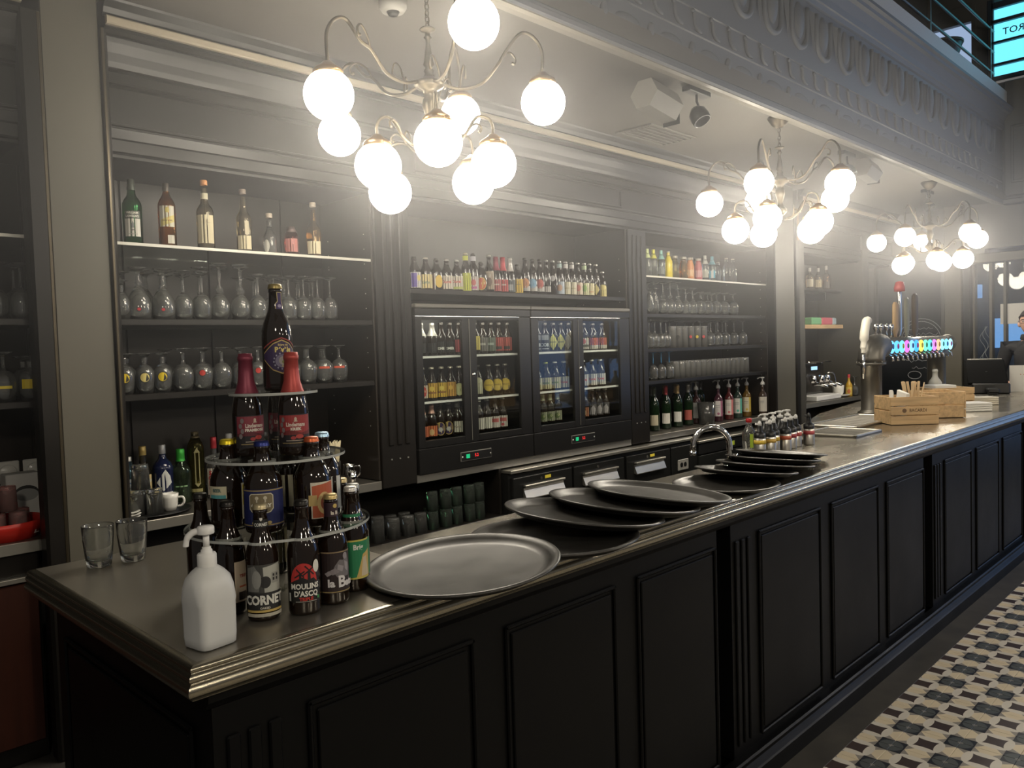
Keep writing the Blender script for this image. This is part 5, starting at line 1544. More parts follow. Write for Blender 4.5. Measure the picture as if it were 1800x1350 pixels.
def stem_glass(kind):
    """upright stemmed glass as one closed surface (outer foot to rim, inner rim to bowl bottom)"""
    P = {
        'wine': dict(H=0.235, foot=0.037, stem=0.0045, bowl=[(0.010, 0.108), (0.026, 0.120), (0.039, 0.142), (0.0425, 0.168), (0.040, 0.205), (0.036, 0.235)]),
        'tall': dict(H=0.280, foot=0.043, stem=0.005, bulb=0.017, bowl=[(0.012, 0.150), (0.022, 0.158), (0.036, 0.178), (0.048, 0.205), (0.046, 0.235), (0.040, 0.280)]),
        'goblet': dict(H=0.240, foot=0.044, stem=0.009, bulb=0.014, bowl=[(0.014, 0.085), (0.026, 0.105), (0.046, 0.140), (0.053, 0.170), (0.053, 0.205), (0.050, 0.240)]),
        'snifter': dict(H=0.188, foot=0.037, stem=0.007, bulb=0.010, bowl=[(0.010, 0.052), (0.026, 0.062), (0.039, 0.085), (0.042, 0.110), (0.038, 0.150), (0.033, 0.188)]),
        'ballon': dict(H=0.207, foot=0.037, stem=0.006, bowl=[(0.010, 0.075), (0.030, 0.085), (0.045, 0.108), (0.049, 0.132), (0.045, 0.165), (0.038, 0.207)]),
        'short': dict(H=0.180, foot=0.035, stem=0.008, bulb=0.012, bowl=[(0.012, 0.058), (0.028, 0.07), (0.038, 0.095), (0.040, 0.13), (0.040, 0.18)]),
        'flute': dict(H=0.212, foot=0.032, stem=0.010, bowl=[(0.014, 0.03), (0.020, 0.045), (0.026, 0.09), (0.030, 0.15), (0.032, 0.212)]),
    }[kind]
    f, s, b0 = P['foot'], P['stem'], P['bowl'][0]
    pr = [(0, 0), (f, 0.0), (f, 0.003), (f * 0.6, 0.007), (s * 1.6, 0.014), (s, 0.024)]
    if 'bulb' in P:
        zb = b0[1] - 0.022
        pr += [(s, zb - 0.02), (P['bulb'], zb - 0.006), (P['bulb'], zb + 0.006), (s * 1.2, b0[1] - 0.006)]
    else:
        pr += [(s, b0[1] - 0.02)]
    pr += P['bowl']
    w = 0.0022
    inner = [(max(r - w, 0.001), z) for r, z in P['bowl']][::-1]
    inner[0] = (P['bowl'][-1][0] - w * 0.8, P['bowl'][-1][1] - 0.0004)
    inner[-1] = (0, b0[1] + 0.008)
    return pr + inner, P['H'], P['bowl']


GL = {}
for kd in ('wine', 'tall', 'goblet', 'snifter', 'ballon', 'short', 'flute'):
    pr, H, bowl = stem_glass(kd)
    GL[kd] = (MB().lathe([(r, H - z) for r, z in pr], 18).mesh('glass_wall', GLASS), H, bowl)


def straight_glass(H, r0, r1, base=0.014, m=None, n=18, flip=True):
    pr = [(0, 0), (r0, 0), (r0 + 0.001, 0.003), (r1, H), (r1 - 0.0022, H), (r0 - 0.0012, base), (0, base)]
    return MB().lathe([(r, H - z) if flip else (r, z) for r, z in pr], n).mesh('glass_wall', m or GLASS)


GL['tumbler'] = (straight_glass(0.147, 0.033, 0.039, 0.014, GLASSF), 0.147, None)
GL['highball'] = (straight_glass(0.185, 0.031, 0.036, 0.014, GLASSF), 0.185, None)
GL['water'] = (straight_glass(0.118, 0.036, 0.043, 0.02), 0.118, None)
GL['rib'] = (straight_glass(0.150, 0.036, 0.040, 0.016), 0.150, None)
GL['green'] = (straight_glass(0.115, 0.034, 0.040, 0.02, GLASSG), 0.115, None)


def glassware(kind, label, x, y, z, group, prnt=None):
    me, H, bowl = GL[kind]
    o = link('drinking_glass', me, None, (x, y, z + 0.0006), random.uniform(0, 6))
    tag(o, label, 'glass', group)
    if prnt:
        col, zc, rz_, ru = prnt
        R = 0.0465
        if bowl:
            zz = H - zc
            for (ra, za), (rb, zb) in zip(bowl[:-1], bowl[1:]):
                if za <= zz <= zb:
                    R = ra + (rb - ra) * (zz - za) / (zb - za)
        p = art_obj('printed_logo', [('disc', 0, zc, ru, rz_, (0.02, 0.02, 0.02)), ('disc', 0, zc, ru * 0.86, rz_ * 0.86, col)] if ru < 0.024 else [('rect', -ru, ru, zc - rz_, zc + rz_, col)], R + 0.0015, o, True)
        o.rotation_euler = (0, 0, face_cam(x, y))
    return o


def glass_row(names, xs, y, z, where, group, rowname, jitter=0.0, prints=None, kind_words=None):
    """one row on a shelf, labelled by order from the pillar side"""
    W = {'wine': 'upturned slim wine glass', 'tall': 'upturned tall beaded glass', 'goblet': 'upturned wide beer goblet', 'snifter': 'upturned small snifter', 'ballon': 'upturned round balloon glass', 'short': 'upturned short stemmed glass', 'flute': 'upturned narrow beer flute', 'tumbler': 'upturned straight tumbler', 'highball': 'upturned tall straight glass'}
    for i, x in enumerate(xs):
        kd = names if isinstance(names, str) else names[i]
        lb = '%s, %s from left in %s, %s' % (W[kd], ORD[i], rowname, where)
        glassware(kd, lb, x + random.uniform(-jitter, jitter), y + random.uniform(-jitter, jitter), z, group, prints.get(i) if prints else None)


YEL = (0.75, 0.56, 0.02)
# near section, middle shelf
A1 = [('short', 1.378), ('goblet', 1.455), ('goblet', 1.565), ('wine', 1.665), ('wine', 1.753), ('tall', 1.848), ('tall', 1.955), ('wine', 2.055), ('wine', 2.143), ('wine', 2.232), ('wine', 2.32), ('wine', 2.405), ('wine', 2.49)]
A2 = [('short', 1.395), ('goblet', 1.505), ('goblet', 1.618), ('wine', 1.713), ('wine', 1.795), ('tall', 1.902), ('tall', 2.012), ('wine', 2.10), ('wine', 2.19), ('wine', 2.275), ('wine', 2.362), ('wine', 2.446)]
glass_row([a for a, _ in A1], [b for _, b in A1], 3.85, 1.86, 'near middle shelf', 'glasses on the near middle shelf', 'front row', 0.004, {1: ((0.5, 0.03, 0.04), 0.045, 0.008, 0.009), 2: ((0.5, 0.03, 0.04), 0.045, 0.008, 0.009)})
glass_row([a for a, _ in A2], [b for _, b in A2], 3.955, 1.86, 'near middle shelf', 'glasses on the near middle shelf', 'second row', 0.006)
glass_row([a for a, _ in A1], [b for _, b in A1], 4.06, 1.86, 'near middle shelf', 'glasses on the near middle shelf', 'third row', 0.006)
# near section, lower shelf
xs = [1.378 + 0.089 * k for k in range(13)]
B1 = ['snifter'] * 3 + ['ballon'] * 10
RP = ((0.5, 0.04, 0.03), 0.085, 0.016, 0.016)
glass_row(B1, [1.378, 1.464, 1.55] + [1.645 + 0.0985 * k for k in range(10)], 3.85, 1.515, 'near lower shelf', 'glasses on the near lower shelf', 'front row', 0.003,
          {0: (YEL, 0.075, 0.024, 0.023), 1: ((0.72, 0.6, 0.2), 0.075, 0.024, 0.023), 2: (YEL, 0.075, 0.024, 0.023), 4: RP, 6: RP, 7: RP, 11: ((0.5, 0.08, 0.04), 0.085, 0.006, 0.03), 12: ((0.5, 0.08, 0.04), 0.085, 0.006, 0.03)})
glass_row(['snifter'] * 3 + ['ballon'] * 9, [1.42, 1.506, 1.594] + [1.694 + 0.0985 * k for k in range(9)], 3.95, 1.515, 'near lower shelf', 'glasses on the near lower shelf', 'second row', 0.005)
glass_row(['snifter'] * 3 + ['ballon'] * 10, [1.378, 1.464, 1.55] + [1.645 + 0.0985 * k for k in range(10)], 4.055, 1.515, 'near lower shelf', 'glasses on the near lower shelf', 'third row', 0.005)
# left of the pillar
for r, y in enumerate((3.86, 3.96)):
    glass_row(['wine', 'wine', 'wine'], [0.80, 0.888, 0.975], y, 1.86, 'upper shelf left of pillar', 'glasses left of the pillar', ('front row', 'second row')[r])
    glass_row(['tall', 'ballon', 'snifter'], [0.79, 0.895, 0.99], y, 1.515, 'lower shelf left of pillar', 'glasses left of the pillar', ('front row', 'second row')[r], 0, {2: (YEL, 0.07, 0.02, 0.03), 1: ((0.7, 0.55, 0.05), 0.06, 0.006, 0.03)} if r == 0 else None)
# far section
glass_row(['flute', 'flute', 'flute', 'tall', 'tall', 'tall', 'wine', 'wine', 'ballon', 'ballon', 'ballon', 'ballon', 'ballon'], [5.48, 5.565, 5.645, 5.76, 5.875, 5.995, 6.12, 6.235, 6.36, 6.50, 6.65, 6.80, 6.96], 3.85, 1.925, 'far upper shelf', 'glasses on the far upper shelf', 'front row', 0.006)
glass_row(['flute', 'flute', 'tall', 'tall', 'tall', 'wine', 'wine', 'ballon', 'ballon', 'ballon', 'ballon'], [5.52, 5.60, 5.71, 5.82, 5.94, 6.06, 6.18, 6.30, 6.43, 6.58, 6.73], 3.96, 1.925, 'far upper shelf', 'glasses on the far upper shelf', 'second row', 0.008)
CP = {k: ((0.03, 0.03, 0.03) if k < 8 else (0.6, 0.45, 0.05) if k == 9 else (0.5, 0.05, 0.05), 0.09, 0.016, 0.014) for k in (6, 8, 9, 10)}
glass_row(['wine', 'wine', 'wine', 'wine', 'wine', 'highball', 'highball', 'highball', 'highball', 'highball', 'highball', 'wine', 'wine', 'wine', 'wine', 'wine'], [5.47, 5.55, 5.635, 5.72, 5.80, 5.90, 5.99, 6.09, 6.19, 6.30, 6.41, 6.53, 6.66, 6.80, 6.95, 7.12], 3.85, 1.64, 'far middle shelf', 'glasses on the far middle shelf', 'front row', 0.005, CP)
glass_row(['wine'] * 12, [5.50 + 0.13 * k for k in range(12)], 3.96, 1.64, 'far middle shelf', 'glasses on the far middle shelf', 'second row', 0.008)
BLUEG = {}
mb_ = stem_glass('wine')
GL['blue'] = (None, 0.235, mb_[2])


def blue_glass(x, y, label):
    t = thing('drinking_glass', label, 'glass', (x, y, 1.3756), 0, 'blue footed glasses')
    pr, H, bowl = stem_glass('wine')
    i = pr.index(bowl[0])
    link('bowl', shared('blue_bowl', lambda: MB().lathe([(0, H - bowl[0][1] + 0.001)] + [(r, H - z) for r, z in pr[i:]], 18).mesh('bowl', GLASS)), t)
    tag(link('stem_and_foot', shared('blue_foot', lambda: MB().lathe([(r, H - z) for r, z in pr[:i]] + [(0, H - bowl[0][1] + 0.002)], 18).mesh('stem_and_foot', mat('blue_glass_tint', (0.06, 0.22, 0.42), 0.08))), t), 'bright blue foot')


for k, x in enumerate((5.60, 5.72, 5.84)):
    blue_glass(x, 3.85, ('wine glass with blue foot at the left, behind the fluted pilaster', 'wine glass with blue foot in the middle of three', 'wine glass with blue foot beside the frosted tumblers')[k])
glass_row('tumbler', [5.93 + 0.088 * k for k in range(15)], 3.85, 1.375, 'far lowest shelf', 'tumblers on the far lowest shelf', 'front row', 0.0)
glass_row('tumbler', [5.97 + 0.088 * k for k in range(14)], 3.935, 1.375, 'far lowest shelf', 'tumblers on the far lowest shelf', 'second row', 0.0)
glass_row('wine', [5.47, 5.53], 3.95, 1.375, 'far lowest shelf', 'wine glasses on the far lowest shelf', 'back row', 0.0)
# under the counter
UN = [('rib', 2.60, 3.80, 0), ('rib', 2.715, 3.80, 0), ('water', 2.835, 3.81, 0), ('water', 2.935, 3.80, 0), ('water', 3.035, 3.805, 0), ('water', 2.88, 3.90, 0), ('water', 2.985, 3.90, 0), ('green', 3.135, 3.81, 0), ('green', 3.235, 3.80, 0), ('green', 3.335, 3.81, 0), ('green', 3.435, 3.80, 0), ('green', 3.53, 3.81, 0), ('green', 3.19, 3.91, 0), ('green', 3.29, 3.91, 0), ('green', 3.39, 3.91, 0), ('green', 3.48, 3.91, 0)]
UW = {'rib': 'ribbed clear tumbler', 'water': 'upturned clear water tumbler', 'green': 'greenish tumbler'}
cnt = {}
for kd, x, y, _ in UN:
    rowk = 'front' if y < 3.86 else 'back'
    cnt[(kd, rowk)] = cnt.get((kd, rowk), 0) + 1
    glassware(kd, '%s, %s in the %s row on the under counter shelf' % (UW[kd], ORD[cnt[(kd, rowk)] - 1], rowk), x, y, 0.575, 'tumblers under the counter')
for k, x in enumerate((3.135, 3.235, 3.335, 3.435, 3.53)):
    glassware('green', 'greenish tumbler stacked on top of the %s green one, front row' % ORD[k], x, (3.81, 3.80)[k % 2], 0.575 + 0.118, 'tumblers under the counter')
    if k in (2, 3):
        glassware('green', 'greenish tumbler topmost of the %s green stack' % ORD[k], x, (3.81, 3.80)[k % 2], 0.575 + 0.236, 'tumblers under the counter') if False else None

# ================================================================== SPIRITS ON THE NEAR TOP SHELF
GWH = glass('green_spirit_glass', (0.12, 0.5, 0.18), bright_mix=0.015)
AMB = glass('amber_spirit_glass', (0.85, 0.45, 0.12), bright_mix=0.015)
PALEG = glass('pale_spirit_glass', (0.95, 0.88, 0.72), bright_mix=0.015)


def spirit_shape(H, r, sh, nk=0.0145, neck_bulge=0.0):
    """body height sh, shoulder, long neck"""
    b = [(0, 0.006), (r * 0.6, 0.002), (r * 0.92, 0), (r, 0.008), (r, sh), (r * 0.97, sh + 0.012), (r * 0.8, sh + 0.03), (nk + 0.006, sh + 0.05), (nk + neck_bulge, sh + 0.068), (nk + neck_bulge, H - 0.06), (nk, H - 0.045), (nk, H - 0.02), (nk * 0.9, H - 0.018), (0, H - 0.018)]
    return dict(body=b, R=r, cz=0, cr=nk, H=H)


ZS = 2.2056
s1 = spirit_shape(0.335, 0.043, 0.19, 0.0145, 0.003)
bottle('whisky_bottle', 'green whisky bottle with white label, first on the near glass shelf', (1.475, 3.93, ZS), s1, GWH, front=[('rect', -0.036, 0.036, 0.045, 0.165, (0.62, 0.60, 0.52)), ('rect', -0.036, 0.036, 0.128, 0.165, (0.06, 0.07, 0.05)), ('text', 'WILLIAM', 0, 0.155, 0.014, 0.0006, 0.95, (0.7, 0.68, 0.6)), ('text', "LAWSON'S", 0, 0.139, 0.014, 0.0006, 0.85, (0.7, 0.68, 0.6)), ('poly', [(-0.005, 0.085), (0.005, 0.085), (0.007, 0.1), (0, 0.118), (-0.007, 0.1)], (0.2, 0.22, 0.2)), ('text', '1849', 0, 0.075, 0.010, 0.0004, 1, (0.15, 0.15, 0.12)), ('rect', -0.02, 0.02, 0.055, 0.058, (0.4, 0.4, 0.35))], foil=((0.05, 0.06, 0.045), 0.265, 0.4))
sq = dict(spirit_shape(0.33, 0.040, 0.20, 0.0145))
bottle('whisky_bottle', 'square shouldered amber whisky bottle with slanted cream label on the glass shelf', (1.625, 3.90, ZS), sq, AMB, front=[('rect', -0.036, 0.036, 0.10, 0.20, (0.60, 0.57, 0.47)), ('poly', [(-0.030, 0.100), (0.036, 0.125), (0.036, 0.158), (-0.030, 0.133)], (0.62, 0.52, 0.16)), ('text', 'GOLD LABEL', 0.002, 0.130, 0.009, 0.0004, 0.9, (0.25, 0.15, 0.03)), ('disc', 0.002, 0.180, 0.010, 0.013, (0.55, 0.45, 0.12)), ('rect', 0.0, 0.032, 0.02, 0.06, (0.58, 0.55, 0.45))], foil=((0.06, 0.05, 0.04), 0.272, 0.35))
bottle('whisky_bottle', 'clear spirit bottle with large plain cream label and orange stopper', (1.815, 3.90, ZS), spirit_shape(0.33, 0.042, 0.185, 0.0135, 0.004), PALEG, front=[('rect', -0.044, 0.044, 0.035, 0.175, (0.66, 0.58, 0.38)), ('rect', 0.0, 0.025, 0.135, 0.138, (0.5, 0.4, 0.25))], cork=(0.62, 0.28, 0.10), neck=(0.0185, [('rect', -0.02, 0.02, 0.255, 0.285, (0.55, 0.50, 0.35))]))
bottle('whisky_bottle', 'clear spirit bottle with low cream label and dark stopper, fourth on the shelf', (2.02, 3.90, ZS), spirit_shape(0.31, 0.038, 0.17, 0.013, 0.003), PALEG, front=[('rect', -0.040, 0.040, 0.02, 0.09, (0.66, 0.58, 0.38)), ('rect', 0.004, 0.026, 0.095, 0.165, (0.55, 0.48, 0.33))], cork=(0.25, 0.2, 0.16))
bottle('liqueur_bottle', 'small squat clear bottle with pale oval label and ball stopper', (2.175, 3.92, ZS), spirit_shape(0.205, 0.036, 0.085, 0.013), GLASS, front=[('disc', -0.018, 0.05, 0.016, 0.034, (0.6, 0.58, 0.5))], cork=(0.5, 0.42, 0.33))
bottle('liqueur_bottle', 'squat bottle with dusky red label beside the ball stoppered one', (2.275, 3.87, ZS), spirit_shape(0.16, 0.038, 0.09, 0.016), glass('rosy_glass', (0.75, 0.4, 0.38), bright_mix=0.015), front=[('rect', -0.034, 0.034, 0.02, 0.09, (0.42, 0.15, 0.13))], foil=((0.12, 0.08, 0.07), 0.125, 0.4))
bottle('whisky_bottle', 'amber tinted spirit bottle with low cream label, last on the near shelf', (2.425, 3.89, ZS), spirit_shape(0.285, 0.040, 0.14, 0.013, 0.003), glass('light_amber_glass', (0.92, 0.7, 0.42), bright_mix=0.015), front=[('rect', -0.042, 0.042, 0.02, 0.09, (0.66, 0.58, 0.38))], cork=(0.42, 0.36, 0.28))
bottle('spirit_bottle', 'pale labelled bottle on the glass shelf left of the pillar', (0.845, 3.90, ZS), spirit_shape(0.30, 0.040, 0.17), PALEG, front=[('rect', -0.04, 0.04, 0.04, 0.13, (0.6, 0.57, 0.5))], cork=(0.4, 0.35, 0.3))

# ================================================================== NEAR COUNTER
ZN = 0.9306
bottle('gin_bottle', 'pale blue glass gin bottle with arched white label on the counter', (1.462, 4.11, ZN), spirit_shape(0.285, 0.045, 0.175, 0.015), GLASSB, front=[('poly', [(-0.020, 0.02), (0.034, 0.02), (0.034, 0.13), (0.026, 0.152), (0.007, 0.162), (-0.012, 0.152), (-0.020, 0.13)], (0.62, 0.66, 0.66)), ('disc', 0.007, 0.105, 0.012, 0.016, (0.22, 0.25, 0.5)), ('text', 'BOMBAY', 0.007, 0.140, 0.010, 0.0004, 1, (0.1, 0.2, 0.45)), ('text', 'SAPPHIRE', 0.007, 0.075, 0.008, 0.0003, 1, (0.1, 0.25, 0.5)), ('rect', -0.045, -0.024, 0.06, 0.11, (0.08, 0.38, 0.5))], foil=((0.6, 0.58, 0.52), 0.245, 0.3))
bottle('whisky_bottle', 'clear whisky bottle with gold cap and cream label on the counter', (1.552, 4.16, ZN), spirit_shape(0.325, 0.044, 0.19, 0.0165), PALEG, front=[('rect', -0.042, 0.042, 0.08, 0.165, (0.66, 0.52, 0.24)), ('poly', [(-0.042, 0.10), (0.042, 0.13), (0.042, 0.145), (-0.042, 0.115)], (0.62, 0.58, 0.45))], foil=((0.58, 0.42, 0.14), 0.262, 0.3))
NAVY = mat('navy_bottle', (0.012, 0.016, 0.05), 0.1, coat=0.3)
bottle('gin_bottle', 'navy blue bottle with white diamond label and silver cap', (1.637, 4.13, ZN), spirit_shape(0.325, 0.050, 0.185, 0.0165), NAVY, front=[('poly', [(0.0, 0.075), (0.044, 0.115), (0.036, 0.15), (0.012, 0.185), (-0.032, 0.12)], (0.66, 0.66, 0.62)), ('rect', -0.05, 0.05, 0.02, 0.065, (0.42, 0.44, 0.55)), ('rect', -0.05, 0.05, 0.066, 0.07, (0.6, 0.6, 0.6))], foil=((0.42, 0.42, 0.42), 0.262, 0.3))
bottle('gin_bottle', 'clear squat spirit bottle with bright green cap on the counter', (1.725, 4.12, ZN), spirit_shape(0.295, 0.050, 0.155, 0.02), glass('mint_glass', (0.75, 0.92, 0.72), bright_mix=0.015), front=[('rect', -0.03, 0.03, 0.085, 0.092, (0.3, 0.5, 0.25))], foil=((0.05, 0.42, 0.05), 0.215, 0.35))
sgs = spirit_shape(0.375, 0.042, 0.27, 0.018)
bottle('liqueur_bottle', 'tall olive glass liqueur bottle with moulded tracery and bronze cap', (1.81, 4.13, ZN), sgs, glass('olive_glass', (0.62, 0.58, 0.22), bright_mix=0.015), front=[('rect', -0.006, -0.001, 0.09, 0.25, (0.3, 0.27, 0.12)), ('rect', 0.014, 0.019, 0.09, 0.25, (0.3, 0.27, 0.12)), ('poly', [(-0.01, 0.09), (0.022, 0.09), (0.006, 0.07)], (0.3, 0.27, 0.12)), ('rect', -0.03, 0.03, 0.045, 0.062, (0.28, 0.25, 0.1)), ('poly', [(-0.01, 0.25), (0.022, 0.25), (0.006, 0.275)], (0.3, 0.27, 0.12))], foil=((0.22, 0.18, 0.10), 0.325, 0.35))
bottle('liqueur_bottle', 'clear liqueur bottle with red cap and red lettered cream label', (1.90, 4.11, ZN), spirit_shape(0.34, 0.044, 0.165, 0.0145), GLASS, front=[('rect', -0.042, 0.042, 0.02, 0.16, (0.62, 0.56, 0.46)), ('poly', [(0.0, 0.03), (0.042, 0.05), (0.042, 0.13), (0.018, 0.15), (0.006, 0.10)], (0.48, 0.04, 0.06)), ('text', 'S', -0.022, 0.135, 0.03, 0.0016, 1, (0.5, 0.03, 0.03)), ('text', 'O', -0.021, 0.108, 0.03, 0.0016, 1, (0.5, 0.03, 0.03)), ('text', 'H', -0.020, 0.081, 0.03, 0.0016, 1, (0.5, 0.03, 0.03)), ('text', 'O', -0.019, 0.054, 0.03, 0.0016, 1, (0.5, 0.03, 0.03))], foil=((0.48, 0.04, 0.05), 0.262, 0.35))
bottle('liqueur_bottle', 'dark bottle with silver pour spout behind the yellow capped beer', (1.99, 4.12, ZN), spirit_shape(0.31, 0.04, 0.18), GREENB, front=[('rect', -0.035, 0.035, 0.05, 0.14, (0.4, 0.35, 0.25))], cork=(0.5, 0.5, 0.48))
for k, x in enumerate((2.10, 2.20)):
    bottle('liqueur_bottle', ('dark liqueur bottle with red label standing behind the tower', 'dark liqueur bottle with white label, right one behind the tower')[k], (x, 4.12, ZN), spirit_shape(0.30, 0.04, 0.17), GREENB, front=[('rect', -0.04, 0.04, 0.05, 0.15, ((0.4, 0.05, 0.05), (0.55, 0.55, 0.52))[k])], cork=(0.1, 0.1, 0.1))
# small dark tray with glasses, plates and a cup
o = obj('bar_tray', MB().lathe([(0, 0), (0.165, 0), (0.185, 0.012), (0.19, 0.012), (0.188, 0.016), (0.18, 0.015), (0.163, 0.004), (0, 0.004)], 40), BLACKP, None, (1.50, 3.965, ZN))
tag(o, 'small black round tray with cups and glasses on the near counter', 'tray')
for k, (x, y, dz) in enumerate(((1.43, 3.97, 0), (1.475, 3.92, 0), (1.455, 4.03, 0))):
    pass
gp = [(1.425, 3.94, 0.0), (1.505, 3.915, 0.0), (1.47, 4.02, 0.0), (1.462, 3.96, 0.118)]
for k, (x, y, dz) in enumerate(gp):
    glassware('water', ('upturned tumbler at the left on the black counter tray', 'upturned tumbler in the middle of the black counter tray', 'upturned tumbler at the back of the black counter tray', 'upturned tumbler on top of the others on the black tray')[k], x, y, ZN + 0.0046 + dz, 'tumblers on the black counter tray')
t = thing('espresso_cup', 'white porcelain espresso cup with handle on the black tray', 'cup', (1.585, 3.93, ZN + 0.0046), face_cam(1.585, 3.93))
obj('bowl', MB().lathe([(0, 0), (0.026, 0), (0.034, 0.02), (0.038, 0.06), (0.040, 0.082), (0.037, 0.082), (0.034, 0.06), (0.028, 0.012), (0, 0.008)], 24), PORC, t)
obj('handle', MB().tube(catmull([(0.036, -0.012, 0.062), (0.058, -0.02, 0.062), (0.064, -0.022, 0.042), (0.052, -0.018, 0.022), (0.033, -0.011, 0.018)], 5), 0.0055, 8), PORC, t)
t = thing('saucer_stack', 'small stack of white saucers half behind the pillar edge', 'saucers', (1.372, 3.90, ZN + 0.016 * 0))
for k in range(3):
    obj('saucer', MB().lathe([(0, 0.001), (0.03, 0.0), (0.055, 0.010), (0.058, 0.012), (0.054, 0.013), (0.03, 0.005), (0, 0.005)], 24, (0.003 * (k % 2), 0, 0.012 * k)), PORC, t)
# straws, metal jugs
t = thing('straw_jar', 'clear jar full of pale straws near the pilaster', 'jar', (2.515, 3.93, ZN))
obj('jar', MB().lathe([(0, 0), (0.035, 0), (0.038, 0.004), (0.045, 0.13), (0.043, 0.13), (0.036, 0.012), (0, 0.012)], 18), GLASS, t)
st = MB()
for k in range(60):
    a, rr = random.uniform(0, 2 * pi), 0.03 * sqrt(random.random())
    lx, ly = rr * cos(a), rr * sin(a)
    st.tube([(lx * 0.75, ly * 0.75, 0.014), (lx * 1.75, ly * 1.75, 0.235 + random.uniform(-0.015, 0.015))], 0.0032, 5)
tag(obj('straws', st, PAPER if False else paint((0.70, 0.62, 0.42)), t), None, kind='stuff')
t = thing('milk_jug', 'small steel milk jug beside the straw jar', 'jug', (2.625, 3.93, ZN), face_cam(2.6, 3.93))
obj('body', MB().lathe([(0, 0), (0.038, 0), (0.041, 0.006), (0.040, 0.05), (0.034, 0.085), (0.036, 0.105), (0.034, 0.105), (0.032, 0.085), (0.037, 0.05), (0, 0.01)], 22), CHROME, t)
obj('handle', MB().tube(catmull([(0.034, -0.01, 0.09), (0.058, -0.016, 0.088), (0.060, -0.016, 0.05), (0.04, -0.012, 0.025)], 5), 0.005, 8), CHROME, t)
t = thing('steel_cup', 'small plain steel cup left of the milk jug', 'cup', (2.58, 3.84, ZN))
obj('body', MB().lathe([(0, 0), (0.022, 0), (0.030, 0.07), (0.028, 0.07), (0.02, 0.006), (0, 0.006)], 20), CHROME, t)
obj('lip', MB().lathe([(0.028, 0.069), (0.0315, 0.07), (0.0315, 0.073), (0.028, 0.073)], 20), CHROME, t)
# left of the pillar: red tray, glasses, box, sockets
t = thing('red_tray', 'red plastic tray with upright rim left of the pillar', 'tray', (0.875, 3.96, ZN))
tr = MB().lathe([(0, 0), (0.145, 0), (0.165, 0.05), (0.170, 0.075), (0.166, 0.076), (0.158, 0.05), (0.14, 0.006), (0, 0.006)], 36)
obj('body', tr, REDT, t)
art_obj('white_triangle', [('poly', [(0.098, 0.02), (0.108, 0.02), (0.123, 0.055), (0.120, 0.058)], (0.7, 0.6, 0.55)), ('poly', [(0.098, 0.02), (0.13, 0.02), (0.13, 0.024), (0.098, 0.024)], (0.7, 0.6, 0.55))], 0.158, t, True)
PINKG = glass('pink_glass', (0.98, 0.62, 0.60), bright_mix=0.22)
GL['pink'] = (straight_glass(0.105, 0.033, 0.038, 0.016, PINKG), 0.105, None)
for k, (x, y, dz) in enumerate(((0.925, 3.89, 0), (0.955, 3.975, 0), (0.845, 3.89, 0), (0.79, 3.97, 0), (0.87, 4.0, 0), (0.90, 3.935, 0.107))):
    glassware('pink', '%s in the red tray' % ('upturned glass at the front right', 'upturned glass close to the pillar', 'upturned glass at the front left', 'upturned glass at the left rear', 'upturned glass at the right rear', 'upturned glass topmost of the heap')[k], x, y, ZN + 0.007 + dz, 'glasses in the red tray')
t = thing('paper_box', 'grey white box with dark oval on the counter left of the pillar', 'box', (1.017, 4.20, ZN), 0)
obj('carton', MB().bbox(-0.07, 0.07, -0.05, 0.05, 0, 0.24, 0.004), PAPER, t)
mb, ms = art([('disc', 0.01, 0.15, 0.05, 0.035, (0.05, 0.05, 0.05)), ('disc', 0.01, 0.142, 0.048, 0.028, (0.4, 0.4, 0.38))])
mb.v = [(a, b - 0.0505, c) for a, b, c in mb.v]
me = bpy.data.meshes.new('oval_print')
me.from_pydata(mb.v, [], mb.f)
for mm in ms:
    me.materials.append(mm)
me.polygons.foreach_set('material_index', mb.m)
link('oval_print', me, t)
for k, x in enumerate((0.985, 1.10)):
    t = thing('wall_socket', ('double white wall socket, left of the box', 'white wall socket partly hidden by the pillar jamb')[k], 'socket', (x, YB - 0.013, 1.17))
    obj('plate', MB().bbox(-0.05, 0.05, -0.012, 0.0, -0.05, 0.05, 0.004), PORC, t)
    obj('well', MB().lathe([(0.0, 0.004), (0.028, 0.004), (0.032, 0.0), (0.036, 0.0), (0.036, 0.004), (0.033, 0.006)], 20, rot=Matrix.Rotation(pi / 2, 3, 'X')).xf(Matrix.Translation((0, -0.018, 0))), PORC, t)

# ================================================================== FRIDGES
WHITES = mat('white_shelf_strip', (0.85, 0.85, 0.82), 0.35)
SHZ = [1.134, 1.363, 1.641]          # standing heights inside: floor, lower rack, upper rack


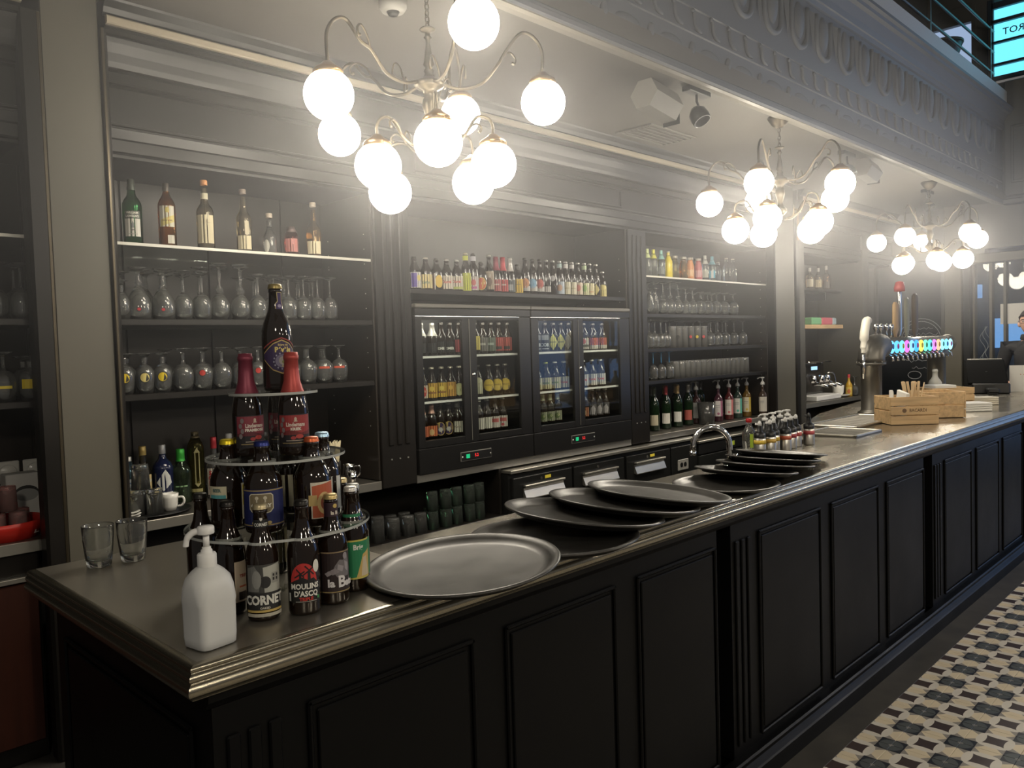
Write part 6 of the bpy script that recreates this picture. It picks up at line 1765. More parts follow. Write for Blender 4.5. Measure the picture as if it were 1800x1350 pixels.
def fridge(label, x0, x1, panes, lockx, disp):
    t = thing('bottle_fridge', label, 'fridge', (0, 0, 0), 0, 'glass door bottle fridges')
    z0, z1 = 0.9295, 1.955
    yf, yb = 3.752, 4.25
    sh = MB().box(x0, x1, yb, yb + 0.02, z0, z1).box(x0, x0 + 0.03, yf + 0.03, yb - 0.0005, z0, z1).box(x1 - 0.03, x1, yf + 0.03, yb - 0.0005, z0, z1).box(x0 + 0.031, x1 - 0.031, yf + 0.03, yb - 0.001, z1 - 0.06, z1).box(x0 + 0.031, x1 - 0.031, yf + 0.03, yb - 0.001, z0, 1.125)
    obj('cabinet_shell', sh, FRIDGE, t)
    obj('header', MB().bbox(x0, x1, yf - 0.006, yf + 0.029, 1.885, z1 - 0.022, 0.004), FRIDGE, t)
    obj('top_trim', MB().bbox(x0, x1, yf - 0.012, yf + 0.029, z1 - 0.021, z1 + 0.004, 0.005), mat('grey_trim', (0.16, 0.15, 0.13), 0.3), t)
    obj('lower_fascia', MB().bbox(x0, x1, yf - 0.004, yf + 0.029, z0, 1.085, 0.004), FRIDGE, t)
    obj('led_strip', MB().box(x0 + 0.05, x1 - 0.05, yf + 0.05, yf + 0.06, 1.872, 1.88), emis('fridge_led', (1.0, 0.93, 0.8), 28.0), t)
    cpn = obj('control_panel', MB().bbox(disp, disp + 0.27, yf - 0.009, yf - 0.0045, 0.972, 1.032, 0.002), mat('panel_rim', (0.3, 0.29, 0.26), 0.3, 0.6), t)
    obj('panel_face', MB().box(disp + 0.005, disp + 0.265, yf - 0.0105, yf - 0.0092, 0.977, 1.027), BLACKP, cpn)
    obj('green_switch', MB().bbox(disp + 0.045, disp + 0.075, yf - 0.0135, yf - 0.0107, 0.99, 1.016, 0.001), emis('green_switch_light', (0.02, 0.45, 0.18), 0.9), cpn)
    vs, fs = text_flat('5.2', 0.026, 0.0006)
    dg = MB().add([(disp + 0.135 + x, yf - 0.0112, 1.0025 + z) for x, z in vs], fs)
    obj('red_digits', dg, emis('red_digits_light', (0.8, 0.03, 0.03), 1.2), cpn)
    for q in (0.013, 0.257):
        obj('screw', MB().lathe([(0.006, 0), (0.006, 0.002), (0, 0.003)], 10, rot=Matrix.Rotation(pi / 2, 3, 'X')).xf(Matrix.Translation((disp + q, yf - 0.0106, 1.0))), SCREW, cpn)
    for k, z in enumerate(SHZ):
        if k:
            w = obj('wire_shelf', MB().bbox(x0 + 0.032, x1 - 0.032, 3.80, yb - 0.01, z - 0.010, z - 0.0012, 0.001), mat('shelf_dark_wire', (0.1, 0.1, 0.1), 0.4), t)
            obj('white_strip', MB().bbox(x0 + 0.04, x1 - 0.04, 3.790, 3.7995, z - 0.012, z + 0.002, 0.001), WHITES, w)
    for i, (a, b) in enumerate(panes):
        lo = x0 if i == 0 else (panes[0][1] + panes[1][0]) / 2 + 0.001
        hi = x1 if i == 1 else (panes[0][1] + panes[1][0]) / 2 - 0.001
        yy = yf - (0.004 if i == 0 else 0.0)
        fr = MB().bbox(lo, a, yy, yy + 0.025, 1.088, 1.883, 0.003).bbox(b, hi, yy, yy + 0.025, 1.088, 1.883, 0.003).bbox(a, b, yy, yy + 0.025, 1.088, 1.132, 0.003).bbox(a, b, yy, yy + 0.025, 1.862, 1.883, 0.003)
        d = obj('sliding_door', fr, FRIDGE, t)
        obj('door_pane', MB().box(a, b, yy + 0.010, yy + 0.014, 1.132, 1.862), PANE, d)
        if i == 0:
            obj('edge_profile', MB().bbox(hi - 0.006, hi - 0.001, yy - 0.004, yy - 0.0002, 1.10, 1.87, 0.001), mat('edge_grey', (0.22, 0.21, 0.18), 0.3, 0.5), d)
    obj('lock', MB().lathe([(0, 0), (0.014, 0), (0.014, 0.004), (0.009, 0.008), (0, 0.008)], 14, rot=Matrix.Rotation(pi / 2, 3, 'X')).xf(Matrix.Translation((lockx, yf - 0.0012, 1.515))), CHROME, t)


fridge('left black glass door fridge of beer bottles on the counter', 3.002, 4.005, ((3.055, 3.375), (3.50, 3.895)), 3.465, 3.325)
fridge('right black glass door fridge with paler beer labels', 4.012, 5.142, ((4.085, 4.455), (4.575, 5.015)), 4.53, 4.40)

FL = scaled(LONG, 1.0, 0.83)
FS = scaled(STUB, 0.98, 1.0)
GRF = {'': None}


def fbot(label, x, z, y=3.86, shape=FL, front=None, cap=(0.05, 0.045, 0.04), neck=None, foil=None, g=BEER, off=0, group='bottles in the fridges'):
    return bottle('beer_bottle', label, (x, y, z + 0.0008), shape, g, cap=cap, front=front, neck=neck, foil=foil, off=off, group=group, n=14)


def plain(c, z0=0.02, z1=0.09, w=0.045, extra=()):
    return [('rect', -w, w, z0, z1, c)] + list(extra)


ORN = (0.62, 0.36, 0.05)
Z0, Z1_, Z2_ = SHZ
I1 = [  # left fridge, left door
    (3.133, Z2_, FL, [('rect', -0.03, 0.03, 0.02, 0.08, (0.012, 0.012, 0.012))], None, ((0.6, 0.58, 0.54), 0.125), 'dark bottle with crumpled silver foil top, upper left rack, outer'),
    (3.222, Z2_, FL, [('rect', -0.03, 0.03, 0.02, 0.08, (0.012, 0.012, 0.012))], None, ((0.6, 0.58, 0.54), 0.125), 'dark bottle with crumpled silver foil top, upper left rack, inner'),
    (3.294, Z2_, FL, [('rect', -0.035, 0.035, 0.02, 0.09, (0.012, 0.012, 0.012)), ('text', 'ONE', 0, 0.045, 0.022, 0.001, 0.9, (0.7, 0.7, 0.65))], None, None, 'black labelled bottle with short white word, upper left rack'),
    (3.368, Z2_, FL, [('rect', -0.035, 0.035, 0.02, 0.09, (0.012, 0.012, 0.012)), ('text', 'OMER', 0, 0.045, 0.022, 0.001, 0.9, (0.7, 0.7, 0.65))], None, None, 'black labelled bottle with longer white word, upper left rack'),
    (3.440, Z2_, FL, plain((0.35, 0.06, 0.07), 0.02, 0.10), None, None, 'red labelled bottle at the right of the upper left rack'),
    (3.131, Z1_, FL, plain((0.6, 0.5, 0.4), 0.02, 0.10, 0.04, [('disc', 0, 0.06, 0.028, 0.035, (0.5, 0.05, 0.04)), ('rect', -0.03, 0.03, 0.055, 0.068, (0.62, 0.55, 0.3))]), (0.5, 0.45, 0.35), None, 'bottle with red shield label, lower left rack'),
    (3.207, Z1_, FL, plain(ORN, 0.02, 0.11, 0.05, [('disc', 0.0, 0.075, 0.015, 0.015, (0.7, 0.5, 0.08)), ('rect', -0.03, 0.03, 0.045, 0.055, (0.25, 0.1, 0.03))]), (0.55, 0.5, 0.4), None, 'orange labelled bottle, second on the lower left rack'),
    (3.287, Z1_, FL, plain((0.66, 0.42, 0.05), 0.02, 0.11, 0.05, [('disc', 0.0, 0.075, 0.015, 0.015, (0.72, 0.55, 0.1)), ('rect', -0.03, 0.03, 0.045, 0.055, (0.25, 0.1, 0.03))]), (0.55, 0.5, 0.4), None, 'orange labelled bottle, third on the lower left rack'),
    (3.363, Z1_, FL, plain((0.62, 0.33, 0.06), 0.02, 0.11, 0.05, [('disc', 0.0, 0.075, 0.012, 0.015, (0.7, 0.45, 0.08))]), (0.55, 0.5, 0.4), None, 'deep orange labelled bottle, fourth on the lower left rack'),
    (3.436, Z1_, FL, [('disc', 0.0, 0.06, 0.03, 0.04, (0.60, 0.60, 0.30))], (0.55, 0.5, 0.4), None, 'bottle with pale oval label beside the door post, lower left rack'),
    (3.124, Z0, FL, plain((0.55, 0.14, 0.06), 0.01, 0.075, 0.045, [('disc', 0.0, 0.035, 0.015, 0.02, (0.62, 0.4, 0.2))]), None, ((0.62, 0.35, 0.28), 0.15), 'red orange labelled bottle, first on the left fridge floor'),
    (3.196, Z0, FL, plain((0.57, 0.16, 0.06), 0.01, 0.075, 0.045, [('disc', 0.0, 0.035, 0.015, 0.02, (0.62, 0.42, 0.2))]), None, ((0.62, 0.35, 0.28), 0.15), 'red orange labelled bottle, second on the left fridge floor'),
    (3.267, Z0, FL, [('disc', 0, 0.05, 0.033, 0.042, GLD), ('disc', 0, 0.05, 0.030, 0.038, (0.035, 0.018, 0.075)), ('disc', 0, 0.045, 0.014, 0.014, (0.5, 0.48, 0.45))], None, None, 'bottle with purple gold ringed label on the left fridge floor'),
    (3.335, Z0, FL, [('disc', 0, 0.05, 0.033, 0.042, GLD), ('disc', 0, 0.05, 0.030, 0.038, (0.035, 0.018, 0.075)), ('disc', 0, 0.045, 0.014, 0.014, (0.5, 0.48, 0.45))], (0.5, 0.48, 0.4), None, 'second bottle with purple gold ringed label beside the white one'),
    (3.412, Z0, FL, plain((0.66, 0.63, 0.52), 0.015, 0.085, 0.045, [('text', 'Kwak', 0, 0.05, 0.018, 0.0005, 1, (0.3, 0.25, 0.2))]), None, ((0.62, 0.6, 0.55), 0.175), 'white labelled bottle at the right of the left fridge floor'),
    # left fridge, right door
    (3.585, Z2_, FL, plain((0.55, 0.45, 0.1), 0.03, 0.12), None, None, 'yellow labelled bottle by the door post, upper rack behind right door'),
    (3.655, Z2_, FL, plain((0.16, 0.15, 0.14), 0.02, 0.11, 0.045, [('rect', -0.02, 0.02, 0.06, 0.075, (0.45, 0.43, 0.4))]), None, None, 'grey labelled bottle left of centre, upper rack behind right door'),
    (3.730, Z2_, FL, plain((0.13, 0.15, 0.12), 0.02, 0.11, 0.045, [('rect', -0.02, 0.02, 0.06, 0.075, (0.4, 0.45, 0.4))]), None, None, 'dark green grey labelled bottle, upper rack behind right door'),
    (3.805, Z2_, FL, plain((0.42, 0.08, 0.07), 0.02, 0.11, 0.045, [('rect', -0.02, 0.02, 0.03, 0.05, (0.05, 0.05, 0.05))]), None, None, 'red labelled bottle, fourth on the upper rack behind right door'),
    (3.884, Z2_, FL, plain((0.45, 0.09, 0.07), 0.02, 0.11, 0.045, [('rect', -0.02, 0.02, 0.03, 0.05, (0.05, 0.05, 0.05))]), None, None, 'red labelled bottle at the right end of that upper rack'),
    (3.60, Z1_, FL, [('rect', -0.035, 0.035, 0.02, 0.11, (0.62, 0.6, 0.42)), ('disc', 0, 0.11, 0.03, 0.018, (0.62, 0.6, 0.42))], None, None, 'bottle with pale arched label, lower rack behind right door'),
    (3.70, Z1_, FL, [('disc', 0, 0.072, 0.042, 0.042, (0.15, 0.1, 0.03)), ('disc', 0, 0.072, 0.039, 0.039, (0.7, 0.5, 0.07)), ('text', 'KAROLUS', 0, 0.072, 0.013, 0.0005, 0.9, (0.3, 0.2, 0.05))], (0.3, 0.28, 0.25), None, 'bottle with round yellow label, first of three'),
    (3.782, Z1_, FL, [('disc', 0, 0.072, 0.042, 0.042, (0.15, 0.1, 0.03)), ('disc', 0, 0.072, 0.039, 0.039, (0.7, 0.5, 0.07)), ('text', 'KAROLUS', 0, 0.072, 0.013, 0.0005, 0.9, (0.3, 0.2, 0.05))], (0.3, 0.28, 0.25), None, 'bottle with round yellow label, middle of three'),
    (3.857, Z1_, FL, [('disc', 0, 0.072, 0.042, 0.042, (0.15, 0.1, 0.03)), ('disc', 0, 0.072, 0.039, 0.039, (0.7, 0.5, 0.07)), ('text', 'KAROLUS', 0, 0.072, 0.013, 0.0005, 0.9, (0.3, 0.2, 0.05))], (0.3, 0.28, 0.25), None, 'bottle with round yellow label, last of three'),
    (3.60, Z0, FL, plain((0.66, 0.62, 0.55), 0.015, 0.09), (0.6, 0.58, 0.52), None, 'cream labelled bottle, first on the floor behind right door'),
    (3.672, Z0, FL, plain((0.66, 0.63, 0.56), 0.015, 0.09), (0.6, 0.58, 0.52), None, 'cream labelled bottle, second on the floor behind right door'),
    (3.745, Z0, FL, plain((0.66, 0.60, 0.55), 0.015, 0.09, 0.045, [('rect', -0.03, 0.03, 0.05, 0.075, (0.5, 0.12, 0.12))]), (0.05, 0.05, 0.05), ((0.05, 0.05, 0.05), 0.15), 'white bottle label with red word, third on that floor'),
    (3.82, Z0, FL, plain((0.66, 0.60, 0.55), 0.015, 0.09, 0.045, [('rect', -0.03, 0.03, 0.05, 0.075, (0.5, 0.12, 0.12)), ('disc', 0.0, 0.03, 0.012, 0.01, (0.45, 0.08, 0.1))]), (0.6, 0.6, 0.55), None, 'white bottle label with red word, last on that floor'),
    # right fridge, left door
    (4.185, Z2_, FL, [('rect', -0.04, 0.04, 0.01, 0.13, (0.02, 0.02, 0.022)), ('text', 'COR', 0, 0.05, 0.034, 0.0014, 0.9, (0.65, 0.67, 0.66)), ('rect', -0.03, 0.03, 0.085, 0.12, (0.3, 0.31, 0.32)), ('rect', -0.03, 0.03, 0.02, 0.027, (0.5, 0.5, 0.5))], None, None, 'black bottle with big white letters, first in the right fridge'),
    (4.270, Z2_, FL, [('rect', -0.04, 0.04, 0.01, 0.13, (0.02, 0.02, 0.022)), ('text', 'COR', 0, 0.05, 0.034, 0.0014, 0.9, (0.65, 0.67, 0.66)), ('rect', -0.03, 0.03, 0.085, 0.12, (0.3, 0.31, 0.32)), ('rect', -0.03, 0.03, 0.02, 0.027, (0.5, 0.5, 0.5))], None, None, 'black bottle with big white letters, second in the right fridge'),
    (4.360, Z2_, FL, [('poly', [(0, 0.012), (0.04, 0.07), (0, 0.128), (-0.04, 0.07)], (0.62, 0.58, 0.16)), ('rect', -0.025, 0.025, 0.066, 0.074, (0.2, 0.2, 0.08))], None, None, 'bottle with yellow diamond label, left of two'),
    (4.445, Z2_, FL, [('poly', [(0, 0.012), (0.04, 0.07), (0, 0.128), (-0.04, 0.07)], (0.62, 0.58, 0.16)), ('rect', -0.025, 0.025, 0.066, 0.074, (0.2, 0.2, 0.08))], None, None, 'bottle with yellow diamond label, right of two'),
    (4.525, Z2_, FL, [('poly', [(0, 0.012), (0.04, 0.07), (0, 0.128), (-0.04, 0.07)], (0.20, 0.2, 0.19))], None, None, 'bottle with grey diamond label behind the door post'),
    (4.170, Z1_, FS, plain((0.6, 0.56, 0.36), 0.015, 0.095, 0.055, [('rect', -0.03, 0.03, 0.05, 0.062, (0.25, 0.3, 0.12))]), (0.55, 0.55, 0.1), None, 'stout bottle with cream label and yellow green cap, first on its rack'),
    (4.270, Z1_, FS, plain((0.6, 0.56, 0.36), 0.015, 0.095, 0.055, [('rect', -0.03, 0.03, 0.05, 0.062, (0.25, 0.3, 0.12))]), (0.55, 0.55, 0.1), None, 'stout bottle with cream label and yellow green cap, second on its rack'),
    (4.370, Z1_, FS, plain((0.62, 0.57, 0.38), 0.015, 0.095, 0.055, [('rect', -0.03, 0.03, 0.05, 0.062, (0.25, 0.3, 0.12))]), (0.6, 0.6, 0.55), None, 'stout bottle with cream label and white cap, right fridge'),
    (4.466, Z1_, FS, plain((0.64, 0.60, 0.48), 0.015, 0.095, 0.055, [('text', 'Duvel', 0, 0.055, 0.024, 0.0008, 1, (0.5, 0.06, 0.05))]), (0.6, 0.6, 0.55), None, 'stout bottle with cream label and red word by the door post'),
    (4.150, Z0, FL, plain((0.22, 0.25, 0.12), 0.012, 0.08, 0.04, [('disc', 0, 0.045, 0.02, 0.02, (0.4, 0.42, 0.22))]), None, ((0.30, 0.34, 0.12), 0.16), 'bottle with olive patterned label, first on the right fridge floor'),
    (4.225, Z0, FL, plain((0.34, 0.36, 0.24), 0.012, 0.08, 0.04, [('disc', 0, 0.045, 0.02, 0.02, (0.15, 0.2, 0.08)), ('disc', 0.01, 0.05, 0.008, 0.008, (0.55, 0.55, 0.3))]), None, ((0.42, 0.45, 0.30), 0.16), 'bottle with pale olive leafy label, second on the right fridge floor'),
    (4.305, Z0, FL, plain((0.34, 0.36, 0.24), 0.012, 0.08, 0.04, [('disc', 0, 0.045, 0.02, 0.02, (0.15, 0.2, 0.08)), ('disc', 0.01, 0.05, 0.008, 0.008, (0.55, 0.55, 0.3))]), None, ((0.42, 0.45, 0.30), 0.16), 'bottle with pale olive leafy label, third on the right fridge floor'),
    (4.385, Z0, FL, plain((0.36, 0.37, 0.26), 0.012, 0.08, 0.04, [('disc', 0, 0.045, 0.02, 0.02, (0.15, 0.2, 0.08)), ('disc', 0.01, 0.05, 0.008, 0.008, (0.55, 0.55, 0.3))]), None, ((0.5, 0.52, 0.42), 0.16), 'bottle with pale olive leafy label, last on the right fridge floor'),
    # right fridge, right door
    (4.705, Z2_, FS, plain((0.6, 0.57, 0.52), 0.012, 0.095, 0.05, [('disc', 0, 0.07, 0.02, 0.02, (0.42, 0.08, 0.06)), ('rect', -0.05, 0.05, 0.028, 0.045, (0.1, 0.1, 0.1))]), None, None, 'stout bottle with red and white label, first behind the last door'),
    (4.815, Z2_, FS, plain((0.5, 0.12, 0.08), 0.04, 0.095, 0.05, [('rect', -0.05, 0.05, 0.012, 0.04, (0.58, 0.55, 0.48)), ('disc', 0, 0.07, 0.018, 0.018, (0.3, 0.05, 0.04))]), None, None, 'stout bottle with red and white label, second behind the last door'),
    (4.925, Z2_, FS, plain((0.5, 0.12, 0.08), 0.04, 0.095, 0.05, [('rect', -0.05, 0.05, 0.012, 0.04, (0.58, 0.55, 0.48)), ('disc', 0, 0.07, 0.018, 0.018, (0.3, 0.05, 0.04))]), None, None, 'stout bottle with red and white label, third behind the last door'),
    (4.690, Z1_, FS, plain((0.66, 0.63, 0.58), 0.015, 0.10, 0.055, [('text', 'Duvel', 0, 0.06, 0.026, 0.0009, 1, (0.52, 0.06, 0.05))]), (0.62, 0.6, 0.56), None, 'stout bottle with white label and red word, first of three'),
    (4.795, Z1_, FS, plain((0.66, 0.63, 0.58), 0.015, 0.10, 0.055, [('text', 'Duvel', 0, 0.06, 0.026, 0.0009, 1, (0.52, 0.06, 0.05))]), (0.62, 0.6, 0.56), None, 'stout bottle with white label and red word, middle of three'),
    (4.900, Z1_, FS, plain((0.66, 0.63, 0.58), 0.015, 0.10, 0.055, [('text', 'Duvel', 0, 0.06, 0.026, 0.0009, 1, (0.52, 0.06, 0.05))]), (0.62, 0.6, 0.56), None, 'stout bottle with white label and red word, last of three'),
    (4.695, Z0, FL, plain((0.42, 0.16, 0.08), 0.012, 0.08, 0.04, [('disc', 0, 0.04, 0.015, 0.02, (0.5, 0.35, 0.2))]), (0.5, 0.45, 0.4), None, 'bottle with rusty orange label on the floor behind the last door'),
    (4.79, Z0, FL, plain((0.1, 0.09, 0.09), 0.012, 0.10, 0.04, [('poly', [(-0.025, 0.02), (0.02, 0.02), (0.028, 0.06), (0.012, 0.09), (-0.01, 0.07)], (0.42, 0.38, 0.40))]), (0.4, 0.38, 0.36), None, 'bottle with grey figure label, first of three on the last floor'),
    (4.87, Z0, FL, plain((0.1, 0.09, 0.09), 0.012, 0.10, 0.04, [('poly', [(-0.025, 0.02), (0.02, 0.02), (0.028, 0.06), (0.012, 0.09), (-0.01, 0.07)], (0.42, 0.38, 0.40))]), (0.4, 0.38, 0.36), None, 'bottle with grey figure label, second of three on the last floor'),
    (4.95, Z0, FL, plain((0.1, 0.09, 0.09), 0.012, 0.10, 0.04, [('poly', [(-0.025, 0.02), (0.02, 0.02), (0.028, 0.06), (0.012, 0.09), (-0.01, 0.07)], (0.42, 0.38, 0.40))]), (0.4, 0.38, 0.36), None, 'bottle with grey figure label, last of three on the last floor')]
for (x, z, shp, fr, cp_, fo, l) in I1:
    fbot(l, x, z, shape=shp, front=fr, cap=cp_ or ((0.04, 0.035, 0.03) if not fo else None), foil=(fo[0], fo[1], 0.4) if fo else None)

# ================================================================== BEER ROW ABOVE THE FRIDGES
L1, L2, SB = scaled(LONG, 0.95, 1.0), scaled(LONG, 0.92, 0.95), scaled(STUB, 0.93, 0.97)
KR = [(0.62, 0.57, 0.48), (0.62, 0.52, 0.22)]
ROW = [
    (3.10, SB, [('rect', -0.06, 0.06, 0.01, 0.105, (0.55, 0.53, 0.5)), ('rect', -0.02, 0.016, 0.015, 0.10, (0.10, 0.06, 0.30)), ('disc', 0.03, 0.07, 0.014, 0.018, (0.6, 0.5, 0.15))], None, None, 'purple and white'),
    (3.19, SB, plain((0.62, 0.52, 0.25), 0.01, 0.095, 0.06, [('text', 'Grim', 0, 0.045, 0.024, 0.0008, 1, (0.15, 0.2, 0.15))]), (0.5, 0.48, 0.42), None, 'straw yellow'),
    (3.275, SB, [('rect', -0.06, -0.012, 0.005, 0.105, (0.1, 0.05, 0.04)), ('disc', 0.018, 0.055, 0.026, 0.04, (0.62, 0.42, 0.06)), ('rect', -0.012, -0.006, 0.005, 0.105, (0.6, 0.58, 0.52))], None, None, 'golden oval'),
    (3.36, SB, plain((0.64, 0.58, 0.48), 0.01, 0.095, 0.06, [('text', 'Duvel', 0, 0.055, 0.026, 0.0009, 1, (0.5, 0.08, 0.06))]), (0.55, 0.53, 0.5), None, 'cream with red word, left'),
    (3.445, SB, plain((0.64, 0.58, 0.48), 0.01, 0.095, 0.06, [('text', 'Duvel', 0, 0.06, 0.024, 0.0009, 1, (0.5, 0.08, 0.06)), ('rect', -0.05, 0.05, 0.012, 0.028, (0.4, 0.45, 0.1))]), (0.5, 0.5, 0.48), None, 'cream with red word and green band'),
    (3.525, L1, plain((0.52, 0.56, 0.08), 0.005, 0.12, 0.05), (0.55, 0.5, 0.35), (0.52, 0.56, 0.08), 'acid yellow'),
    (3.592, L1, plain((0.6, 0.55, 0.52), 0.01, 0.10, 0.05, [('disc', 0.0, 0.06, 0.016, 0.02, (0.5, 0.12, 0.12)), ('rect', -0.02, 0.02, 0.02, 0.035, (0.45, 0.1, 0.3))]), None, (0.5, 0.5, 0.55), 'white with red medal'),
    (3.662, SB, [('disc', 0, 0.055, 0.036, 0.042, (0.55, 0.42, 0.1)), ('disc', 0, 0.055, 0.032, 0.037, (0.5, 0.1, 0.05)), ('rect', -0.025, 0.025, 0.05, 0.064, (0.62, 0.55, 0.3))], None, None, 'red oval'),
    (3.735, L1, plain((0.4, 0.33, 0.25), 0.02, 0.14, 0.045, [('disc', 0, 0.07, 0.018, 0.03, (0.15, 0.1, 0.08))]), (0.6, 0.58, 0.54), None, 'brown picture'),
    (3.80, FOIL, plain((0.40, 0.10, 0.10), 0.01, 0.09, 0.045, [('rect', -0.02, 0.02, 0.05, 0.06, (0.55, 0.45, 0.4))]), None, ('f', (0.28, 0.04, 0.07)), 'dark pink foil necked'),
    (3.865, FOIL, plain((0.52, 0.07, 0.07), 0.01, 0.09, 0.045, [('rect', -0.02, 0.02, 0.05, 0.06, (0.6, 0.5, 0.45))]), None, ('f', (0.5, 0.04, 0.06)), 'bright red foil necked'),
    (3.935, FOIL, plain((0.10, 0.12, 0.13), 0.01, 0.09, 0.045, [('rect', -0.02, 0.02, 0.02, 0.06, (0.4, 0.42, 0.42))]), None, ('f', (0.6, 0.58, 0.55)), 'white foil necked'),
    (4.005, SB, plain((0.66, 0.45, 0.05), 0.005, 0.10, 0.05, [('rect', -0.03, 0.03, 0.06, 0.065, (0.3, 0.2, 0.05))]), None, None, 'plain amber square'),
    (4.085, L1, [('disc', 0, 0.075, 0.03, 0.034, (0.55, 0.25, 0.12)), ('rect', -0.04, 0.04, 0.02, 0.055, (0.55, 0.53, 0.5))], None, None, 'arched orange'),
    (4.16, L1, [('disc', 0, 0.075, 0.03, 0.034, (0.25, 0.45, 0.62)), ('rect', -0.04, 0.04, 0.02, 0.055, (0.55, 0.53, 0.5))], None, None, 'arched pale blue'),
    (4.235, L1, [('disc', 0, 0.075, 0.03, 0.034, (0.5, 0.12, 0.10)), ('rect', -0.04, 0.04, 0.02, 0.055, (0.55, 0.53, 0.5))], None, None, 'arched brick red'),
    (4.305, L1, plain((0.55, 0.53, 0.5), 0.02, 0.06, 0.04), (0.4, 0.4, 0.38), None, 'narrow white band'),
    (4.375, L1, [('disc', 0, 0.12, 0.02, 0.02, (0.5, 0.5, 0.5))], (0.5, 0.5, 0.48), None, 'bare brown, small neck disc'),
    (4.45, L1, plain((0.45, 0.52, 0.6), 0.01, 0.10, 0.05, [('disc', 0, 0.055, 0.02, 0.024, (0.55, 0.35, 0.25))]), (0.6, 0.6, 0.58), (0.35, 0.45, 0.45), 'sky blue'),
    (4.52, L1, plain((0.62, 0.58, 0.42), 0.01, 0.10, 0.05, [('rect', -0.03, 0.03, 0.05, 0.058, (0.4, 0.35, 0.2))]), (0.6, 0.58, 0.56), (0.62, 0.6, 0.58), 'cream with silvery neck'),
    (4.59, L1, plain((0.62, 0.58, 0.44), 0.01, 0.10, 0.05, [('rect', -0.03, 0.03, 0.05, 0.058, (0.4, 0.35, 0.2))]), (0.6, 0.58, 0.56), (0.62, 0.6, 0.58), 'cream with white neck, next along'),
    (4.66, L1, plain((0.62, 0.52, 0.40), 0.01, 0.10, 0.05, [('disc', 0.0, 0.06, 0.02, 0.025, (0.52, 0.18, 0.14))]), (0.6, 0.58, 0.54), None, 'cream with red blossom'),
    (4.735, L1, plain((0.58, 0.58, 0.35), 0.01, 0.10, 0.05, [('disc', 0.0, 0.06, 0.02, 0.025, (0.25, 0.4, 0.12))]), (0.6, 0.58, 0.54), (0.4, 0.5, 0.3), 'cream with green apple'),
    (4.80, L1, plain((0.62, 0.56, 0.34), 0.01, 0.10, 0.05, [('rect', -0.03, 0.03, 0.03, 0.04, (0.5, 0.3, 0.15))]), (0.6, 0.58, 0.54), None, 'cream with tan stripe'),
    (4.875, L1, [('poly', [(0, 0.012), (0.03, 0.055), (0, 0.10), (-0.03, 0.055)], (0.60, 0.52, 0.2))], (0.6, 0.58, 0.54), None, 'pale diamond'),
    (4.955, scaled(LONG, 1.0, 0.78), [('rect', -0.034, 0.034, 0.005, 0.075, (0.6, 0.52, 0.2)), ('disc', 0, 0.075, 0.034, 0.02, (0.6, 0.52, 0.2))], (0.6, 0.58, 0.54), None, 'arched pale yellow')]
for (x, shp, fr, cp_, nk, l) in ROW:
    fo = (nk[1], 0.150, 0.4) if nk and nk[0] == 'f' else None
    ng = (0.0165 * shp['R'] / 0.0355 * 1.0 + 0.002, [('rect', -0.03, 0.03, 0.80 * shp['H'], 0.92 * shp['H'], nk)]) if nk and not fo else None
    bottle('beer_bottle', 'beer bottle, %s label, in the row above the fridges' % l if 'foil' not in l else 'beer bottle, %s, in the row above the fridges' % l, (x, 3.86, 2.0506), shp, cap=(cp_ or (0.05, 0.045, 0.04)) if not fo else None, front=fr, neck=ng, foil=fo, group='beer bottles above the fridges', n=14)

# ================================================================== FAR SHELVES: SODAS, WINE, SYRUPS
ZT = 2.2356
SODA = spirit_shape(0.25, 0.036, 0.13, 0.014)
JUICE = dict(body=[(0, 0), (0.034, 0), (0.036, 0.006), (0.036, 0.11), (0.032, 0.135), (0.024, 0.155), (0.022, 0.175), (0.026, 0.178), (0.026, 0.198), (0, 0.2)], R=0.036, cz=0, cr=0, H=0.2)
SD = [(5.575, SODA, (0.9, 0.95, 0.9), (0.55, 0.62, 0.3), None, 'clear soda bottle with lime green neck wrap, first'), (5.665, SODA, (0.9, 0.95, 0.9), (0.62, 0.6, 0.08), None, 'clear soda bottle with yellow neck wrap'), (5.78, SODA, (0.85, 0.95, 0.95), (0.25, 0.5, 0.45), None, 'clear soda bottle with teal neck wrap'), (5.89, SODA, (0.75, 0.6, 0.02), None, (0.72, 0.58, 0.02), 'opaque yellow soda bottle'), (5.985, JUICE, (0.95, 0.85, 0.45), None, None, 'pale lemonade bottle beside the yellow one'), (6.125, JUICE, (0.9, 0.6, 0.25), None, None, 'wide mouthed amber juice bottle'), (6.235, JUICE, None, None, (0.62, 0.25, 0.08), 'orange juice bottle'), (6.37, JUICE, None, None, (0.45, 0.10, 0.10), 'red juice bottle'), (6.485, SODA, (0.9, 0.95, 0.95), (0.55, 0.56, 0.5), None, 'clear tonic bottle with white neck label'), (6.61, SODA, (0.85, 0.95, 0.97), (0.15, 0.42, 0.5), None, 'clear tonic bottle with blue label'), (6.715, scaled(SODA, 0.9, 0.8), (0.7, 0.75, 0.8), None, None, 'small clear tonic bottle with grey label'), (6.87, SODA, (0.92, 0.95, 0.95), None, None, 'slim clear water bottle, left of the last two'), (6.99, SODA, (0.92, 0.95, 0.95), None, None, 'slim clear water bottle at the right end')]
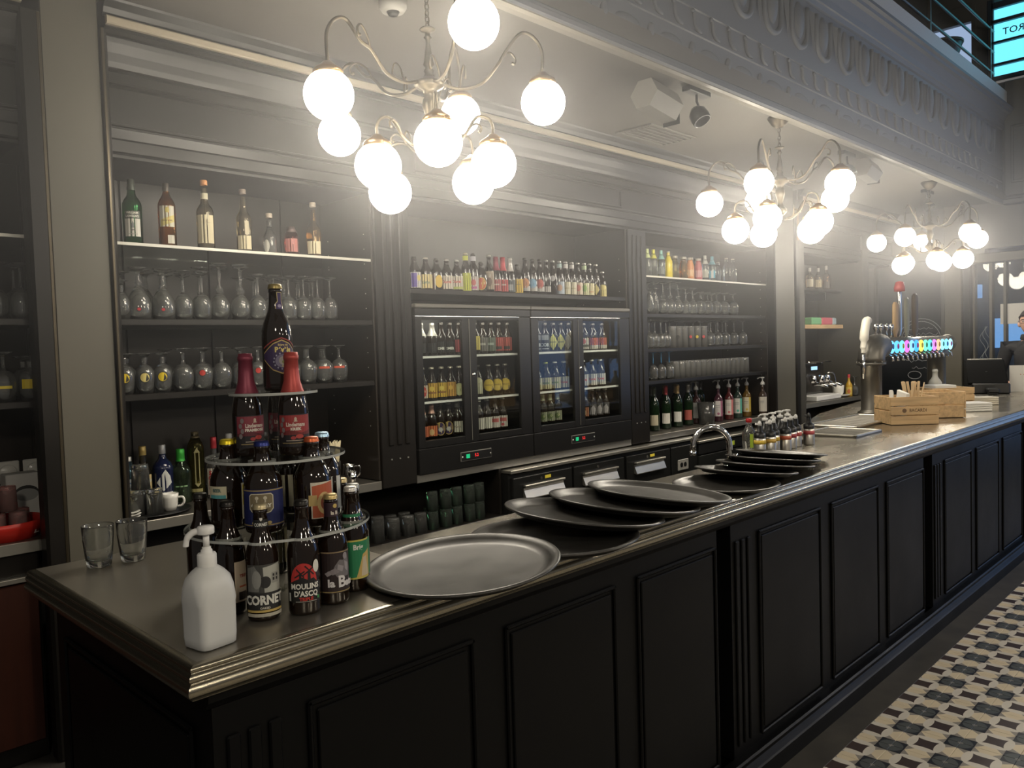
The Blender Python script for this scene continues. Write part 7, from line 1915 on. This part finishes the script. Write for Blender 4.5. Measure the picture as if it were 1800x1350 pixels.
for k, (x, shp, c, nk, op_, l) in enumerate(SD):
    g = mat('drink_%d' % k, op_, 0.2) if op_ else glass('soda_glass_%d' % k, c)
    fr = {8: [('rect', -0.03, 0.03, 0.03, 0.10, (0.5, 0.5, 0.42))], 9: [('rect', -0.03, 0.03, 0.03, 0.10, (0.1, 0.45, 0.6)), ('rect', -0.01, 0.012, 0.03, 0.10, (0.6, 0.6, 0.58))], 10: [('rect', -0.025, 0.025, 0.02, 0.07, (0.1, 0.12, 0.15))], 7: [('rect', -0.03, 0.03, 0.03, 0.09, (0.55, 0.3, 0.3))], 6: [('rect', -0.03, 0.03, 0.03, 0.09, (0.62, 0.4, 0.2))], 2: [('rect', -0.03, 0.03, 0.03, 0.09, (0.2, 0.22, 0.2))]}.get(k)
    bottle('soda_bottle', l + ', on the far top shelf', (x, 3.87, ZT), shp, g, front=fr, foil=(nk, 0.62 * shp['H'], 0.5) if nk else ((0.45, 0.42, 0.35), shp['H'] * 0.88, 0.4), group='soft drinks on the far top shelf', n=14)
ZW = 0.9276
WS = scaled(WINE, 1.1, 1.17)
WN = [(5.68, 4.06, None, (0.05, 0.05, 0.045), 'dark wine bottle by the fluted pilaster'), (5.76, 3.96, (0.5, 0.45, 0.32), (0.06, 0.07, 0.05), 'wine bottle with cream label, first from the pilaster'), (5.86, 4.06, None, (0.05, 0.05, 0.05), 'dark wine bottle behind the first labelled one'), (5.955, 3.97, (0.66, 0.63, 0.56), (0.42, 0.05, 0.06), 'wine bottle with white label and red capsule'), (6.055, 4.05, (0.66, 0.63, 0.56), (0.5, 0.35, 0.15), 'wine bottle with white label and tan capsule, rear'), (6.14, 3.97, (0.62, 0.6, 0.55), (0.55, 0.38, 0.18), 'wine bottle with white label and tan capsule, front'), (6.235, 4.05, (0.4, 0.06, 0.05), (0.55, 0.38, 0.18), 'wine bottle with red label and tan capsule'), (6.33, 3.98, (0.35, 0.08, 0.06), (0.3, 0.29, 0.27), 'wine bottle with red label and grey capsule'), (6.53, 4.08, (0.12, 0.11, 0.1), (0.22, 0.22, 0.21), 'dark wine bottle behind the plastic pitcher, left'), (6.64, 4.08, (0.15, 0.14, 0.12), (0.18, 0.18, 0.18), 'dark wine bottle behind the plastic pitcher, right'), (6.74, 4.10, None, (0.08, 0.08, 0.08), 'dark wine bottle behind the first syrup pump')]
for x, y, fc, cc, l in WN:
    bottle('wine_bottle', l, (x, y, ZW), WS, GREENB, front=[('rect', -0.036, 0.036, 0.05, 0.14, fc)] if fc else None, foil=(cc, 0.30, 0.4), group='wine bottles on the far counter', n=16)
t = thing('plastic_pitcher', 'clear plastic pitcher standing before the wine bottles', 'pitcher', (6.46, 3.87, ZW), 0)
obj('body', MB().lathe([(0, 0), (0.065, 0), (0.07, 0.005), (0.082, 0.20), (0.079, 0.20), (0.067, 0.01), (0, 0.01)], 24), GLASS, t)
obj('handle', MB().tube(catmull([(0.078, 0, 0.175), (0.125, 0, 0.17), (0.125, 0, 0.08), (0.074, 0, 0.05)], 5), 0.008, 8), GLASS, t)
obj('rim', MB().lathe([(0.080, 0.199), (0.086, 0.20), (0.086, 0.206), (0.080, 0.206)], 24), ACRYL, t)
SY = [(6.50, 4.0, (0.5, 0.5, 0.46), 'syrup bottle with white pump rising behind the pitcher', (0.45, 0.45, 0.42)), (6.76, 3.92, (0.38, 0.14, 0.22), 'pump syrup bottle with plum striped label, first of five', (0.64, 0.6, 0.58)), (6.96, 3.92, (0.6, 0.2, 0.2), 'pump syrup bottle with pink red striped label', (0.66, 0.62, 0.56)), (7.13, 3.92, (0.1, 0.42, 0.33), 'pump syrup bottle with teal striped label', (0.64, 0.63, 0.58)), (7.31, 3.92, (0.65, 0.48, 0.08), 'pump syrup bottle with yellow striped label', (0.66, 0.6, 0.44)), (7.455 - 0.045, 3.80, (0.64, 0.6, 0.52), 'pump syrup bottle with plain cream label, last in the row', (0.64, 0.6, 0.52))]
SYS = spirit_shape(0.33, 0.044, 0.20, 0.015)
for k, (x, y, c2, l, c1) in enumerate(SY):
    t = bottle('syrup_pump_bottle', l, (x, y, ZW), SYS, mat('syrup_%d' % k, ((0.05, 0.02, 0.02), (0.06, 0.02, 0.03), (0.10, 0.02, 0.02), (0.03, 0.05, 0.04), (0.16, 0.09, 0.02), (0.06, 0.04, 0.03))[k], 0.1), front=[('rect', -0.044, 0.044, 0.05, 0.195, c1), ('rect', 0.022, 0.044, 0.05, 0.195, c2), ('disc', 0.0, 0.075, 0.012, 0.012, c2), ('rect', -0.03, 0.012, 0.15, 0.155, (0.25, 0.25, 0.25)), ('rect', -0.03, 0.012, 0.135, 0.139, (0.3, 0.3, 0.3))], group='pump syrups on the far counter', n=16)
    p = MB().lathe([(0, 0.312), (0.021, 0.312), (0.021, 0.33), (0.012, 0.345), (0.006, 0.35), (0.006, 0.375), (0.018, 0.378), (0.018, 0.39), (0, 0.392)], 14)
    p.tube(catmull([(0, 0, 0.384), (-0.03, -0.002, 0.385), (-0.05, -0.003, 0.372)], 3), 0.006, 7)
    obj('pump_head', p, WHITEP, t)

# ================================================================== FAR NICHE
t = thing('glass_wall_shelf', 'small dark wall shelf with three bottles past the far pillar', 'shelf', (0, 0, 0))
obj('board', MB().bbox(8.30, 9.82, 3.98, YB - 0.015, 2.232, 2.262, 0.003), BLACKW, t)
for bx in (8.6, 9.5):
    obj('bracket', MB().bbox(bx, bx + 0.02, 4.05, YB - 0.015, 2.14, 2.231, 0.003), BLACKW, t)
for k, (x, c, fc, h) in enumerate(((9.20, (0.9, 0.75, 0.5), (0.55, 0.5, 0.38), 0.27), (9.43, (0.9, 0.8, 0.6), (0.5, 0.42, 0.25), 0.28), (9.66, (0.8, 0.6, 0.4), (0.12, 0.1, 0.09), 0.32))):
    bottle('spirit_bottle', ('spirit bottle with cream label, left of three on the small dark shelf', 'spirit bottle with tan label, middle of three on the small dark shelf', 'tall dark spirit bottle, right of three on the small dark shelf')[k], (x, 4.10, 2.2626), spirit_shape(h, 0.05, h * 0.5), glass('far_glass_%d' % k, c), front=[('rect', -0.04, 0.04, 0.03, 0.12, fc)], foil=((0.55, 0.53, 0.48), h * 0.78, 0.4), n=14)
t = thing('wooden_wall_shelf', 'pale wooden wall shelf with packets near the tap', 'shelf', (0, 0, 0))
obj('board', MB().bbox(8.42, 10.02 - 0.17, 3.98, YB - 0.015, 1.80, 1.845, 0.003), PINE, t)
obj('bracket', MB().bbox(8.9, 8.92, 4.1, YB - 0.015, 1.72, 1.799, 0.003), PINE, t)
t = thing('leaning_board', 'pale wooden board leaning on the wooden shelf', 'board', (9.02, 4.20, 1.846), 0)
obj('panel', MB().prism([(-0.20, 0), (0.17, 0), (0.03, 0.30), (-0.14, 0.30)], -0.012, 0.012).xf(Matrix.Rotation(pi / 2, 4, 'X')), PINE, t)
obj('dark_print', MB().box(-0.06, 0.03, -0.0145, -0.0125, 0.18, 0.215), paint((0.12, 0.09, 0.06)), t)
for k, (x, w, c, l) in enumerate(((9.18, 0.26, (0.16, 0.42, 0.2), 'green packet lying on the wooden wall shelf'), (9.47, 0.30, (0.55, 0.10, 0.14), 'red packet lying on the wooden wall shelf'), (9.68, 0.10, (0.35, 0.45, 0.5), 'pale blue packet at the shelf end'))):
    o = obj('packet', MB().bbox(-w / 2, w / 2, -0.06, 0.06, 0, 0.085, 0.012), paint(c), None, (x, 4.07, 1.8456))
    tag(o, l, 'packet')
# espresso machine
em = thing('coffee_machine', 'chrome espresso machine with small blue display', 'coffee machine', (9.05, 4.02, 0.981))
obj('body', MB().bbox(-0.32, 0.32, 0.0, 0.24, 0.06, 0.42, 0.02), mat('machine_dark', (0.05, 0.045, 0.04), 0.25, 0.5), em)
obj('drip_base', MB().bbox(-0.33, 0.33, -0.20, 0.24, 0.0, 0.058, 0.008), WHITEP, em)
obj('top_tray', MB().bbox(-0.30, 0.30, -0.10, 0.22, 0.421, 0.445, 0.008), CHROME, em)
obj('display', MB().box(-0.03, 0.13, -0.003, -0.0005, 0.34, 0.38), emis('coffee_display', (0.35, 0.6, 0.9), 1.2), em)
for x in (-0.16, 0.06, 0.22):
    g = obj('group_head', MB().lathe([(0, 0.20), (0.035, 0.20), (0.04, 0.24), (0.035, 0.28), (0, 0.285)], 16, (x, -0.08, 0)), CHROME, em)
    obj('portafilter', MB().tube([(x, -0.08, 0.195), (x, -0.16, 0.185), (x, -0.25, 0.16)], [0.03, 0.014, 0.016], 10), CHROME, g)
obj('steam_wand', MB().tube(catmull([(0.30, -0.05, 0.30), (0.36, -0.10, 0.28), (0.38, -0.12, 0.12)], 4), 0.008, 8), CHROME, em)
t = thing('coffee_grinder', 'dark coffee grinder with bean hopper beside the machine', 'grinder', (8.62, 4.02, 0.981))
obj('body', MB().bbox(-0.09, 0.09, -0.09, 0.09, 0, 0.40, 0.02), BLACKM, t)
obj('hopper', MB().lathe([(0.04, 0.40), (0.09, 0.47), (0.10, 0.62), (0.0, 0.63)], 18), mat('bean_hopper', (0.08, 0.05, 0.035), 0.15), t)
t = thing('cup_and_saucer', 'white cup on a wide saucer at the far counter edge', 'cup', (9.53, 3.92, 0.981))
obj('saucer', MB().lathe([(0, 0.002), (0.06, 0), (0.13, 0.022), (0.135, 0.03), (0.06, 0.012), (0, 0.012)], 24), PORC, t)
obj('cup', MB().lathe([(0, 0.0125), (0.04, 0.0125), (0.06, 0.05), (0.068, 0.14), (0.06, 0.14), (0.05, 0.05), (0, 0.03)], 22), PORC, t)
bottle('syrup_bottle', 'small yellow syrup bottle with red cap on the far counter', (9.70, 3.86, 0.981), spirit_shape(0.28, 0.04, 0.12), mat('yellow_syrup', (0.5, 0.3, 0.03), 0.2), front=[('rect', -0.035, 0.035, 0.02, 0.11, (0.65, 0.5, 0.12)), ('disc', 0, 0.06, 0.02, 0.025, (0.5, 0.15, 0.05))], foil=((0.5, 0.05, 0.06), 0.22, 0.4))
glassware('wine', 'upright-looking stemmed glass beside the yellow syrup bottle', 9.80, 3.83, 0.9802, 'glass on the far counter')

# ================================================================== PERSON BEHIND THE TILL
SKIN = mat('skin', (0.52, 0.30, 0.21), 0.5)


def skin_mesh(name, joints, edges, m, parent=None, sub=2):
    me = bpy.data.meshes.new(name)
    me.from_pydata([j[0] for j in joints], edges, [])
    o = bpy.data.objects.new(name, me)
    C.objects.link(o)
    sk = o.modifiers.new('skin', 'SKIN')
    for i, j in enumerate(joints):
        r = j[1]
        me.skin_vertices[0].data[i].radius = (r, r) if not isinstance(r, tuple) else r
    me.skin_vertices[0].data[0].use_root = True
    sk.use_smooth_shade = True
    sk.branch_smoothing = 0.6
    ss = o.modifiers.new('sub', 'SUBSURF')
    ss.levels = sub
    ss.render_levels = sub
    me2 = bpy.data.meshes.new_from_object(o.evaluated_get(bpy.context.evaluated_depsgraph_get()))
    bpy.data.objects.remove(o)
    me2.name = name
    me2.materials.clear()
    me2.materials.append(m)
    for p in me2.polygons:
        p.use_smooth = True
    return link(name, me2, parent)


pr = thing('person', 'dark haired person with glasses in black clothes, reaching towards the till', 'person', (9.66, 1.985, 0.0), radians(180))
# local frame: +X is the way the person faces, -Y the person's right side
J = [((0, 0, 1.02), (0.12, 0.09)), ((0.01, 0, 1.20), (0.11, 0.08)), ((0.0, 0, 1.42), (0.12, 0.08)), ((-0.01, 0, 1.56), (0.07, 0.06)), ((0.0, 0, 1.63), 0.056), ((0.02, 0, 1.69), 0.06),
     ((0, 0.20, 1.53), 0.045), ((0.06, 0.27, 1.27), 0.042), ((0.30, 0.16, 1.27), 0.036), ((0.40, 0.09, 1.285), 0.027),
     ((0, -0.20, 1.53), 0.045), ((0.02, -0.27, 1.26), 0.042), ((0.22, -0.18, 1.17), 0.036), ((0.31, -0.14, 1.18), 0.027),
     ((0, 0.10, 0.96), 0.10), ((0.02, 0.11, 0.53), 0.065), ((0.0, 0.11, 0.10), 0.043), ((0.14, 0.12, 0.035), 0.035),
     ((0, -0.10, 0.96), 0.10), ((0.02, -0.11, 0.53), 0.065), ((0.0, -0.11, 0.10), 0.043), ((0.14, -0.12, 0.035), 0.035)]
E_ = [(0, 1), (1, 2), (2, 3), (3, 4), (4, 5), (3, 6), (6, 7), (7, 8), (8, 9), (3, 10), (10, 11), (11, 12), (12, 13), (0, 14), (14, 15), (15, 16), (16, 17), (0, 18), (18, 19), (19, 20), (20, 21)]


def fingers(J, E, w, d, side):
    """palm and five fingers from wrist vertex w, pointing along d; side picks the thumb's side"""
    p0 = Vector(J[w][0])
    d = Vector(d).normalized()
    s = Vector((-d.y, d.x, 0)).normalized() * side
    up = Vector((0, 0, 1))
    palm = len(J)
    J.append((tuple(p0 + d * 0.06), (0.030, 0.017)))
    E.append((w, palm))
    for k, (off, ln) in enumerate(((0.030, 0.072), (0.010, 0.082), (-0.011, 0.077), (-0.030, 0.060))):
        a = len(J)
        b = p0 + d * 0.10 + s * off
        J.append((tuple(b), 0.0095))
        J.append((tuple(b + d * ln * 0.5 - up * 0.008), 0.0085))
        J.append((tuple(b + d * ln - up * 0.026), 0.007))
        E.extend([(palm, a), (a, a + 1), (a + 1, a + 2)])
    a = len(J)
    J.append((tuple(p0 + d * 0.045 + s * 0.038 - up * 0.004), 0.011))
    J.append((tuple(p0 + d * 0.085 + s * 0.058 - up * 0.014), 0.009))
    E.extend([(palm, a), (a, a + 1)])


fingers(J, E_, 9, (0.9, -0.35, 0.05), -1)
fingers(J, E_, 13, (0.9, 0.3, -0.05), 1)
body_o = skin_mesh('body', J, E_, SKIN, pr)
body_o.data.materials.append(mat('black_vest_cloth', (0.012, 0.012, 0.014), 0.8))
for p_ in body_o.data.polygons:
    c_ = p_.center
    if c_.z < 1.60 and c_.x < 0.19:
        p_.material_index = 1
hd_ = MB().ball((0, 0, 0), 0.1, 24, 16)
nv = []
for x, y, z in hd_.v:
    zz = z * 1.28
    xx = x * 1.02
    yy = y * 0.82
    if zz < 0:
        k = 1 + 0.38 * zz / 0.128
        yy *= k
        if xx > 0:
            xx *= 1 - 0.10 * (-zz / 0.128)
        else:
            xx *= k
    if xx > 0.06:
        a = abs(yy)
        if -0.035 < zz < 0.022 and a < 0.022:
            xx += 0.022 * (1 - a / 0.022) * (1 - (zz + 0.02) ** 2 / 0.0022 if abs(zz + 0.02) < 0.046 else 0)
        if 0.008 < zz < 0.04 and 0.018 < a < 0.05:
            xx -= 0.008
    nv.append((xx + 0.03, yy, zz + 1.775))
hd_.v = nv
head = obj('head', hd_, SKIN, pr)
hair = MB().ball((0, 0, 0), 0.106, 24, 16)
hv = []
for x, y, z in hair.v:
    z2 = z * 1.22
    if z2 < 0.03 and x > -0.01:
        z2 = max(z2, 0.035 + 0.03 * max(0, x) / 0.1)
    if z2 < -0.05:
        z2 = -0.05
    hv.append((x * 1.04 + 0.022, y * 0.87, z2 + 1.795))
hair.v = hv
obj('hair', hair, mat('dark_hair', (0.012, 0.009, 0.007), 0.5), head)
for sy in (-1, 1):
    obj('ear', MB().ball((0.022, sy * 0.083, 1.765), 0.02, 10, 8, zs=1.5), SKIN, head)
    obj('eye', MB().ball((0.117, sy * 0.032, 1.792), 0.011, 12, 8), paint((0.6, 0.58, 0.55), 0.2), head)
    obj('pupil', MB().ball((0.1255, sy * 0.032, 1.792), 0.0052, 10, 6), paint((0.02, 0.015, 0.01), 0.1), head)
    obj('eyebrow', MB().tube([(0.122, sy * 0.016, 1.813), (0.122, sy * 0.034, 1.818), (0.112, sy * 0.05, 1.812)], 0.0035, 6), MATS['dark_hair'], head)
obj('mouth', MB().tube([(0.118, -0.022, 1.722), (0.125, 0, 1.720), (0.118, 0.022, 1.722)], 0.005, 6), paint((0.35, 0.12, 0.1)), head)
gl = MB()
for sy in (-1, 1):
    gl.tube([(0.137, sy * 0.034 + 0.025 * cos(a), 1.790 + 0.019 * sin(a)) for a in [2 * pi * k / 14 for k in range(15)]], 0.0025, 5)
    gl.tube([(0.134, sy * 0.058, 1.795), (0.08, sy * 0.085, 1.80), (0.025, sy * 0.09, 1.79)], 0.0025, 5)
gl.tube([(0.138, -0.010, 1.795), (0.141, 0, 1.798), (0.138, 0.010, 1.795)], 0.0025, 5)
obj('eyeglasses', gl, BLACKP, head)
VEST = mat('black_vest_cloth', (0.012, 0.012, 0.014), 0.8)
vj = [((0, 0, 0.98), (0.165, 0.125)), ((0.01, 0, 1.20), (0.155, 0.115)), ((0.0, 0, 1.42), (0.18, 0.125)), ((-0.01, 0, 1.545), (0.115, 0.092)), ((-0.005, 0, 1.60), 0.068), ((0, 0.20, 1.53), 0.082), ((0.06, 0.27, 1.27), 0.063), ((0.22, 0.20, 1.27), 0.054), ((0, -0.20, 1.53), 0.082), ((0.02, -0.27, 1.26), 0.063), ((0.15, -0.215, 1.20), 0.052)]
skin_mesh('shirt', vj, [(0, 1), (1, 2), (2, 3), (3, 4), (3, 5), (5, 6), (6, 7), (3, 8), (8, 9), (9, 10)], VEST, pr)
obj('collar', MB().lathe([(0.068, 1.60), (0.085, 1.615), (0.078, 1.655), (0.066, 1.665), (0.062, 1.62)], 20), VEST, pr)
tj = [((0, 0, 0.99), (0.16, 0.12)), ((0, 0.10, 0.93), 0.112), ((0.02, 0.11, 0.53), 0.08), ((0.0, 0.11, 0.10), 0.066), ((0, -0.10, 0.93), 0.112), ((0.02, -0.11, 0.53), 0.08), ((0.0, -0.11, 0.10), 0.066)]
skin_mesh('trousers', tj, [(0, 1), (1, 2), (2, 3), (0, 4), (4, 5), (5, 6)], mat('black_trousers', (0.012, 0.012, 0.013), 0.8), pr)
for sy in (-1, 1):
    sh = MB().bbox(-0.07, 0.21, -0.05, 0.05, 0.0, 0.075, 0.025)
    obj('shoe', sh.xf(Matrix.Translation((0, sy * 0.115, 0.001))), BLACKP, pr)
